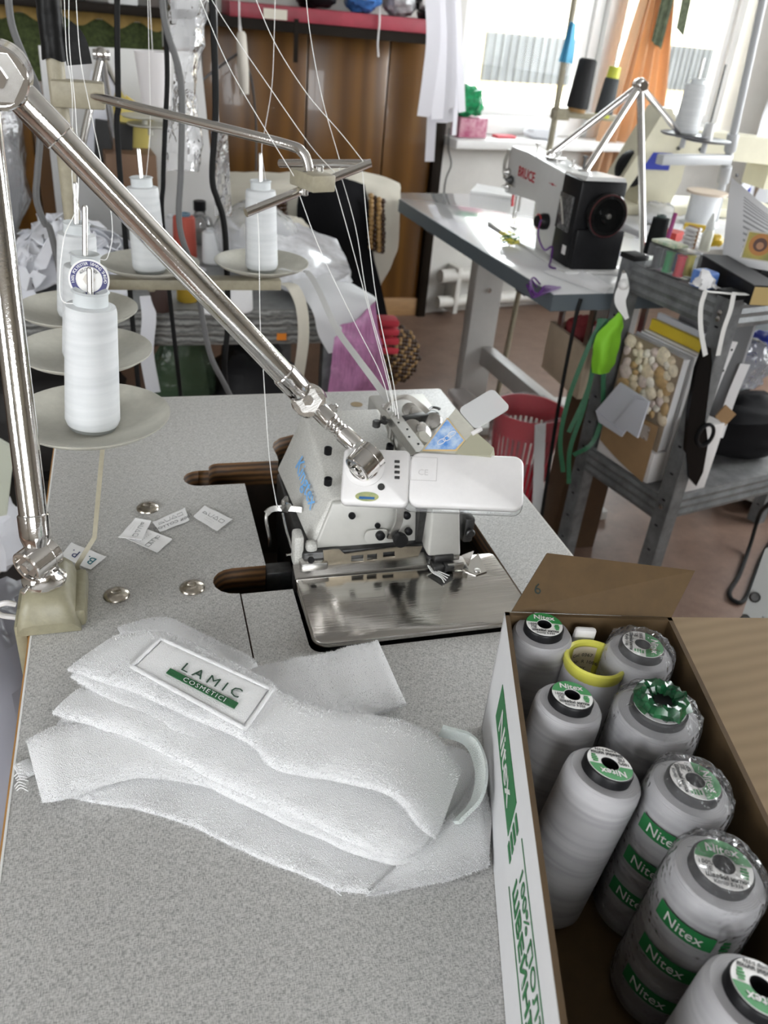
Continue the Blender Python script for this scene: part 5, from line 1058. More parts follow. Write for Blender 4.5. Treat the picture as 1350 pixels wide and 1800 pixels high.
Wp_, Hp_ = np.linalg.norm(patch(1,.5,0)-patch(0,.5,0)), np.linalg.norm(patch(.5,1,0)-patch(.5,0,0))
lettering('LAMIC', Hp_*.36, None, (1,0,0),(0,1,0), EMBD, hb, 'embroidered_lettering', bend=lambda x,y,zz: patch(.56+x/Wp_, .62+y/Hp_, .0034+zz), depth=.0008, spacing=1.5, xs=1.18)
rows = [[patch(.22+.64*i/30,.24+.17*j/4,.0034) for i in range(31)] for j in range(5)]; MB().grid(rows,.0008).build('embroidered_bar', EMB, hb)
lettering('COSMETICI', Hp_*.17, None, (1,0,0),(0,1,0), TERRY, hb, 'embroidered_lettering', bend=lambda x,y,zz: patch(.56+x/Wp_, .325+y/Hp_, .0042+zz), depth=.0006, spacing=1.25, xs=1.15)
# ================================================================== SECOND SEWING TABLE WITH LOCKSTITCH MACHINE
GLOSSW = mat('glossy_white_top', (.78,.79,.80), .10, spec=.8, coat=.6, var=.02, scale=8); EDGEG = mat('slate_edge', (.10,.12,.135), .45)
t2 = thing('sewing_table', 'glossy white sewing table with a slate edge by the window', 'table', (1.1,2.1,0))
TA = math.radians(4.2); tu = V3(math.cos(TA),math.sin(TA),0); tv = V3(-math.sin(TA),math.cos(TA),0); T0 = V3(.867,1.603,0)
def t2p(a, b, z=0.0): return T0+tu*a+tv*b+V3(0,0,z)
def t2box(mb, a0,a1,b0,b1,z0,z1,bevel=0.0): return mb.box(t2p((a0+a1)/2,(b0+b1)/2,(z0+z1)/2),(a1-a0,b1-b0,z1-z0),axes=(tu,tv,(0,0,1)),bevel=bevel)
t2box(MB(),.003,.56,.003,1.06,.722,.760,.002).build('tabletop', GLOSSW, t2)
for q in ((0,.003,0,1.063),(.56,.563,0,1.063)): t2box(MB(),*q,.722,.7588).build('edge_band', EDGEG, t2)
for q in ((.003,.56,0,.003),(.003,.56,1.06,1.063)): t2box(MB(),*q,.722,.7588).build('edge_band', EDGEG, t2)
LEGM = mat('grey_leg_enamel', (.42,.41,.39), .45, var=.06, scale=10)
for b,a_ in ((.205,.30),(.80,.22)):
    t2box(MB(),a_,a_+.10,b,b+.05,.03,.722,.004).build('leg', LEGM, t2); t2box(MB(),.08,.46,b-.01,b+.06,0,.03,.004).build('foot', LEGM, t2)
    t2box(MB(),.05,.36,b,b+.05,.69,.722,.002).build('top_bracket', DARKSTEEL, t2)
    m = MB(); m.lathe([(.008,0),(.008,.004),(.0001,.005)],12,t2p(a_+.05,b-.004,.52),-tv); m.build('bolt', STEEL, t2)
t2box(MB(),.275,.315,.255,.80,.27,.33,.003).build('crossbar', LEGM, t2)
t2box(MB(),.13,.20,.50,.72,.20,.225,.01).build('treadle', WHITEP, t2)
dr_ = thing('drawer_box', 'plywood drawer with scraps hanging under the glossy white table', 'drawer', (1.1,1.73,.60))
PLYL = mat('pale_plywood', (.42,.34,.25), .6, var=.1, scale=12)
for q in ((1.0,1.012,1.635,1.84),(1.138,1.15,1.635,1.84),(1.012,1.138,1.635,1.647),(1.012,1.138,1.828,1.84)): MB().bounds((q[0],q[2],.50),(q[1],q[3],.618),bevel=.001).build('side', PLYL, dr_)
MB().bounds((1.0,1.635,.494),(1.15,1.84,.501)).build('bottom', PLYL, dr_)
for y_ in (1.66,1.80):
    for x_ in (1.008,1.144): MB().bounds((x_-.003,y_-.01,.60),(x_+.003,y_+.01,.7222)).build('hanger', STEEL, dr_)
bag_blob('red_scrap', (1.06,1.785,.575), (.08,.07,.145), mat('red_scrap',(.20,.02,.025),.6), 'dark red fabric scrap in the hanging drawer', 'scrap', 11)
bag_blob('paper_scrap', (1.08,1.70,.56), (.11,.10,.115), mat('white_scrap',(.65,.65,.66),.8), 'white paper scraps in the hanging drawer', 'scrap', 12)
# --- lockstitch machine
bz = .7605
bm_ = thing('lockstitch_machine', 'white lockstitch sewing machine with a black motor end and handwheel', 'sewing machine', t2p(.2,.4,bz))
MW = mat('machine_white', (.56,.56,.55), .3, var=.02, scale=20, coat=.2)
yb, yn = 1.765, 2.19
X0, X1 = .992, 1.095
m = MB(); m.box((1.045,2.0,bz+.004),(.16,.50,.008),bevel=.002); m.build('bed_plate', MW, bm_)
m = MB(); prof = [(1.86,.008),(1.86,.19),(1.87,.203),(2.10,.213),(2.205,.213),(2.215,.203),(2.215,.105),(2.205,.095),(2.13,.100),(2.10,.112),(2.01,.118),(1.985,.105),(1.975,.085),(1.972,.008)]
m.prism([(a,b) for a,b in prof],(.985,0,bz),(0,1,0),(0,0,1),(1,0,0),.085)
bmx = bmesh.new(); [bmx.verts.new(v) for v in m.v]; bmx.verts.ensure_lookup_table(); [bmx.faces.new([bmx.verts[i] for i in f]) for f in m.f]
bmesh.ops.bevel(bmx, geom=[e for e in bmx.edges if abs(e.verts[0].co.x-e.verts[1].co.x) < 1e-6], offset=.006, segments=3, affect='EDGES', profile=.5); bmx.verts.index_update()
m = MB(); m.add([v.co[:] for v in bmx.verts],[[v.index for v in f.verts] for f in bmx.faces]); bmx.free(); m.build('arm_casting', MW, bm_)
m = MB(); m.hexa([(.985,1.775,bz+.205),(1.09,1.775,bz+.205),(1.07,1.88,bz+.20),(.985,1.88,bz+.20),(.99,1.775,bz+.214),(1.085,1.775,bz+.214),(1.068,1.88,bz+.210),(.988,1.88,bz+.207)]); m.build('end_cover', MW, bm_)
m = MB(); m.bounds((.980,1.778,bz+.008),(1.098,1.872,bz+.205),bevel=.006); m.build('motor_housing', BLACK, bm_)
m = MB(); m.bounds((.985,1.765,bz+.008),(1.11,1.80,bz+.10),bevel=.005); m.build('motor_foot', BLACK, bm_)
hc = V3(1.047,1.768,bz+.135); m = MB(); m.lathe([(.018,-.004),(.046,-.002),(.050,.004),(.050,.014),(.046,.019),(.038,.020),(.036,.014),(.020,.012),(.018,.018),(.0001,.018)],40,hc,(0,-1,0)); hw_ = m.build('handwheel', mat('gloss_black',(.006,.006,.006),.08,spec=.35), bm_)
m = MB(); m.tube([hc+V3(.046*math.cos(a),-.018,.046*math.sin(a)) for a in np.linspace(0,2*PI,41)[:-1]],.0016,6,1,closed=True); m.build('red_ring', mat('dull_red_ring',(.05,.008,.01),.3), hw_)
m = MB(); m.lathe([(.006,0),(.006,.004),(.0001,.005)],16,hc+V3(0,-.018,0),(0,-1,0)); m.build('hub_screw', STEEL, hw_)
m = MB(); m.bounds((.976,1.80,bz+.085),(.981,1.865,bz+.165),bevel=.001); m.build('control_panel', mat('panel_dark',(.03,.03,.032),.25,var=.8,scale=120,col2=(.12,.12,.12)), bm_)
m = MB(); m.tube([(.974,1.855,bz+.155),(.972,1.84,bz+.14),(.971,1.815,bz+.10)],.0032,8,4); m.build('panel_lever', STEEL, bm_)
m = MB(); m.bounds((.9785,1.795,bz+.035),(.9805,1.812,bz+.055)); m.build('white_tag', WHITEP, bm_)
kc = V3(.984,1.925,bz+.082); m = MB(); m.lathe([(.013,-.002),(.019,.0),(.020,.010),(.018,.016),(.0165,.022),(.012,.030),(.0001,.030)],28,kc,(-1,0,0)); kn = m.build('stitch_dial', BLACK, bm_)
m = MB(); m.tube([kc+V3(-.024,.0168*math.cos(a),.0168*math.sin(a)) for a in np.linspace(0,2*PI,25)[:-1]],.0016,6,1,closed=True); m.build('red_ring', mat('red_ring',(.4,.03,.03),.4), kn)
lettering('BRUCE', .034, (.9843,2.085,bz+.162), (0,-1,0), (0,0,1), mat('red_print',(.42,.03,.045),.5), bm_, 'maker_lettering', depth=.0006, bold=.0007)
m = MB(); 
for a,b,l,w in ((1.93,.168,.040,.0012),(1.93,.168,.012,.005)): m.box((.9845,a,bz+b),(.0008,l,w))
m.build('red_mark', MATS['red_print'], bm_)
# needle bar, presser foot, tension unit at the head end
m = MB(); m.bounds((.99,2.212,bz+.10),(1.06,2.222,bz+.20),bevel=.002); m.build('face_plate', STEEL, bm_)
nx, ny = 1.013, 2.185
m = MB(); m.cyl((nx,ny,bz+.03),(nx,ny,bz+.10),.003); m.cyl((nx+.012,ny,bz+.05),(nx+.012,ny,bz+.10),.0035); m.build('needle_bar', STEEL, bm_)
m = MB(); m.box((nx+.004,ny-.006,bz+.011),(.012,.03,.004),bevel=.001); m.cyl((nx+.006,ny,bz+.012),(nx+.008,ny,bz+.05),.0022); m.build('presser_foot', STEEL, bm_)
m = MB(); m.tube([(nx-.010,ny-.002,bz+.105),(nx-.012,ny-.004,bz+.085),(nx-.010,ny-.004,bz+.065)],.004,8,3); m.build('red_finger_guard', mat('red_guard',(.6,.05,.06),.4), bm_)
for k,(y,z) in enumerate(((2.165,.135),(2.19,.15),(2.18,.115))): m = MB(); m.lathe([(.008,0),(.011,.004),(.011,.007),(.005,.014),(.003,.020),(.0001,.020)],18,(.984,y,bz+z),(-1,0,0)); m.build('tension_disc', STEEL if k else DARKSTEEL, bm_)
for k in range(3): m = MB(); m.tube([(.978,2.19+.008*k,bz+.205),(.972,2.195+.008*k,bz+.17),(.976,2.195+.006*k,bz+.13)],.0016,6,4); m.build('wire_guide', STEEL, bm_)
m = MB(); m.bounds((.976,2.14,bz+.121),(.984,2.175,bz+.124)); m.build('guide_pin', STEEL, bm_)
for k,(x,y,h,r_) in enumerate(((1.02,2.12,.030,.006),(1.03,2.02,.024,.009),(1.04,1.95,.018,.005),(1.045,1.905,.034,.006))):
    m = MB(); z_ = bz+.205; m.lathe([(.011,0),(.011,.003),(.003,.005),(.003,h-.006),(r_,h-.005),(r_,h),(.0001,h)],16,(x,y,z_)); m.build('thread_post', STEEL if k != 3 else DARKSTEEL, bm_)
m = MB(); m.box((1.03,2.03,bz+.214),(.05,.028,.004),rot=(0,0,.3),bevel=.001); m.build('winder_plate', STEEL, bm_)
# chrome tripod lamp arm over the machine
TPa = Yp(1125,150,2.02); tp = thing('chrome_tripod', 'chrome tripod of tubes joined above the lockstitch machine', 'tripod', (TPa[0],TPa[1],bz))
m = MB(); m.sphere(TPa,.017,18,12); m.ccyl(TPa-V3(0,.02,0),TPa+V3(0,.02,0),.012); m.build('apex_joint', CHROME, tp)
tfe = [V3(1.03,2.06,bz+.216),V3(1.046,1.90,bz+.20),V3(1.205,1.80,bz+.002),Yp(1195,235,2.28)]
for k,e in enumerate(tfe):
    m = MB(); m.cyl(TPa,e,.0085,n=16); m.build('tube', CHROME if k != 2 else STEEL, tp)
    m = MB(); m.sphere(e,.012,12,8); m.build('tube_end', CHROME, tp)
# --- small things on that table
def flat_sheet(name, quad, z, material, lb, cat, th=.0008, curl=.004, seed=0, group=None):
    P = [Zp(x,y,z) for x,y in quad]; rows = []
    for i in range(9):
        rows.append([P[0]*(1-k/10)*(1-i/8)+P[1]*(k/10)*(1-i/8)+P[2]*(k/10)*(i/8)+P[3]*(1-k/10)*(i/8)+V3(0,0,.001+curl*abs(fbm((k*.3,i*.3,seed),1,seed,2))) for k in range(11)])
    o = MB().grid(rows,th).build(name, material, None, smooth=60); origin_to(o, sum(P)/4); return tag(o, lb, cat, group)
PAPER = mat('paper_white', (.66,.66,.67), .7)
flat_sheet('paper_sheet', [(955,480),(1008,466),(1076,505),(1062,520)], .7605, PAPER, 'crumpled white paper at the white table corner', 'paper', curl=.010, seed=3)
flat_sheet('white_cloth', [(826,340),(900,350),(900,338),(838,326)], .7605, mat('cloth_white',(.8,.8,.8),.9), 'folded white cloth behind the machine needle', 'cloth', th=.010, curl=.004, seed=5)
pc = thing('purple_cord', 'purple cord bundle hanging over the white table corner', 'cord', t2p(.08,.06,.76))
for k in range(4):
    m = MB(); m.tube([Zp(950-6*k,500+5*k,.763),Zp(938-4*k,488+4*k,.775),Yp(932+3*k,500+6*k,1.60),Yp(936+5*k,522-3*k,1.597),Yp(958,515-4*k,1.60),Zp(985,505,.764)],.0022,6,5); m.build('cord_loop', mat('purple_cord',(.09,.02,.16),.5), pc)
o = MB().tube([V3(.976,1.93,.835),V3(.955,1.90,.85),V3(.945,1.88,.82),V3(.958,1.86,.79),V3(.972,1.85,.80),V3(.965,1.83,.775),V3(.955,1.81,.763),V3(.975,1.79,.763)],.0022,6,6).build('purple_cord', MATS['purple_cord']); tag(origin_to(o,(.96,1.81,.761)),'purple cord looping down from the stitch dial','cord')
yc = thing('cord_tangle', 'tangle of yellow and green cord on the white table', 'cord', Zp(895,425,.761))
rr = random.Random(3)
for k in range(9):
    c = Zp(893+rr.uniform(-12,12),424+rr.uniform(-8,8),.764); m = MB(); m.tube([c+V3(.018*math.cos(a+k)*rr.uniform(.6,1.1),.018*math.sin(a+k)*rr.uniform(.6,1.1),.004+.008*abs(math.sin(a*1.5+k))) for a in np.linspace(0,2*PI,8)[:-1]],.0016,5,4,closed=True); m.build('cord_loop', mat('yellow_cord',(.55,.50,.06),.5) if k%3 else mat('green_cord',(.03,.16,.06),.5), yc)
o = MB().tube([Zp(838,394,.762),Zp(860,407,.762),Zp(882,418,.762)],.0007,5,3).build('needle_awl', STEEL); tag(origin_to(o,Zp(882,418,.761)),'thin steel awl lying beside the yellow cord','awl')
o = MB().tube([Zp(935,425,.762),Zp(955,428,.762),Zp(985,440,.763)],.002,6,4).build('cord_end', mat('olive_cord',(.35,.33,.12),.6)); tag(origin_to(o,Zp(935,425,.761)),'olive cord running from the yellow tangle to the machine','cord')
o = MB().tube([t2p(.07,-.003,.75),t2p(.065,-.006,.70),t2p(.07,-.004,.5),t2p(.085,-.004,.25),t2p(.12,.02,.012),t2p(.2,.03,.006)],.0045,7,6).build('power_cable', BLACKRUB); tag(origin_to(o,t2p(.2,.03,0)),'black cable hanging from the white table corner to the floor','cable')
# ================================================================== RED BASKET, CARDBOARD
bk = thing('laundry_basket', 'red plastic basket lined with clear film and a white strap', 'basket', (1.022,1.90,0))
REDP = clear_mat('red_plastic', (.6,.2,.2), .86, .25, .3, hazecol=(.40,.02,.035)); BC = V3(1.022,1.90,0)
n = 40; RR = mat('red_rim',(.42,.018,.035),.35)
MB().lathe([(.092,.285),(.100,.348),(.097,.348),(.089,.285)],n,BC,cap=(False,False)).build('rim', RR, bk)
MB().lathe([(.076,.055),(.072,.0),(.0001,.0),(.0001,.003),(.069,.003),(.073,.055)],n,BC,cap=(False,False)).build('basket_base', RR, bk)
for k in range(36):
    a = 2*PI*k/36; m = MB(); d_ = V3(math.cos(a),math.sin(a),0); m.ribbon([BC+d_*.0745+V3(0,0,.050),BC+d_*.083+V3(0,0,.17),BC+d_*.0915+V3(0,0,.29)],V3(-math.sin(a),math.cos(a),0),.0085,.003,2); m.build('rib', MATS['red_rim'], bk)
m = MB(); rows = []
for i,(r_,h) in enumerate(((.099,.22),(.103,.29),(.1045,.350),(.095,.354),(.088,.29),(.078,.14))): rows.append([BC+V3((r_+.003*fbm((k,i,0),.8,4))*math.cos(2*PI*k/44),(r_+.003*fbm((k,i,0),.8,4))*math.sin(2*PI*k/44),h+.004*fbm((k,i,5),.7,1)) for k in range(45)])
m.grid(rows); m.build('film_liner', clear_mat('liner_film',(.98,.98,.98),.07,.15,.10,bump=.6,bscale=40), bk, smooth=25)
m = MB(); m.ribbon([Yp(950,745,1.80),Yp(948,800,1.79),Yp(946,860,1.785),Yp(944,905,1.785)],(1,0,0),.032,.001,4); m.build('white_strap', mat('strap_white',(.62,.62,.62),.8), bk)
bag_blob('wadding', (1.022,1.90,.085), (.13,.13,.15), mat('white_wadding',(.6,.58,.58),.9), 'white wadding inside the red basket', 'wadding', 21)
KRD = mat('dark_kraft', (.065,.034,.014), .8, var=.1, scale=15)
cb = thing('cardboard_carton', 'tall brown cardboard carton standing behind the rack leg', 'carton', (1.12,1.74,0))
ca_, cb_ = Yp(1003,800,1.70)[0], Yp(1085,800,1.70)[0]; ct_ = Yp(1045,672,1.70)[2]
MB().bounds((ca_,1.70,0),(cb_,1.785,ct_),bevel=.003).build('body', KRD, cb); MB().bounds((ca_-.001,1.738,ct_-.005),(cb_+.001,1.747,ct_+.001)).build('flap_seam', mat('tape_brown',(.2,.12,.06),.3), cb)
# ================================================================== GALVANISED RACK at the right (drawn at its own size, then set down beside the main table)
PLACE = (V3(1.245,1.935,0), V3(1.0209,1.5867,.2268), .82)
GALV = mat('galvanised_steel', (.15,.157,.16), .5, .35, var=.35, scale=22, bump=.1, bscale=40)
ra, rb = V3(1.245,1.935,0), V3(1.318,1.612,0); rdir = nrm(rb-ra); rnx = V3(-rdir[1]*-1, rdir[0]*-1, 0); rnx = nrm(V3(.975,.22,0)); RLn = .95
rk = thing('metal_rack', 'galvanised steel rack with ribbed rails and two shelves', 'rack', (1.7,1.8,0))
def post(p, name='post'):
    m = MB(); ax_ = (rnx, rdir, V3(0,0,1))
    m.box(p+V3(0,0,.2377)+rnx*.0,(.006,.046,1.0286),axes=ax_); m.box(p+V3(0,0,.2377)+rdir*.021+rnx*.020,(.040,.004,1.0286),axes=ax_)
    o = m.build(name, GALV, rk)
    for k in range(12): m = MB(); m.box(p-rnx*.0035+V3(0,0,-.20+.08*k),(.001,.010,.005),axes=ax_); m.build('slot', BLACK, o)
    m = MB(); m.box(p+V3(0,0,.758)+rnx*.018,(.052,.056,.014),axes=ax_,bevel=.003); m.build('end_cap', BLACKRUB, o)
    for zz in (.70,.715,.18): m = MB(); m.lathe([(.007,0),(.007,.004),(.0001,.006)],10,p-rnx*.003+V3(0,0,zz),-rnx); m.build('bolt', STEEL, o)
for p in (ra, rb, ra+rnx*RLn, rb+rnx*RLn): post(p)
def rail(a, b, z0, z1, out):
    d_ = nrm(b-a); L_ = np.linalg.norm(b-a); m = MB(); n_ = nrm(out); h = z1-z0; ps = []
    for k in range(7): ps.append((.004 if k%2 else 0, z0+h*k/6))
    ol = [(q[0],q[1]) for q in ps]+[(-.004,z1),(-.004,z0)]
    m.prism(ol, a, n_, V3(0,0,1), d_, L_); return m.build('rail', GALV, rk, smooth=0)
for z0,z1 in ((.672,.742),(.130,.200)):
    rail(ra+rdir*.02, rb-rdir*.02, z0, z1, -rnx); rail(rb, rb+rnx*RLn, z0, z1, rdir); rail(ra, ra+rnx*RLn, z0, z1, -rdir); rail(ra+rnx*RLn, rb+rnx*RLn, z0, z1, rnx)
for z_ in (.742,.200):
    m = MB(); q = [ra+rnx*.005,rb+rnx*.005,rb+rnx*RLn,ra+rnx*RLn]; m.hexa([V3(p[0],p[1],z_-.003) for p in q]+[V3(p[0],p[1],z_+.002) for p in q]); m.build('shelf_board', mat('dusty_shelf',(.17,.17,.17),.6,.3,var=.3,scale=25), rk)
RT = .7445
def rp(s, t, z): return ra+rdir*s+rnx*t+V3(0,0,z)          # rack frame: s along the short side from the far post, t into the rack
def rbox(s0,s1,t0,t1,z0,z1,bevel=0.0,mb=None): mb = mb or MB(); return mb.box(rp((s0+s1)/2,(t0+t1)/2,(z0+z1)/2),(abs(t1-t0),abs(s1-s0),z1-z0),axes=(rnx,rdir,V3(0,0,1)),bevel=bevel)
SB = .2025
# things standing on the lower shelf
bkx = thing('picture_book', 'thick book with sea shells on its cover, standing in the rack', 'book', rp(.15,.03,SB))
rbox(.045,.245,.020,.050,.30,.560,.002).build('page_block', PAPER, bkx)
rbox(.042,.248,.016,.020,.298,.565,.001).build('front_cover', mat('cover_dark',(.22,.17,.12),.5), bkx)
rbox(.042,.248,.050,.054,.298,.565,.001).build('back_cover', mat('cover_grey',(.35,.35,.36),.5), bkx)
SHC = [mat('shell%d'%i,c,.4,var=.2,scale=90) for i,c in enumerate(((.55,.46,.33),(.62,.58,.5),(.40,.27,.13),(.48,.40,.36),(.60,.53,.40)))]
rr = random.Random(8); spots = []
for k in range(900):
    s_, z_ = rr.uniform(.055,.235), rr.uniform(.385,.552); r_ = rr.uniform(.011,.026)
    if all(math.hypot(s_-a,z_-b) > .60*(r_+c) for a,b,c in spots): spots.append((s_,z_,r_))
for k,(s_,z_,r_) in enumerate(spots[:60]):
    m = MB(); m.sphere((0,0,0),1,14,8); an = rr.uniform(0,PI); e = rr.uniform(.62,1.0); nv = []
    for v in m.v:
        x,y,zz = v[0]*.006, v[1]*r_, v[2]*r_*e; rib = 1+.06*math.cos(9*math.atan2(v[1],v[2]+1.3)); y, zz = y*rib, zz*rib
        y2, z2 = y*math.cos(an)-zz*math.sin(an), y*math.sin(an)+zz*math.cos(an); nv.append(tuple(rp(s_,.0155,z_)+rnx*x+rdir*y2+V3(0,0,z2)))
    m.v = nv; m.build('shell', SHC[k%5], bkx)
for k,(t0,w,h,c,lb) in enumerate(((.058,.010,.568,(.66,.66,.66),'white magazine'),(.070,.012,.572,(.62,.60,.56),'cream magazine'),(.086,.014,.60,(.60,.44,.03),'yellow folder'),(.104,.012,.615,(.55,.56,.60),'pale blue-white folder'))):
    m = rbox(.05,.25,t0,t0+w,SB+.001,h,.001); o = m.build('magazine' if k < 2 else 'folder', mat('bookc%d'%k,c,.5)); origin_to(o, rp(.15,t0+w/2,SB)); tag(o, lb+' standing behind the shell book in the rack', 'book' if k < 2 else 'folder', 'papers in the rack')
m = rbox(.04,.25,.010,.058,SB+.001,.2955,.002); m.box(rp(.15,.0085,.235),(.001,.20,.05),axes=(rnx,rdir,V3(0,0,1))); o = m.build('white_carton', mat('carton_white',(.60,.58,.57),.6)); tag(origin_to(o,rp(.15,.03,SB)),'low white carton under the shell book on the rack shelf','carton')
m = MB(); rows = [[rp(.05+.19*k/8,.004-.006*math.sin(PI*k/8),.245+.13*i/5-.04*k/8*(i<2)) for k in range(9)] for i in range(6)]; m.grid(rows,.003); o = m.build('kraft_sheet', mat('kraft_brown',(.27,.17,.085),.6,var=.1,scale=15)); tag(origin_to(o,rp(.15,.004,.23)),'brown kraft cardboard with clear tape in front of the shell book','cardboard')
kt = MB(); rows = [[rp(.175+.05*k/4,-.0055,.325+.02*i) for k in range(5)] for i in range(3)]; kt.grid(rows); kt_ = kt.build('clear_tape', FILM); kt_.parent = o; kt_.location = -o.location
wd = thing('paper_wad', 'folded bluish white paper tucked in front of the shell book', 'paper', Xp(1095,760,1.235)); BWC = mat('blue_white_cloth',(.56,.58,.64),.85)
for (q_,X_) in ((((1047,722),(1090,672),(1141,706),(1096,762)),1.232),(((1080,745),(1118,700),(1141,706),(1120,770),(1095,752)),1.226),(((1047,722),(1052,742),(1092,768),(1096,762)),1.229)):
    pts = [Xp(x,y,X_) for x,y in q_]; n_ = len(pts); m = MB(); m.add(pts+[p+V3(.004,0,0) for p in pts],[tuple(range(n_)),tuple(range(2*n_-1,n_-1,-1))]+[(i,(i+1)%n_,n_+(i+1)%n_,n_+i) for i in range(n_)]); m.build('folded_layer', BWC, wd, smooth=0)
# hanging on the rack
LG = [[(1090,545,1.885),(1093,560,1.88),(1096,575,1.875)],[(1062,575,1.885),(1078,580,1.865),(1090,590,1.875)],[(1046,595,1.885),(1064,605,1.855),(1087,610,1.875)],[(1042,630,1.885),(1060,635,1.85),(1080,640,1.875)],[(1042,655,1.885),(1056,658,1.86),(1070,655,1.88)]]
G_ = [catmull([Yp(*p) for p in r_],5) for r_ in LG]; G_ = [catmull([G_[i][j] for i in range(5)],5) for j in range(len(G_[0]))]
o = MB().grid([[p+V3(0,.006*fbm(p,25,3),0) for p in r_] for r_ in G_],.004).build('fabric_pouch', mat('lime_fabric',(.20,.50,.02),.7), None, smooth=60); tag(origin_to(o,Yp(1056,658,1.86)),'bright lime green fabric pouch hanging from the rack post','pouch')
tm = thing('measuring_tape', 'green measuring tape hanging in long loops from the rack post', 'measuring tape', rp(-.06,-.02,.30)); GT = mat('green_tape',(.015,.10,.045),.5,var=.3,scale=150,stretch=(1,1,6))
for pts in ([(1060,560),(1030,620),(1000,700),(985,770),(990,830)],[(1065,560),(1045,640),(1025,720),(1002,790),(1000,850)],[(1075,560),(1062,640),(1058,730),(1040,780),(1008,800)],[(1055,560),(1048,600),(1035,680),(1000,760)]):
    m = MB(); m.ribbon([Yp(x,y,1.905-.004*k) for k,(x,y) in enumerate(pts)],(1,-.4,.1),.013,.0006,6); m.build('tape_loop', GT, tm)
m = MB(); m.ribbon([Yp(1097,480,1.885),Yp(1096,505,1.875),Yp(1090,530,1.87),Yp(1102,560,1.865)],(1,-.3,.2),.03,.004,5,wfun=lambda f: .010+.022*abs(math.sin(3.2*f))); m.sphere(Yp(1096,500,1.873),.014,10,8); o = m.build('knotted_cloth', mat('cloth_white2',(.72,.72,.71),.9)); tag(origin_to(o,Yp(1100,560,1.865)),'knotted white cloth strip tied to the far rack post','cloth')
el = thing('elastic_loop', 'white elastic loop hung over the near rack post', 'elastic', rb+V3(0,0,.5)); 
for pts in ([(1240,512),(1232,540),(1232,580),(1240,625)],[(1290,515),(1284,545),(1272,580),(1262,625)]):
    m = MB(); m.ribbon([Yp(x,y,1.575) for x,y in pts],(1,0,.1),.012,.0015,5); m.build('strand', mat('elastic_white',(.66,.66,.64),.85), el)
m = MB(); m.ribbon([Yp(1240,512,1.578),rb+V3(.0,-.03,.768),rb+V3(.03,-.03,.768),Yp(1290,515,1.578)],(0,1,0),.012,.0015,4); m.build('strand', MATS['elastic_white'], el)
shp = thing('tailor_shears', 'long black shears in a pouch hanging on the near rack post', 'shears', Yp(1225,850,1.56))
m = MB(); o_ = [(1240,610),(1225,650),(1212,720),(1206,790),(1212,840),(1224,855),(1236,830),(1245,780),(1240,740),(1246,690),(1252,640),(1250,612)]; pts = [Yp(x,y,1.585) for x,y in o_]; m.add(pts+[p+V3(0,.014,0) for p in pts],[tuple(range(12)),tuple(range(23,11,-1))]+[(i,(i+1)%12,12+(i+1)%12,12+i) for i in range(12)]); m.build('pouch', mat('gloss_black2',(.006,.006,.006),.25,spec=.2), shp)
m = MB(); c = Yp(1240,765,1.583); m.tube([c+V3(.022*math.cos(a),0,.03*math.sin(a)) for a in np.linspace(0,2*PI,14)[:-1]],.005,8,3,closed=True); m.build('finger_ring', BLACK, shp)
for k,(qx,lb) in enumerate((([(1288,600),(1262,660),(1238,722)],'white punched card strip hanging beside the shears'),([(1310,640),(1285,700),(1262,770)],'white paper strip hanging behind the punched card'))):
    m = MB(); m.ribbon([Yp(x,y,1.64+.05*k) for x,y in qx],(1,0,.35),.032,.001,4); o = m.build('card_strip', PAPER); origin_to(o,Yp(*qx[-1],1.64+.05*k)); tag(o, lb, 'card', 'card strips in the rack')
    if k == 0:
        for j in range(6): f = .12+.15*j; q = Yp(1288-50*f,600+122*f,1.6385); d_ = MB(); d_.lathe([(.0001,0),(.0032,0),(.0032,.0008)],10,q+V3(.006*(-1)**j,-.0015,0),(0,-1,0)); dd = d_.build('punched_hole', BLACK, None); dd.parent = o; dd.location = -o.location
bag_blob('black_bag', rp(.16,.42,SB+.085), (.34,.24,.17), mat('black_cloth',(.006,.006,.007),.7,spec=.1), 'black cloth bag on the lower rack shelf', 'bag', 31)
bag_blob('clear_bag', rp(.10,.36,.47), (.26,.20,.17), clear_mat('film_bluegrey',(.9,.93,.96),.45,.15,.35,hazecol=(.42,.43,.47),bump=.8,bscale=40), 'crumpled clear plastic bag above the black bag in the rack', 'bag', 32)
bag_blob('blue_bag', rp(.10,.52,.49), (.09,.10,.10), mat('royal_blue',(.03,.05,.35),.4), 'small royal blue bag beside the clear bag in the rack', 'bag', 33)
m = rbox(.05,.29,.19,.20,SB+.001,.66,.001); o = m.build('frosted_folder', mat('frosted_grey',(.23,.23,.24),.5)); tag(origin_to(o,rp(.17,.195,SB)),'dark frosted plastic folder standing in the rack','folder')
m = rbox(.235,.325,.075,.155,SB+.001,.40,.001); o = m.build('white_board_box', mat('white_box',(.55,.54,.53),.6)); tag(origin_to(o,rp(.28,.11,SB)),'white carton standing behind the shears on the rack shelf','carton')
m = MB(); m.box(Yp(1275,730,1.66),(.05,.004,.04),rot=(0,.6,0)); o = m.build('kraft_tag', mat('kraft_tag',(.28,.17,.08),.7)); tag(origin_to(o,Yp(1275,738,1.66)),'small brown card lying against the punched strips','card')
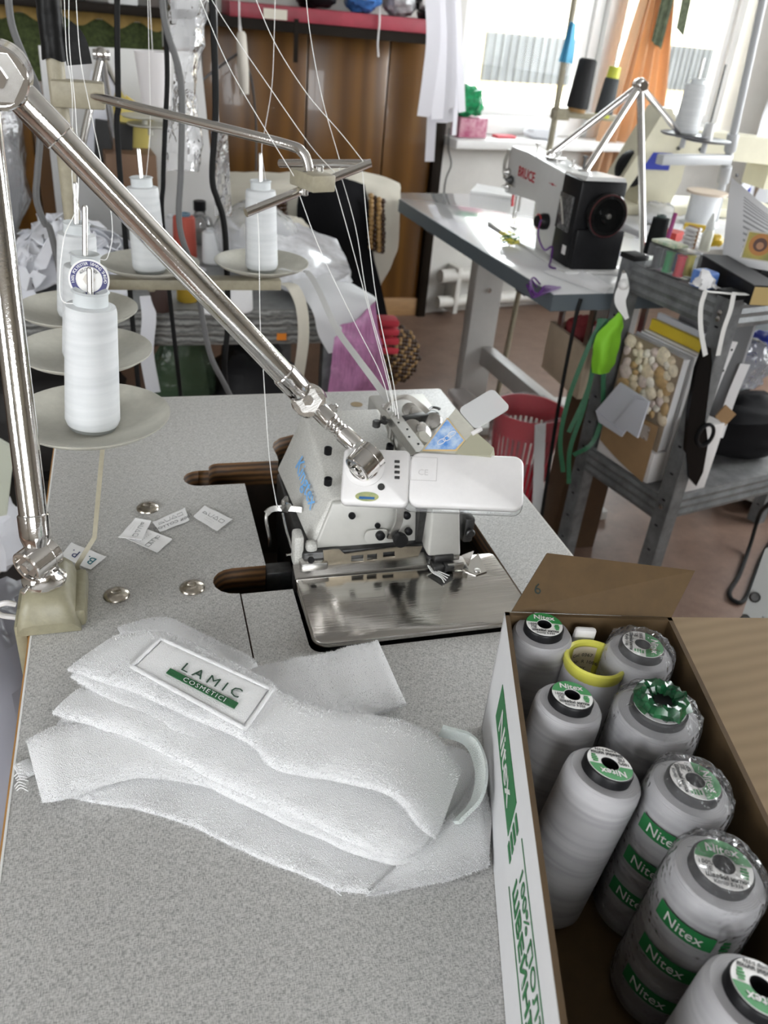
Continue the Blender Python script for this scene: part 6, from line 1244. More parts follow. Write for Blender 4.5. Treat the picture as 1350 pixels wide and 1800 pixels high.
# things on top of the rack
ob = thing('organiser_box', 'clear plastic organiser with green and red spools on the rack', 'box', rp(.16,.05,RT))
CBX = clear_mat('clear_box',(.97,.98,.98),.05,.06,.12)
rbox(.055,.175,.004,.07,RT,RT+.004).build('base', CBX, ob); rbox(.055,.175,.004,.07,RT+.062,RT+.064).build('lid', CBX, ob)
for q in ((.055,.175,.004,.0055),(.055,.175,.0685,.07),(.055,.0565,.005,.07),(.1735,.175,.005,.07),(.094,.095,.006,.069),(.134,.135,.006,.069)): rbox(q[0],q[1],q[2],q[3],RT+.004,RT+.062).build('wall', CBX, ob)
for k,(s_,t_,c) in enumerate(((.075,.022,(.05,.05,.055)),(.075,.052,(.5,.5,.5)),(.115,.022,(.02,.26,.08)),(.115,.052,(.03,.12,.35)),(.154,.022,(.50,.02,.04)),(.154,.052,(.5,.42,.06)))):
    p = rp(s_,t_,RT+.005); m = MB(); m.lathe([(.013,0),(.013,.003),(.011,.004),(.011,.046),(.013,.047),(.013,.05)],16,p); o = m.build('thread_spool', mat('spool%d'%k,c,.6)); origin_to(o,p); tag(o,('black','grey','green','blue','red','yellow')[k]+' thread spool inside the clear organiser box','spool','spools in the organiser')
m = MB(); rbox(.05,.13,.012,.062,RT+.0645,RT+.072,.002,m); o = m.build('pattern_pad', mat('pad_pale',(.62,.60,.45),.5,col2=(.2,.3,.2),scale=60)); tag(origin_to(o,rp(.09,.04,RT+.0645)),'pale patterned packet lying on the organiser lid','packet')
m = rbox(.213,.262,.0,.045,RT,RT+.042,.006); o = m.build('blue_pack', mat('blue_pack',(.05,.13,.38),.4,col2=(.10,.2,.5),scale=40)); wl = rbox(.225,.25,-.0015,.001,RT+.008,RT+.016).build('paper_tag', PAPER, None); wl.parent = o; origin_to(o,rp(.24,.02,RT)); wl.location = -o.location; tag(o,'rounded blue packet standing beside the clear organiser box','packet')
lA, lB = Zp(1232,446,RT+.046), Zp(1328,502,RT+.046); ya = nrm(lB-lA); xa = nrm(np.cross(ya, V3(0,0,1))); xa = xa if xa@rnx > 0 else -xa; lL = np.linalg.norm(lB-lA); cbx = (lA+lB)/2+xa*.035+V3(0,0,-.0235)
lbx = thing('long_box', 'long black box with a kraft end lying on the rack', 'box', V3(cbx[0],cbx[1],RT))
MB().box(cbx,(.075,lL,.045),axes=(xa,ya,V3(0,0,1)),bevel=.002).build('body', BLACK, lbx); MB().box(cbx+ya*(lL/2+.001),(.071,.002,.041),axes=(xa,ya,V3(0,0,1))).build('kraft_end', mat('kraft_end',(.42,.31,.13),.7), lbx)
MB().box(cbx+V3(0,0,.0232),(.073,lL-.004,.0016),axes=(xa,ya,V3(0,0,1))).build('grey_lid', mat('grey_lid',(.07,.07,.072),.7), lbx)
m = MB(); rows = []
for i in range(9): rows.append([rp(.255+.05*(k/8-.5)+.012*fbm((k,i,1),.6,3),.005+.05*(i/8-.5)+.01*fbm((k,i,2),.6,5),RT+.006+.040*math.exp(-((k-4)**2+(i-4)**2)/7)+.012*abs(fbm((k,i,0),.8,9))) for k in range(9)])
m.grid(rows,.002); o = m.build('tissue', mat('tissue',(.76,.76,.77),.9)); tag(origin_to(o,rp(.26,.0,RT)),'crumpled white tissue at the near rack corner','tissue')
p = Zp(1237,440,RT); gb = thing('glue_bottle', 'small clear glue bottle with a pointed white cap on the rack', 'bottle', p)
m = MB(); m.lathe([(.015,0),(.0155,.002),(.0155,.048),(.012,.056),(.008,.058)],20,p); m.build('body', mat('pale_glue',(.62,.62,.52),.3,alpha=1), gb); m = MB(); m.lathe([(.010,.056),(.0115,.060),(.0115,.072),(.008,.086),(.004,.100),(.0025,.102)],20,p); m.build('cap', mat('milky_cap',(.66,.68,.66),.4), gb)
el2 = thing('elastic_roll', 'folded white elastic held by a brown rubber band on the rack', 'elastic', Zp(1211,434,RT)); p = Zp(1211,434,RT)
for k in range(5): MB().box(p+V3(0,0,.006+.011*k),(.04,.036,.0095),rot=(0,0,.3+.03*k),bevel=.004).build('fold', mat('elastic_fold',(.70,.69,.68),.8), el2)
MB().box(p+V3(0,0,.028),(.006,.039,.060),rot=(0,0,.3),bevel=.002).build('rubber_band', mat('rubber_band',(.36,.2,.1),.6), el2)
o = MB().box(Zp(1222,400,RT+.012),(.016,.07,.022),rot=(0,0,.9),bevel=.006).build('marker', mat('yellow_marker',(.62,.42,.02),.4)); tag(origin_to(o,Zp(1222,400,RT)),'thick yellow marker lying behind the elastic roll','marker')
bag_blob('yellow_tape', Zp(1255,422,RT+.018),(.05,.05,.034),mat('yellow_roll',(.60,.40,.03),.4),'yellow rounded tape roll beside the glue bottle','tape',41)
m = MB(); m.box(Zp(1182,414,RT+.014),(.06,.045,.026),rot=(0,0,.6)); o = m.build('red_box', mat('red_box',(.50,.05,.04),.5)); tag(origin_to(o,Zp(1182,414,RT)),'open red box behind the white elastic roll','box')
p = Zp(1147,446,RT); bc = thing('black_cone', 'black thread cone beside the motor end with a purple stick', 'thread cone', p); m = MB(); m.lathe([(.026,0),(.027,.004),(.022,.095),(.014,.097)],28,p); m.build('wound_thread', mat('black_thread',(.008,.009,.009),.7,spec=.1), bc); m = MB(); m.lathe([(.013,.095),(.013,.103),(.009,.103),(.009,.098)],20,p); m.build('core_tube', mat('dark_core',(.03,.05,.045),.5), bc)
o = MB().tube([Zp(1150,452,RT+.002)+V3(.02,-.005,0),Zp(1150,452,RT)+V3(.035,.005,.115)],.0055,10,1).build('marker_pen', mat('purple_pen',(.22,.02,.12),.3)); tag(origin_to(o,Zp(1150,452,RT)+V3(.02,-.005,0)),'purple pen leaning on the black thread cone','pen')
SG = [[Yp(*q) for q in r_] for r_ in ([(1286,312,1.86),(1308,330,1.80),(1350,366,1.74),(1410,405,1.70)],[(1279,360,1.85),(1306,376,1.80),(1350,402,1.74),(1410,430,1.70)],[(1270,452,1.86),(1305,466,1.80),(1350,476,1.74),(1410,482,1.70)])]
for r_ in SG[2:]:
    for q in r_: q[2] = max(q[2], RT)
SG = [catmull(r_,6) for r_ in SG]; SG = np.array([catmull([SG[i][j] for i in range(3)],8) for j in range(len(SG[0]))]).transpose(1,0,2)
ps = thing('printed_sheets', 'curved printed paper sheets standing on the rack', 'paper', SG[-1][6]); MB().grid(SG,.0006).build('sheet', PAPER, ps)
for j in range(11):
    i0 = 3+j; m = MB(); off_ = V3(-.001,-.0025,0); j0, j1 = 6, (15,17,13,16)[j%4]
    if i0+1 < len(SG): m.grid([[SG[i0][q]*(1-f_)+SG[i0+1][q]*f_+off_ for q in range(j0,j1)] for f_ in (.0,.35)]); m.build('print', mat('grey_print',(.30,.30,.31),.7), ps)
ic = thing('icon_card', 'small framed icon card with a haloed figure leaning on the rack box', 'card', Yp(1335,456,1.60)); cxx = Yp(1335,433,1.60); xa2 = nrm(V3(.85,-.52,0)); nn2 = nrm(np.cross(xa2,V3(0,0,1))); nn2 = nn2 if nn2@(CAMP-cxx) > 0 else -nn2
MB().box(cxx,(.066,.004,.062),axes=(xa2,nn2,V3(0,0,1))).build('frame', mat('icon_edge',(.40,.38,.34),.5), ic); MB().box(cxx+nn2*.0025,(.060,.001,.056),axes=(xa2,nn2,V3(0,0,1))).build('picture', mat('icon_green',(.16,.17,.05),.5,col2=(.36,.28,.05),scale=25), ic)
m = MB(); m.lathe([(.0001,0),(.024,0),(.024,.0008)],28,cxx+nn2*.003+V3(0,0,.004),nn2); m.build('halo', mat('icon_gold',(.34,.14,.03),.4), ic); m = MB(); m.lathe([(.0001,0),(.015,0),(.015,.0008)],24,cxx+nn2*.004+V3(0,0,.004),nn2); m.build('figure', mat('icon_dark',(.07,.03,.02),.5), ic); m = MB(); m.lathe([(.0001,0),(.008,0),(.008,.0008)],20,cxx+nn2*.005+V3(0,0,.002),nn2); m.build('face', mat('icon_skin',(.30,.15,.08),.5), ic)
m = MB(); m.box(Zp(1345,470,RT+.02)+V3(.03,0,-.008),(.10,.09,.022),rot=(0,0,-.3),bevel=.002); o = m.build('black_tray', BLACK); tag(origin_to(o,Zp(1345,470,RT+.02)+V3(.03,0,-.02)),'flat black tray beside the icon card on the rack','tray')
PLACE = None
# ================================================================== THIRD TABLE, MACHINE AND STAND behind the rack
t3 = thing('sewing_table', 'white sewing table with the cream machine behind the rack', 'table', (1.9,2.5,0))
MB().bounds((1.44,2.15,.725),(2.25,2.75,.760),bevel=.003).build('tabletop', GLOSSW, t3)
for x in (1.55,2.15):
    MB().bounds((x-.03,2.40,.03),(x+.03,2.45,.725)).build('leg', LEGM, t3); MB().bounds((x-.035,2.2,0),(x+.035,2.65,.03)).build('foot', LEGM, t3)
cm = thing('sewing_machine', 'cream sewing machine with a blue badge on the far white table', 'sewing machine', (1.75,2.5,.761)); CREAM = mat('cream_machine',(.58,.55,.42),.4,var=.04,scale=20); c3 = .761
MB().bounds((1.50,2.42,c3),(2.12,2.62,c3+.03),bevel=.006).build('bed', CREAM, cm)
m = MB(); m.prism([(1.56,.03),(1.68,.03),(1.70,.10),(1.70,.16),(1.78,.175),(2.02,.165),(2.02,.09),(2.10,.09),(2.12,.20),(2.10,.235),(1.62,.26),(1.56,.22)],(0,2.45,c3),(1,0,0),(0,0,1),(0,1,0),.12); m.build('arm', CREAM, cm)
p = Wp; a = Yp(1145,283,2.445); MB().box((a[0]+.02,2.447,a[2]),(.10,.004,.05)).build('badge', mat('blue_badge',(.03,.05,.36),.4), cm)
m = MB(); m.prism([(1.47,.08),(1.50,.06),(1.62,.28),(1.60,.31),(1.575,.31)],(0,2.44,c3),(1,0,0),(0,0,1),(0,1,0),.10); m.build('belt_guard', CREAM, cm)
m = MB(); m.lathe([(.05,0),(.055,.01),(.055,.03),(.05,.035)],24,(1.53,2.46,c3+.13),(0,1,0)); m.build('handwheel', BLACK, cm)
for x,z in ((1.66,.20),(1.74,.20),(1.90,.13),(2.06,.19)): m = MB(); m.lathe([(.006,0),(.006,.004),(.0001,.005)],12,(x,2.45,c3+z),(0,-1,0)); m.build('screw', DARKSTEEL, cm)
s3 = thing('thread_stand', 'grey thread stand with two dark dishes in front of the cream machine', 'thread stand', (1.77,2.30,.76)); GP = mat('stand_grey',(.40,.41,.42),.4)
pb, pt_ = Zp(1256,388,.762), Yp(1345,-20,2.30); 
m = MB(); m.cyl(pb,pt_,.012,n=18); m.build('pole', GP, s3)
for yv,h in ((235,.05),(295,.05)): q = pb+(pt_-pb)*((388-yv)/408); m = MB(); ax_ = nrm(pt_-pb); m.lathe([(.017,-h/2),(.018,-h/2+.003),(.018,h/2-.003),(.017,h/2)],18,q,ax_); m.build('collar', GP, s3)
q1, q0 = pb+(pt_-pb)*((388-285)/408), Yp(1165,262,2.28); m = MB(); m.box((q1+q0)/2,(np.linalg.norm(q1-q0),.03,.028),axes=frame_from(V3(0,0,1),q1-q0),bevel=.003); m.build('beam', GP, s3)
d1, d2 = Yp(1203,240,2.28), Yp(1240,250,2.26)
for q in (d1,d2): m = MB(); m.lathe([(.001,0),(.062,.002),(.070,.006),(.070,.009),(.062,.006),(.001,.004)],36,q,cap=(False,False)); m.build('dish', mat('dark_dish',(.09,.09,.10),.4), s3); m = MB(); m.cyl(q-V3(0,0,.03),q+V3(0,0,.005),.008); m.build('dish_post', GP, s3)
m = MB(); m.cyl(d1,d1+V3(0,0,.20),.003); m.build('cone_pin', STEEL, s3)
m = MB(); m.lathe([(.018,.004),(.013,.05),(.010,.052)],18,d2); m.build('cone_holder', mat('holder_grey',(.45,.45,.44),.4), s3); m = MB(); m.cyl(d2,d2+V3(0,0,.20),.003); m.build('cone_pin', DARKSTEEL, s3)
white_cone(d1+V3(0,0,.009), d1+V3(0,0,.148), .036, 'off-white thread cone on the dark dish of the grey stand', None)
p = Zp(1228,394,.762); rl = thing('tape_reel', 'big white reel of elastic with a wooden flange on the far table', 'reel', p); m = MB(); m.lathe([(.058,0),(.060,.004),(.046,.010),(.046,.09)],30,p); m.build('wound_elastic', mat('reel_white',(.68,.70,.72),.7), rl); m = MB(); m.lathe([(.046,.09),(.062,.092),(.062,.099),(.0001,.099)],30,p); m.build('flange', mat('peach_flange',(.62,.52,.42),.6), rl)
bag_blob('clear_bag', Zp(1155,375,.79),(.09,.08,.07),FILM,'small clear bag beside the cream machine bed','bag',44)
flat_sheet('white_cloth', [(1125,392),(1195,405),(1215,375),(1140,360)], .7605, mat('cloth_white3',(.78,.79,.82),.9), 'flat white cloth on the far white table', 'cloth', curl=.01, seed=8)
m = MB(); rows = []
for i in range(12): rows.append([Yp(1352+25*k-(i*5.0),165+i*17+fbm((i,k,0),.6,2)*9,2.70-.04*math.sin(k*1.3+i*.4)) for k in range(7)])
m.grid(rows,.004); o = m.build('white_garment', mat('garment_white',(.74,.75,.80),.9)); tag(origin_to(o,(Yp(1340,350,2.70)[0],2.70,.762)),'white garment heaped behind the grey thread stand','garment')
pbx = Zp(1338,352,.7615); ph = Yp(1338,292,pbx[1])[2]
o = MB().bounds((pbx[0]-.06,pbx[1]-.03,.7612),(pbx[0]+.07,pbx[1]+.04,ph),bevel=.003).build('pen_box', mat('pen_box',(.20,.15,.12),.6)); tag(origin_to(o,(pbx[0],pbx[1],.7612)),'brown pen box behind the printed sheets','box')
for k,(dx,h,c,lb) in enumerate(((-.085,.12,(.02,.04,.35),'blue pen'),(-.075,.075,(.02,.2,.06),'green pen'),(-.08,.065,(.5,.05,.08),'red pen'))):
    a = V3(pbx[0]+dx,pbx[1]-.02+.018*k,.7612); o = MB().tube([a,a+V3(.004,0,h+.02)],.006,8,1).build('pen', mat('pen%d'%k,c,.4)); origin_to(o,a); tag(o, lb+' standing beside the brown pen box','pen','pens by the pen box')
# floor cable and machine foot at the right edge
o = MB().tube([Zp(1352,885,.25),Zp(1335,905,.12),Zp(1318,960,.02),Zp(1300,1010,.006),Zp(1283,1040,.006),Zp(1290,1056,.006),Zp(1312,1050,.006),Zp(1345,970,.006),Zp(1400,900,.006)],.006,8,6).build('floor_cable', BLACKRUB); tag(origin_to(o,Zp(1290,1056,0)),'black cable looped on the brown floor beside the rack','cable')
ft = thing('steel_table_foot', 'pale grey steel table foot with bolts beside the floor cable', 'table leg', (1.36,1.12,0)); m = MB()
o_ = [Dp(x,y,1.52) for x,y in ((1345,965),(1420,960),(1390,1110),(1296,1105))]; m.add(o_+[p+V3(.03,.02,-.01) for p in o_],[(0,1,2,3),(7,6,5,4),(0,1,5,4),(1,2,6,5),(2,3,7,6),(3,0,4,7)]); m.build('plate', mat('foot_grey',(.40,.41,.40),.45), ft)
for x,y in ((1327,1050),(1310,1090)): m = MB(); m.lathe([(.009,0),(.009,.004),(.006,.008),(.0001,.008)],12,Dp(x,y,1.518),nrm(CAMP-Dp(x,y,1.5))); m.build('bolt', DARKSTEEL, ft)
MB().bounds((o_[2][0]-.03,o_[2][1]+.0,0),(o_[2][0]+.05,o_[2][1]+.06,min(p[2] for p in o_)+.03)).build('upright', MATS['foot_grey'], ft)
gt = thing('side_table', 'low slate grey table end beyond the rack', 'table', (2.4,1.9,0)); q = Zp(1308,622,.52)
MB().bounds((q[0],q[1]-.03,.48),(q[0]+.7,q[1]+.28,.52),bevel=.002).build('tabletop', mat('slate_top',(.10,.115,.13),.5), gt)
for x in (.05,.6): MB().bounds((q[0]+x,q[1]+.2,0),(q[0]+x+.05,q[1]+.25,.48)).build('leg', LEGM, gt)
bag_blob('cloth_heap', (q[0]+.30,q[1]+.05,.13), (.40,.24,.26), mat('grey_cloth',(.42,.42,.40),.9), 'heap of grey cloth on the floor under the slate table', 'cloth', 51)
# ================================================================== HELPERS FOR CLOTH
def sheet(pts, name, material, lb, cat, th=.004, sub=6, wr=.004, wsc=14, seed=0, base=None, parent=None, smooth=60):
    """pts: grid of (px, py, Y) control points, smoothed into a cloth surface"""
    G = np.array([[Yp(*p) for p in row] for row in pts]); G1 = np.array([catmull(list(G[i]), sub) for i in range(G.shape[0])]); G2 = np.array([catmull(list(G1[:,j]), sub) for j in range(G1.shape[1])]).transpose(1,0,2)
    rows = [[p+V3(0, wr*fbm(p,wsc,seed,3), wr*.4*fbm(p,wsc,seed+5,2)) for p in r] for r in G2]
    o = MB().grid(rows, th).build(name, material, parent, smooth=smooth)
    if parent is None: origin_to(o, base if base is not None else rows[-1][len(rows[-1])//2]); tag(o, lb, cat)
    return o
WCL = mat('white_cotton', (.68,.69,.73), .9, bump=.15, bscale=300); CREAMC = mat('cream_cloth', (.66,.63,.54), .9, bump=.2, bscale=120); BLKC = mat('black_jacket', (.007,.007,.008), .85, spec=.1, bump=.3, bscale=120)
# ================================================================== WORKBENCH behind the main table
BF, BB, BX0, BX1, BT = 1.802, 2.50, -.62, .46, .66
wbn = thing('workbench', 'galvanised workbench with a grooved front rail behind the main table', 'workbench', (-.05,2.15,0))
GALV2 = wave_mat('weathered_galvanised', (.10,.10,.095), (.24,.24,.23), 'Z', 26, .55, 6.0)
MB().bounds((BX0,BF+.004,BT-.025),(BX1,BB,BT),bevel=.002).build('bench_top', mat('worn_bench_top',(.26,.27,.27),.4,var=.25,scale=12), wbn)
ol = []
for k in range(9): ol.append((.005 if k%2 else 0, BT-.078+.078*k/8))
m = MB(); m.prism([(a,b) for a,b in ol]+[(-.012,BT),(-.012,BT-.078)],(BX0,BF,0),(0,-1,0),(0,0,1),(1,0,0),BX1-BX0); m.build('front_rail', GALV2, wbn, smooth=0)
for x in (BX0+.03,BX1-.03):
    for y in (BF+.03,BB-.03): MB().bounds((x-.02,y-.02,0),(x+.02,y+.02,BT-.025),bevel=.002).build('leg', GALV, wbn)
MB().bounds((BX0+.01,BF+.02,.16),(BX1-.01,BB-.02,.18)).build('lower_shelf', mat('dark_board',(.05,.045,.04),.7), wbn)
o = MB().box(Yp(495,592,BF-.008),(.022,.002,.016)).build('orange_sticker', mat('orange_tag',(.70,.22,.02),.5), wbn)
# white boards standing at the back of the bench
for k,(q,Y,lb,c) in enumerate(((((67,80),(200,84)),2.46,'tall white board leaning behind the bench at its left',(.66,.66,.66)),(((190,84),(352,92)),2.43,'wide white board leaning behind the bench beside the cloth',(.72,.72,.71)))):
    a, b = Yp(*q[0],Y+.03), Yp(*q[1],Y+.03); m = MB(); m.hexa([(a[0],Y-.01,BT+.001),(b[0]+.035*k,Y-.01,BT+.001),(b[0]+.035*k,Y-.004,BT+.001),(a[0],Y-.004,BT+.001),(a[0],Y+.03,a[2]),(b[0],Y+.03,b[2]),(b[0],Y+.036,b[2]),(a[0],Y+.036,a[2])]); o = m.build('foam_board', mat('board%d'%k,c,.7)); tag(origin_to(o,((a[0]+b[0])/2,Y,BT)),lb,'board','white boards on the bench')
# second tripod of chrome tubes
A_ = Yp(178,96,2.2); tq = thing('chrome_tripod', 'small chrome tripod of tubes on the bench before the white boards', 'tripod', (A_[0],2.2,BT)); m = MB(); m.sphere(A_,.016,16,10); m.ccyl(A_-V3(.018,0,0),A_+V3(.018,0,0),.011); m.build('apex_joint', CHROME, tq)
for e in (Yp(128,330,2.12),Zp(308,356,BT+.005),V3(A_[0]+.03,2.38,BT+.005)):
    e = V3(e[0],e[1],max(e[2],BT+.004)); m = MB(); m.cyl(A_,e,.0085,n=16); m.build('tube', CHROME, tq)
# plastic-covered bundle at the left
bag_blob('covered_bundle', (-.42,2.27,BT+.17), (.32,.28,.34), mat('dark_grey_bundle',(.07,.075,.08),.5,var=.3,scale=10), 'dark grey bundle under clear film on the bench', 'bundle', 61, crinkle=.10)
bag_blob('plastic_cover', (-.42,2.27,BT+.21), (.38,.33,.42), clear_mat('milky_film',(.95,.95,.96),.28,.15,.4,hazecol=(.8,.8,.82),bump=1.0,bscale=25), 'clear crinkled plastic cover over the dark bundle', 'plastic cover', 62, crinkle=.16)
# folders, boxes in the middle distance
def slab(name, px, py, Y, size, rot, c, lb, cat, z0=BT+.001, rough=.6):
    p = Yp(px,py,Y); m = MB(); m.box((p[0],Y,p[2]),size,rot=rot,bevel=.002); zmin = min(v[2] for v in m.v); o = m.build(name, mat(name+str(px),c,rough)); tag(origin_to(o,(p[0],Y,zmin)),lb,cat); return o
slab('yellow_folder',208,236,2.36,(.11,.01,.18),(0,.55,0),(.62,.48,.10),'yellow folder leaning on the brown carton','folder')
slab('yellow_folder',236,246,2.35,(.07,.01,.16),(0,.15,0),(.60,.50,.14),'narrow yellow folder beside the chrome tripod leg','folder')
slab('white_folder',172,215,2.34,(.06,.012,.22),(0,.22,0),(.66,.67,.72),'white folder leaning beside the beige pole','folder')
slab('brown_carton',228,302,2.30,(.12,.12,.10),(0,0,.1),(.16,.09,.05),'small brown carton behind the thread cones','carton')
slab('black_case',200,252,2.33,(.09,.05,.10),(0,.1,0),(.01,.01,.01),'black rounded case resting on the brown carton','case')
for k,(px,py,lb) in enumerate(((254,207,'upper'),(264,222,'lower'))):
    p = Yp(px,py,2.28); m = MB(); m.lathe([(.001,0),(.05,.001),(.055,.004),(.055,.006),(.001,.004)],28,p,cap=(False,False)); m.cyl(p-V3(0,0,.02),p+V3(0,0,.003),.006); o = m.build('cone_dish', BEIGE2); tag(origin_to(o,p),lb+' beige dish of the small tripod stand','dish','dishes of the small stand')
# white fabric strips heaped on the bench: looping ribbons
rs = random.Random(12)
sp = thing('fabric_strips', 'heap of white fabric strips spilling over the bench', 'fabric strips', (-.18,2.05,BT))
rows = []
for i in range(14):
    rows.append([V3(-.36+.34*k/16,1.86+.25*i/13,BT+.006+.13*math.exp(-((k/16-.62)/.30)**2-((i/13-.5)/.40)**2)*(1+.35*fbm((k*.5,i*.5,0),1,3))+.02*abs(fbm((k*.6,i*.6,1),1,7))) for k in range(17)])
MB().grid(rows,.006).build('strip_heap', WCL, sp, smooth=70)
for j in range(34):
    cx_, cy_ = rs.uniform(-.36,-.05), rs.uniform(1.86,2.08); pts = []; a = rs.uniform(0,2*PI)
    for q in range(6):
        hz_ = .02+.12*math.exp(-((cx_+.15)/.13)**2)*rs.uniform(.4,1.1); pts.append(V3(cx_,cy_,BT+.010+hz_*.9)); a += rs.uniform(-1.1,1.1); cx_ += .05*math.cos(a); cy_ += .04*math.sin(a); cx_ = min(.0,max(-.42,cx_)); cy_ = min(2.10,max(1.84,cy_))
    m = MB(); m.ribbon(pts,[V3(rs.gauss(0,1),rs.gauss(0,1),rs.gauss(0,.6)) for _ in pts],.026,.002,6); m.build('strip', WCL, sp, smooth=70)
for pts in ([(258,520,1.80),(262,560,1.785),(258,620,1.785),(270,690,1.79)],[(30,470,1.83),(50,500,1.80),(70,480,1.82)],[(60,440,1.9),(40,490,1.84),(55,530,1.80)]):
    m = MB(); m.ribbon([Yp(*p) for p in pts],(1,0,.1),.03,.002,5); m.build('strip', WCL, sp)
sc = thing('scissors', 'steel scissors lying on the bench beside the white strips', 'scissors', Zp(40,432,BT+.03))
for k,(a,b) in enumerate((((18,432),(62,412)),((18,442),(66,430)))): m = MB(); m.ribbon([Zp(*a,BT+.03),Zp(*b,BT+.035)],(0,1,.6),.012,.003,1); m.build('blade', STEEL, sc)
c = Zp(18,430,BT+.035); m = MB(); m.tube([c+V3(.018*math.cos(a),.014*math.sin(a),.004*math.sin(a)) for a in np.linspace(0,2*PI,13)[:-1]],.0045,8,2,closed=True); m.build('handle', BLACK, sc)
# spools, jars and bottle on the bench
def small_spool(px, py, r, h, c, ccore, lb, Y=None, zz=BT+.001, cat='spool'):
    p = Zp(px,py,zz); t = thing('thread_spool', lb, cat, p, 'spools on the bench'); m = MB(); m.lathe([(r*.9,0),(r,.004),(r*.93,h-.006),(r*.85,h-.002),(r*.5,h)],24,p); m.build('wound_thread', mat('sp%d'%px,c,.7), t); m = MB(); m.lathe([(r*.55,h-.002),(r*.55,h+.006),(r*.35,h+.006),(r*.33,h)],20,p,cap=(False,True)); m.build('core_tube', mat('spc%d'%px,ccore,.4), t)
small_spool(326,452,.030,.105,(.52,.10,.07),(.12,.22,.30),'coral red thread spool with a blue core on the bench')
small_spool(374,462,.027,.080,(.74,.75,.76),(.6,.62,.64),'short white spool in front of the glass bottle')
small_spool(306,440,.026,.085,(.72,.73,.75),(.6,.62,.64),'white spool beside the coral red spool')
small_spool(420,545,.031,.065,(.72,.72,.73),(.6,.62,.64),'white spool at the bench edge under the stand beam')
small_spool(370,548,.026,.055,(.74,.74,.75),(.6,.62,.64),'small white spool at the bench edge')
small_spool(284,545,.024,.055,(.035,.016,.012),(.02,.02,.02),'dark brown spool at the bench edge')
small_spool(330,528,.024,.045,(.50,.33,.03),(.3,.2,.05),'yellow spool behind the dark brown spool')
p = Zp(353,425,BT+.001); gbt = thing('glass_bottle', 'round clear glass bottle with a black cap on the bench', 'bottle', p)
m = MB(); m.lathe([(.032,0),(.036,.006),(.036,.045),(.030,.064),(.016,.074),(.014,.088)],28,p); m.build('glass', clear_mat('bottle_glass',(.93,.95,.94),.12,.04,.5), gbt); m = MB(); m.lathe([(.016,.084),(.017,.086),(.017,.108),(.015,.110)],24,p); m.build('cap', BLACK, gbt); m = MB(); m.lathe([(.0335,.003),(.0335,.03),(.0001,.031)],24,p); m.build('liquid', clear_mat('clear_liquid',(.85,.88,.86),.15,.05,.3), gbt)
# bags of white trimmings, white film bags, overhanging white fabric
tb = thing('trimmings_bag', 'clear bag stuffed with white trimmings on the bench', 'bag', (.30,2.12,BT)); m = MB()
for j in range(160):
    c = V3(.30+rs.gauss(0,.04),2.15+rs.gauss(0,.05),BT+.01+abs(rs.gauss(0,.045))); d_ = nrm(V3(rs.gauss(0,1),rs.gauss(0,1),rs.gauss(0,.7)))*.022; m.ribbon([c-d_,c,c+d_],nrm(V3(rs.gauss(0,1),rs.gauss(0,1),rs.gauss(0,1))),.010,.001,1)
tag(m.build('trimmings', WCL, tb), kind='stuff')
m = MB(); rows = []
for i in range(15):
    th = PI*i/14*.98; rows.append([V3(.30,2.15,BT+.075)+V3(.105*math.sin(th)*math.cos(2*PI*k/26),.13*math.sin(th)*math.sin(2*PI*k/26),max(-.073,.085*math.cos(th)))*(1+.10*fbm((math.cos(2*PI*k/26)*2,math.sin(2*PI*k/26)*2,i*.4),1.2,6)) for k in range(27)])
m.grid(rows); m.build('film', FILM, tb, smooth=25)
sheet([[(480,385,2.15),(530,400,2.2),(590,430,2.2)],[(470,430,2.0),(540,450,2.0),(610,470,2.05)],[(490,500,1.88),(560,515,1.86),(618,488,1.90)]],'film_packet',mat('glossy_white_film',(.70,.71,.74),.18,var=.2,scale=30),'shiny white film packets piled on the bench end','packet',th=.02,wr=.02,wsc=18,seed=4,base=(.37,2.0,BT))
sheet([[(500,480,1.95),(570,475,1.95),(656,520,1.86)],[(520,505,1.83),(590,512,1.82),(660,528,1.80)],[(548,545,1.79),(600,560,1.782),(648,560,1.785)],[(560,590,1.785),(600,610,1.78),(630,600,1.78)],[(578,622,1.785),(590,618,1.78),(600,612,1.78)]],'white_fabric',mat('satin_white',(.66,.67,.69),.5),'white satin fabric hanging over the bench corner','fabric',th=.002,wr=.004,seed=9)
m = MB(); m.ribbon([Yp(498,498,1.86),Yp(515,505,1.80),Yp(530,540,1.785),Yp(533,600,1.785),Yp(520,690,1.785)],(1,0,.1),.026,.002,6); o = m.build('cream_tape', CREAMC); tag(origin_to(o,Yp(520,690,1.785)),'cream cotton tape hanging over the bench front','tape')
bag_blob('cream_pouch', (.36,2.28,BT+.05), (.20,.12,.10), CREAMC, 'cream cloth bundle behind the film packets', 'cloth', 71)
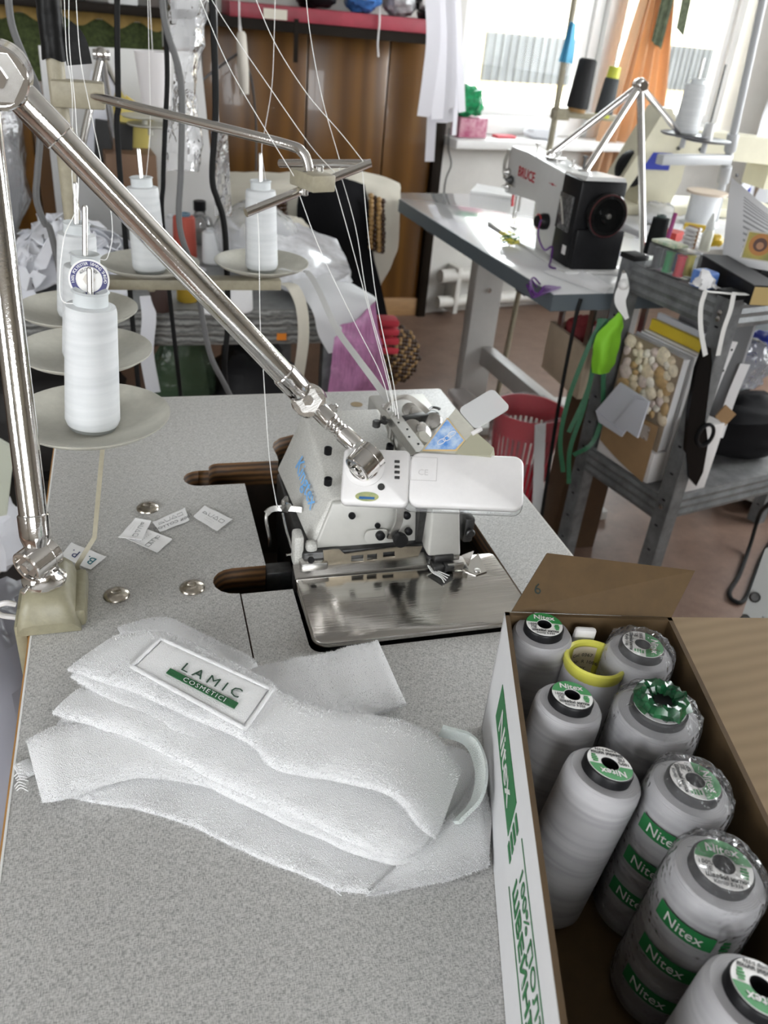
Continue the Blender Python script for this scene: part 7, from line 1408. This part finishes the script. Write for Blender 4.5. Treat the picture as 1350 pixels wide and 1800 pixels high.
# under the bench
GRB = clear_mat('green_bag_film',(.7,.85,.75),.62,.25,.3,hazecol=(.07,.12,.07),bump=.9,bscale=30)
def hang_bag(px0,px1,py0,py1,Y,material,lb,seed,name='carrier_bag',narrow=.55):
    rows = []; 
    for i in range(12):
        f = i/11; a, b = Yp(px0,py0+(py1-py0)*f,Y), Yp(px1,py0+(py1-py0)*f,Y); c = (a+b)/2; hw = (b[0]-a[0])/2*(narrow+(1-narrow)*math.sin(PI*.5*min(1,f*1.2))); row = []
        for k in range(25):
            an = 2*PI*k/24; q = c+V3(hw*math.cos(an),.6*hw*math.sin(an),0); q = q+V3(.012*fbm((math.cos(an)*3,math.sin(an)*3,f),1.4,seed),.012*fbm((math.cos(an)*3,math.sin(an)*3,f),1.4,seed+3),0); row.append(q)
        rows.append(row)
    m = MB(); m.grid(rows); m.add(rows[-1][:-1],[tuple(range(24))]); o = m.build(name, material, None, smooth=40); origin_to(o, rows[-1][0]*.5+rows[-1][12]*.5); tag(o, lb, 'bag')
hang_bag(262,380,598,690,1.95,GRB,'murky green film bag hanging under the bench',1)
sheet([[(592,575,1.775),(625,560,1.77),(660,535,1.77)],[(585,620,1.775),(622,610,1.755),(668,590,1.77)],[(578,670,1.775),(625,665,1.75),(680,660,1.77)],[(570,730,1.775),(625,735,1.745),(692,735,1.77)]],'carrier_bag',mat('pink_bag',(.50,.22,.42),.35,var=.25,scale=18,stretch=(6,6,1)),'pink plastic carrier bag hanging at the bench corner','bag',th=.002,wr=.02,wsc=16,seed=2)
bag_blob('dark_bag', (.28,2.05,.33), (.26,.3,.30), mat('dark_heap',(.012,.012,.014),.7), 'black cloth bag standing under the bench', 'bag', 81)
bag_blob('dark_bag', (-.25,2.05,.33), (.40,.35,.30), mat('dark_heap2',(.02,.018,.017),.7), 'big dark cloth heap under the bench', 'bag', 82)
bag_blob('beige_heap', (.42,1.95,.12), (.10,.2,.2), mat('olive_heap',(.08,.07,.035),.8), 'olive cloth bundle under the bench corner', 'bundle', 83)
# ================================================================== CHAIR with jacket, beads and cream cloth
ch = thing('wooden_chair', 'brown wooden chair draped with cloth beside the bench', 'chair', (.62,2.80,0)); CW = mat('chair_wood',(.12,.055,.02),.45,var=.2,scale=12)
for x in (.42,.745):
    MB().bounds((x-.018,2.62,0),(x+.018,2.66,.775),bevel=.004).build('back_post', CW, ch); MB().bounds((x-.018,3.0,0),(x+.018,3.035,.44),bevel=.004).build('leg', CW, ch)
MB().bounds((.40,2.61,.44),(.765,3.04,.475),bevel=.008).build('seat', CW, ch)
for z in (.56,.70): MB().bounds((.438,2.63,z),(.727,2.65,z+.06),bevel=.004).build('back_slat', CW, ch)
sheet([[(340,300,2.72),(430,305,2.70),(520,300,2.68),(610,296,2.68),(660,310,2.68),(700,325,2.66)],[(340,330,2.62),(430,330,2.60),(520,325,2.58),(620,320,2.60),(670,335,2.58),(702,345,2.58)],[(345,390,2.60),(430,380,2.585),(520,380,2.57),(620,380,2.58),(665,400,2.56),(700,420,2.58)],[(350,430,2.60),(430,430,2.585),(520,430,2.57),(625,440,2.58),(660,460,2.57),(690,455,2.58)],[(400,470,2.60),(450,470,2.585),(530,480,2.57),(630,500,2.58),(655,520,2.57),(672,500,2.58)],[(440,500,2.60),(480,500,2.585),(560,520,2.57),(640,560,2.58),(650,570,2.57),(658,560,2.58)]],'cream_cloth',CREAMC,'cream cloth draped over the chair back',' cloth'.strip(),th=.006,wr=.022,wsc=9,seed=14,base=(.62,2.6,.45))
sheet([[(530,322,2.545),(590,312,2.52),(640,325,2.545)],[(522,370,2.53),(590,360,2.49),(650,375,2.53)],[(525,440,2.53),(590,430,2.48),(655,450,2.53)],[(535,510,2.53),(600,510,2.48),(672,520,2.52)],[(560,560,2.53),(620,570,2.48),(685,590,2.52)]],'jacket',BLKC,'black jacket hung on the chair back','jacket',th=.01,wr=.012,wsc=10,seed=15)
bd = thing('beaded_cover', 'brown wooden bead seat cover hanging from the chair', 'seat cover', (.70,2.5,.3))
BW = [mat('bead_dark',(.045,.02,.008),.3), mat('bead_light',(.33,.20,.075),.3)]
def beads(pts, name, materials, r):
    for k,mt in enumerate(materials):
        m = MB()
        for i,p in enumerate(pts):
            if (i+k) % len(materials) == 0: m.sphere(p, r, 7, 5)
        tag(m.build(name, mt, bd, smooth=180), kind='stuff')
pts = [Yp(652+ (i%4)*7+rs.uniform(-1,1), 345+(i//4)*8+rs.uniform(-1,1)+(i%4)*3, 2.50+.01*(i%2)) for i in range(48)]; beads(pts[:],'bead_fringe',[BW[1],BW[0]],.0088)
pts = [Yp(484+(i%3)*8,350+(i//3)*8,2.53) for i in range(36)]; beads(pts,'bead_fringe',[BW[0]],.0095)
pts = []
for i in range(15):
    for k in range(15):
        u, v = (k-7)/7, (i-7)/7
        if u*u+v*v > 1.02: continue
        pts.append(Yp(700+36*u-6*v, 624+48*v+6*u, 2.46-.06*math.sqrt(max(0,1.02-u*u-v*v))))
beads([p for i,p in enumerate(pts)], 'bead_roll', [BW[0],BW[0],BW[1]], .0095)
m = MB(); m.sphere(Yp(700,624,2.50),.06,14,10,(1,.5,1.2)); m.build('roll_core', BW[0], bd)
rp_ = thing('red_pads', 'stack of red foam pads tied under the jacket', 'pads', Yp(683,615,2.42))
for k in range(4): MB().box(Yp(680,564+16*k,2.42),(.07,.06,.024),rot=(0,.05,0),bevel=.009).build('pad', mat('red_pad',(.48,.03,.05),.8), rp_)
# ================================================================== WINDOW: curtain, sill, hanging tapes
CUR = mat('orange_curtain', (.66,.47,.31), .8, var=.06, scale=12); nt_ = CUR.node_tree
tr_ = nt_.nodes.new('ShaderNodeBsdfTranslucent'); tr_.inputs[0].default_value = (.85,.60,.38,1); mx_ = nt_.nodes.new('ShaderNodeMixShader'); mx_.inputs[0].default_value = .45
nt_.links.new(nt_.nodes['Principled BSDF'].outputs[0], mx_.inputs[1]); nt_.links.new(tr_.outputs[0], mx_.inputs[2]); nt_.links.new(mx_.outputs[0], nt_.nodes['Material Output'].inputs[0])
rows = []
for i in range(30):
    zc = 2.38-1.74*i/29; g = max(-.35,(1.37-zc)/.6); sa_, sb_ = .89-.08*g, 1.08+.15*g
    rows.append([wall_pt(sa_+(sb_-sa_)*k/60, zc, -.07-.030*math.sin(k*.62+.5*math.sin(i*.2))-.014*math.sin(k*.27)) for k in range(61)])
o = MB().grid(rows,.003).build('curtain', CUR); tag(origin_to(o,rows[-1][30]),'gathered orange curtain hanging between the two windows','curtain')
GPC = mat('green_print_cloth',(.07,.085,.05),.9,var=.5,scale=60)
m = MB(); rows = [[wall_pt(.975+.075*k/8-.02*i/8, 1.7-.47*i/8-.03*(k/8), -.13-.008*math.sin(k*1.4)) for k in range(9)] for i in range(9)]; m.grid(rows,.003); o = m.build('green_cloth', GPC); tag(origin_to(o,rows[-1][4]),'dark green cloth pinned on the orange curtain','cloth')
m = MB(); rows = [[wall_pt(1.07+.055*k/6+.02*i/6, 1.7-.41*i/6-.03*k/6, -.125) for k in range(7)] for i in range(7)]; m.grid(rows,.003); o = m.build('green_cloth', GPC); tag(origin_to(o,rows[-1][4]),'narrow dark green cloth tail beside the curtain edge','cloth')
SZl = .8035
p = wall_pt(.11,SZl+.04,-.02); m = MB(); m.box(p,(.14,.11,.078),axes=(WU,-WN,V3(0,0,1)),bevel=.002); o = m.build('floral_box', mat('pink_floral',(.55,.30,.36),.5,col2=(.32,.03,.11),scale=28)); tag(origin_to(o,wall_pt(.11,SZl,-.02)),'pink floral box on the window sill','box')
bag_blob('tinsel_ball', wall_pt(.10,SZl+.079+.062,-.02),(.125,.11,.125),mat('green_tinsel',(.015,.26,.10),.3,var=.5,scale=60),'shiny green tinsel bundle on the pink floral box','tinsel',91,crinkle=.3)
p = wall_pt(.30,SZl+.006,-.04); o = MB().box(p,(.10,.05,.012),axes=(WU,-WN,V3(0,0,1)),bevel=.003).build('red_packet', mat('red_packet',(.55,.08,.10),.5)); tag(origin_to(o,p),'flat red packet lying on the window sill','packet')
bag_blob('white_packet', wall_pt(.50,SZl+.025,-.04),(.16,.08,.05),WCL,'crumpled white cloth on the window sill','cloth',92)
tp5 = thing('hanging_tapes', 'bunch of long white tapes hanging beside the window', 'tapes', (1.08,3.05,.8)); TPM = mat('lilac_white_tape',(.72,.71,.76),.7)
for k,(xt,xb,yb,w) in enumerate(((760,745,205,.05),(772,768,210,.05),(782,776,216,.045),(790,790,190,.04),(800,812,197,.03),(766,755,284,.034),(778,785,215,.05),(806,798,238,.02),(786,800,150,.04),(770,750,160,.04))):
    Y = 3.02+.008*k; m = MB(); ya_ = Yp(xt,-60,Y); m.ribbon([V3(ya_[0],Y,2.10),V3(ya_[0],Y,1.7),ya_,Yp(xt+2,60,Y),Yp((xt+xb)/2+3,130,Y),Yp(xb,yb,Y)],(1,.25*math.sin(k*2),0),w,.0012,6); m.build('tape', TPM, tp5)
m = MB(); m.tube([(.92,3.06,2.104),(1.22,3.06,2.104)],.006,8,1); m.build('hanging_rod', STEEL, tp5)
for x in (.94,1.20): m = MB(); m.tube([(x,3.06,2.104),(x,3.06,2.748)],.003,6,1); m.build('rod_cord', WHITEP, tp5)
# white cord pull and lamp pendant on the wood wall
cpl = thing('pull_switch', 'white hanging switch on a cord before the wood panelling', 'switch', Yp(427,165,3.2)); a = Yp(424,55,3.2); b = Yp(430,165,3.2)
m = MB(); ya_ = Yp(420,-30,3.2); m.tube([V3(ya_[0],3.2,2.745),ya_,Yp(421,30,3.2),a],.003,6,3); m.build('cord', WHITEP, cpl); m = MB(); m.lathe([(.010,0),(.016,.01),(.019,np.linalg.norm(b-a)*.6),(.015,np.linalg.norm(b-a))],16,a,b-a); m.build('switch_body', mat('old_white',(.66,.62,.55),.5), cpl)
o = MB().tube([Yp(357,140,3.3),Yp(380,122,3.3),Yp(410,100,3.25),Yp(423,98,3.2),Yp(442,140,3.3),Yp(450,220,3.4),Yp(450,300,3.4)],.004,6,6).build('wall_cable', GREYCAB); tag(origin_to(o,Yp(450,300,3.4)),'thin grey cable hooked behind the white switch','cable')
o = MB().tube([Yp(666,12,3.45),Yp(667,20,3.425),Yp(667,40,3.42),Yp(664,75,3.42),Yp(665,100,3.42)],.0035,6,5).build('cord_end', WHITEP); tag(origin_to(o,Yp(665,100,3.42)),'short pale cord end hanging from the red shelf','cord')
o = MB().tube([Yp(790,225,3.66),Yp(788,260,3.66),Yp(793,290,3.67),Yp(782,325,3.68),Yp(776,420,3.68)],.004,6,5).build('wall_cable', GREYCAB); tag(origin_to(o,Yp(776,420,3.68)),'grey cable running down beside the panelling edge','cable')
# clear plastic sleeve hanging before the boards
rows = []
for i in range(22):
    f = i/21; yc = -30+330*f; xc = 330-10*f; hw = 38-6*math.sin(f*5) if f < .35 else 26+8*math.sin(f*9); rows.append([Yp(xc+hw*math.cos(2*PI*k/18)+6*fbm((k*.5,i*.5,0),1,2),yc+6*fbm((k,i,2),.6,3),1.62+.03*math.sin(2*PI*k/18)+.02*fbm((k*.4,i*.4,0),1,8)) for k in range(19)])
m = MB(); m.grid(rows); m.tube([rows[0][4],V3(rows[0][4][0],rows[0][4][1],2.748)],.0008,4,1); o = m.build('plastic_sleeve', FILM, None, smooth=20); tag(origin_to(o,rows[-1][0]),'crinkled clear plastic sleeve hanging beside the grey cable','plastic sleeve')
rows = [[Yp(370+30*k/6+ (8*i/8), 230+150*i/8, 1.64+.02*math.sin(k+i)) for k in range(7)] for i in range(9)]; m = MB(); m.grid(rows); m.tube([rows[0][3],rows[0][3]+V3(0,0,.3),V3(rows[0][3][0],rows[0][3][1],2.748)],.0006,4,1); o = m.build('plastic_sleeve', FILM, None, smooth=20); tag(origin_to(o,rows[-1][3]),'narrow clear film tail beside the thick black cable','plastic sleeve')
p = Yp(268,90,1.95); p0 = Yp(275,185,1.95); m = MB(); m.lathe([(.028,0),(.030,np.linalg.norm(p-p0)*.2),(.036,np.linalg.norm(p-p0))],20,p0,p-p0,cap=(True,False)); o = m.build('paper_roll', mat('pale_roll',(.70,.68,.68),.7)); tag(origin_to(o,p0),'pale paper tube hanging behind the straight thread','paper roll'); hg = MB().tube([p-V3(0,0,.03),p+V3(0,0,.3),V3(p[0],p[1],2.75)],.0008,5,1).build('hanging_cord', WTHREAD, None); hg.parent = o; hg.location = -o.location
# stand with black cones near the window
s4 = thing('thread_stand', 'beige thread stand with black cones before the window', 'thread stand', (1.38,2.75,.76)); a, b = Yp(968,250,2.75), Yp(1015,-30,2.75)
m = MB(); m.cyl(V3(a[0]-.04,2.75,.0),a,.010); m.cyl(a,b,.010); m.build('pole', BEIGE, s4)
q0, q1 = Yp(972,195,2.75), Yp(1085,212,2.72); m = MB(); m.box((q0+q1)/2,(np.linalg.norm(q1-q0),.04,.018),axes=frame_from(V3(0,0,1),q1-q0),bevel=.003); m.build('beam', BEIGE, s4)
q = Yp(985,200,2.75); m = MB(); m.box(q,(.05,.05,.035),bevel=.004); m.build('clamp', BEIGE, s4)
for px in (1016,1062): q = Yp(px,202 if px < 1040 else 208,2.74); m = MB(); m.cyl(q,q+V3(0,0,.22 if px > 1040 else .16),.003); m.build('cone_pin', STEEL, s4)
for px,py,r,h,c1,lb in ((1014,190,.036,.145,(.010,.010,.011),'black thread cone on the beam before the window'),(1060,203,.030,.115,(.05,.055,.06),'charcoal thread cone with a lime tip before the window')):
    p = Yp(px,py,2.735); t = thing('thread_cone', lb, 'thread cone', p, 'cones before the window'); ax_ = nrm(V3(.06,0,1)); m = MB(); m.lathe([(r*.98,0),(r,.006),(r*.80,h-.006),(r*.6,h)],26,p,ax_); m.build('wound_thread', mat('wt%d'%px,c1,.8), t)
    if px == 1060: m = MB(); m.lathe([(r*.72,h-.02),(r*.66,h+.03),(r*.4,h+.031)],22,p,ax_); m.build('core_tip', mat('lime_core',(.50,.52,.05),.5), t); m = MB(); m.lathe([(r*1.03,-.006),(r*1.03,.004)],22,p,ax_); m.build('core_base', MATS['lime_core'], t)
    else: m = MB(); m.lathe([(r*.8,-.012),(r*.85,0)],22,p,ax_); m.build('core_base', mat('brown_core',(.3,.17,.06),.5), t)
m = MB(); rows = [[Yp(1003-3*i+ (9*k/4)*(1+.25*i),38+10*i+4*k/4,2.73+.01*math.sin(k*2)) for k in range(5)] for i in range(8)]; m.grid(rows,.002); o = m.build('blue_cloth', mat('sky_cloth',(.10,.36,.55),.8)); tag(origin_to(o,rows[-1][2]),'small blue cloth hanging on the beige pole before the window','cloth')
# ================================================================== FLOOR AT THE LEFT
rg = MB(); rg.bounds((-1.3,.15,.0005),(-.16,1.62,.008),bevel=.003); o = rg.build('rug', mat('beige_rug',(.30,.24,.20),.95,col2=(.46,.39,.33),scale=14,detail=1.0)); tag(origin_to(o,(-.7,.9,0)),'beige patterned rug on the floor left of the table','rug')
lg = thing('slotted_upright', 'dark slotted steel upright leaning beside the table edge', 'upright', Zp(14,1325,.10)); a, b = Zp(22,1318,.10), Xp(-6,1120,-.30)
m = MB(); d_ = nrm(b-a); x_,y_,z_ = frame_from(d_, V3(1,-.2,0)); L_ = np.linalg.norm(b-a)*1.25; m.box(a+d_*L_/2,(.034,.02,L_),axes=(x_,y_,z_),bevel=.002); m.build('bar', mat('dark_bar',(.035,.028,.024),.5,.3), lg)
MB().bounds((a[0]-.03,a[1]-.03,.008),(a[0]+.03,a[1]+.05,max(.02,a[2]-.005))).build('bar_foot', MATS['dark_bar'], lg)
for k in range(7): m = MB(); m.box(a+d_*(.02+.035*k)-y_*.0105,(.018,.001,.0025),axes=(x_,y_,z_)); m.build('slot', mat('slot_pale',(.4,.38,.35),.6), lg)
m = MB(); m.sphere(a+d_*.055-y_*.011,.004,10,6); m.build('rivet', STEEL, lg)
bag_blob('laundry_bag', (-.20,.93,.28), (.14,.36,.54), clear_mat('laundry_film',(.95,.95,.96),.78,.2,.3,hazecol=(.36,.36,.41),bump=.9,bscale=18), 'clear bag of white fabric standing left of the table', 'bag', 95, crinkle=.10)
bag_blob('white_roll', (-.31,1.36,.40), (.16,.14,.14), WCL, 'white cloth roll on the dark crate left of the table', 'cloth', 96)
m = MB(); m.bounds((-.70,1.25,.01),(-.27,1.58,.325),bevel=.004); o = m.build('dark_crate', mat('crate_dark',(.03,.027,.025),.6)); tag(origin_to(o,(-.48,1.4,.0)),'dark crate standing between table and bench','crate')
m = MB(); q = [Yp(-10,770,1.30),Yp(25,790,1.30),Yp(12,905,1.27),Yp(-10,910,1.27)]; m.add(q+[p+V3(0,.01,0) for p in q],[(0,1,2,3),(7,6,5,4),(0,1,5,4),(1,2,6,5),(2,3,7,6),(3,0,4,7)]); o = m.build('pale_panel', mat('pale_green_panel',(.42,.44,.36),.4)); tag(origin_to(o,q[2]),'pale green plastic panel standing on the dark crate','panel')
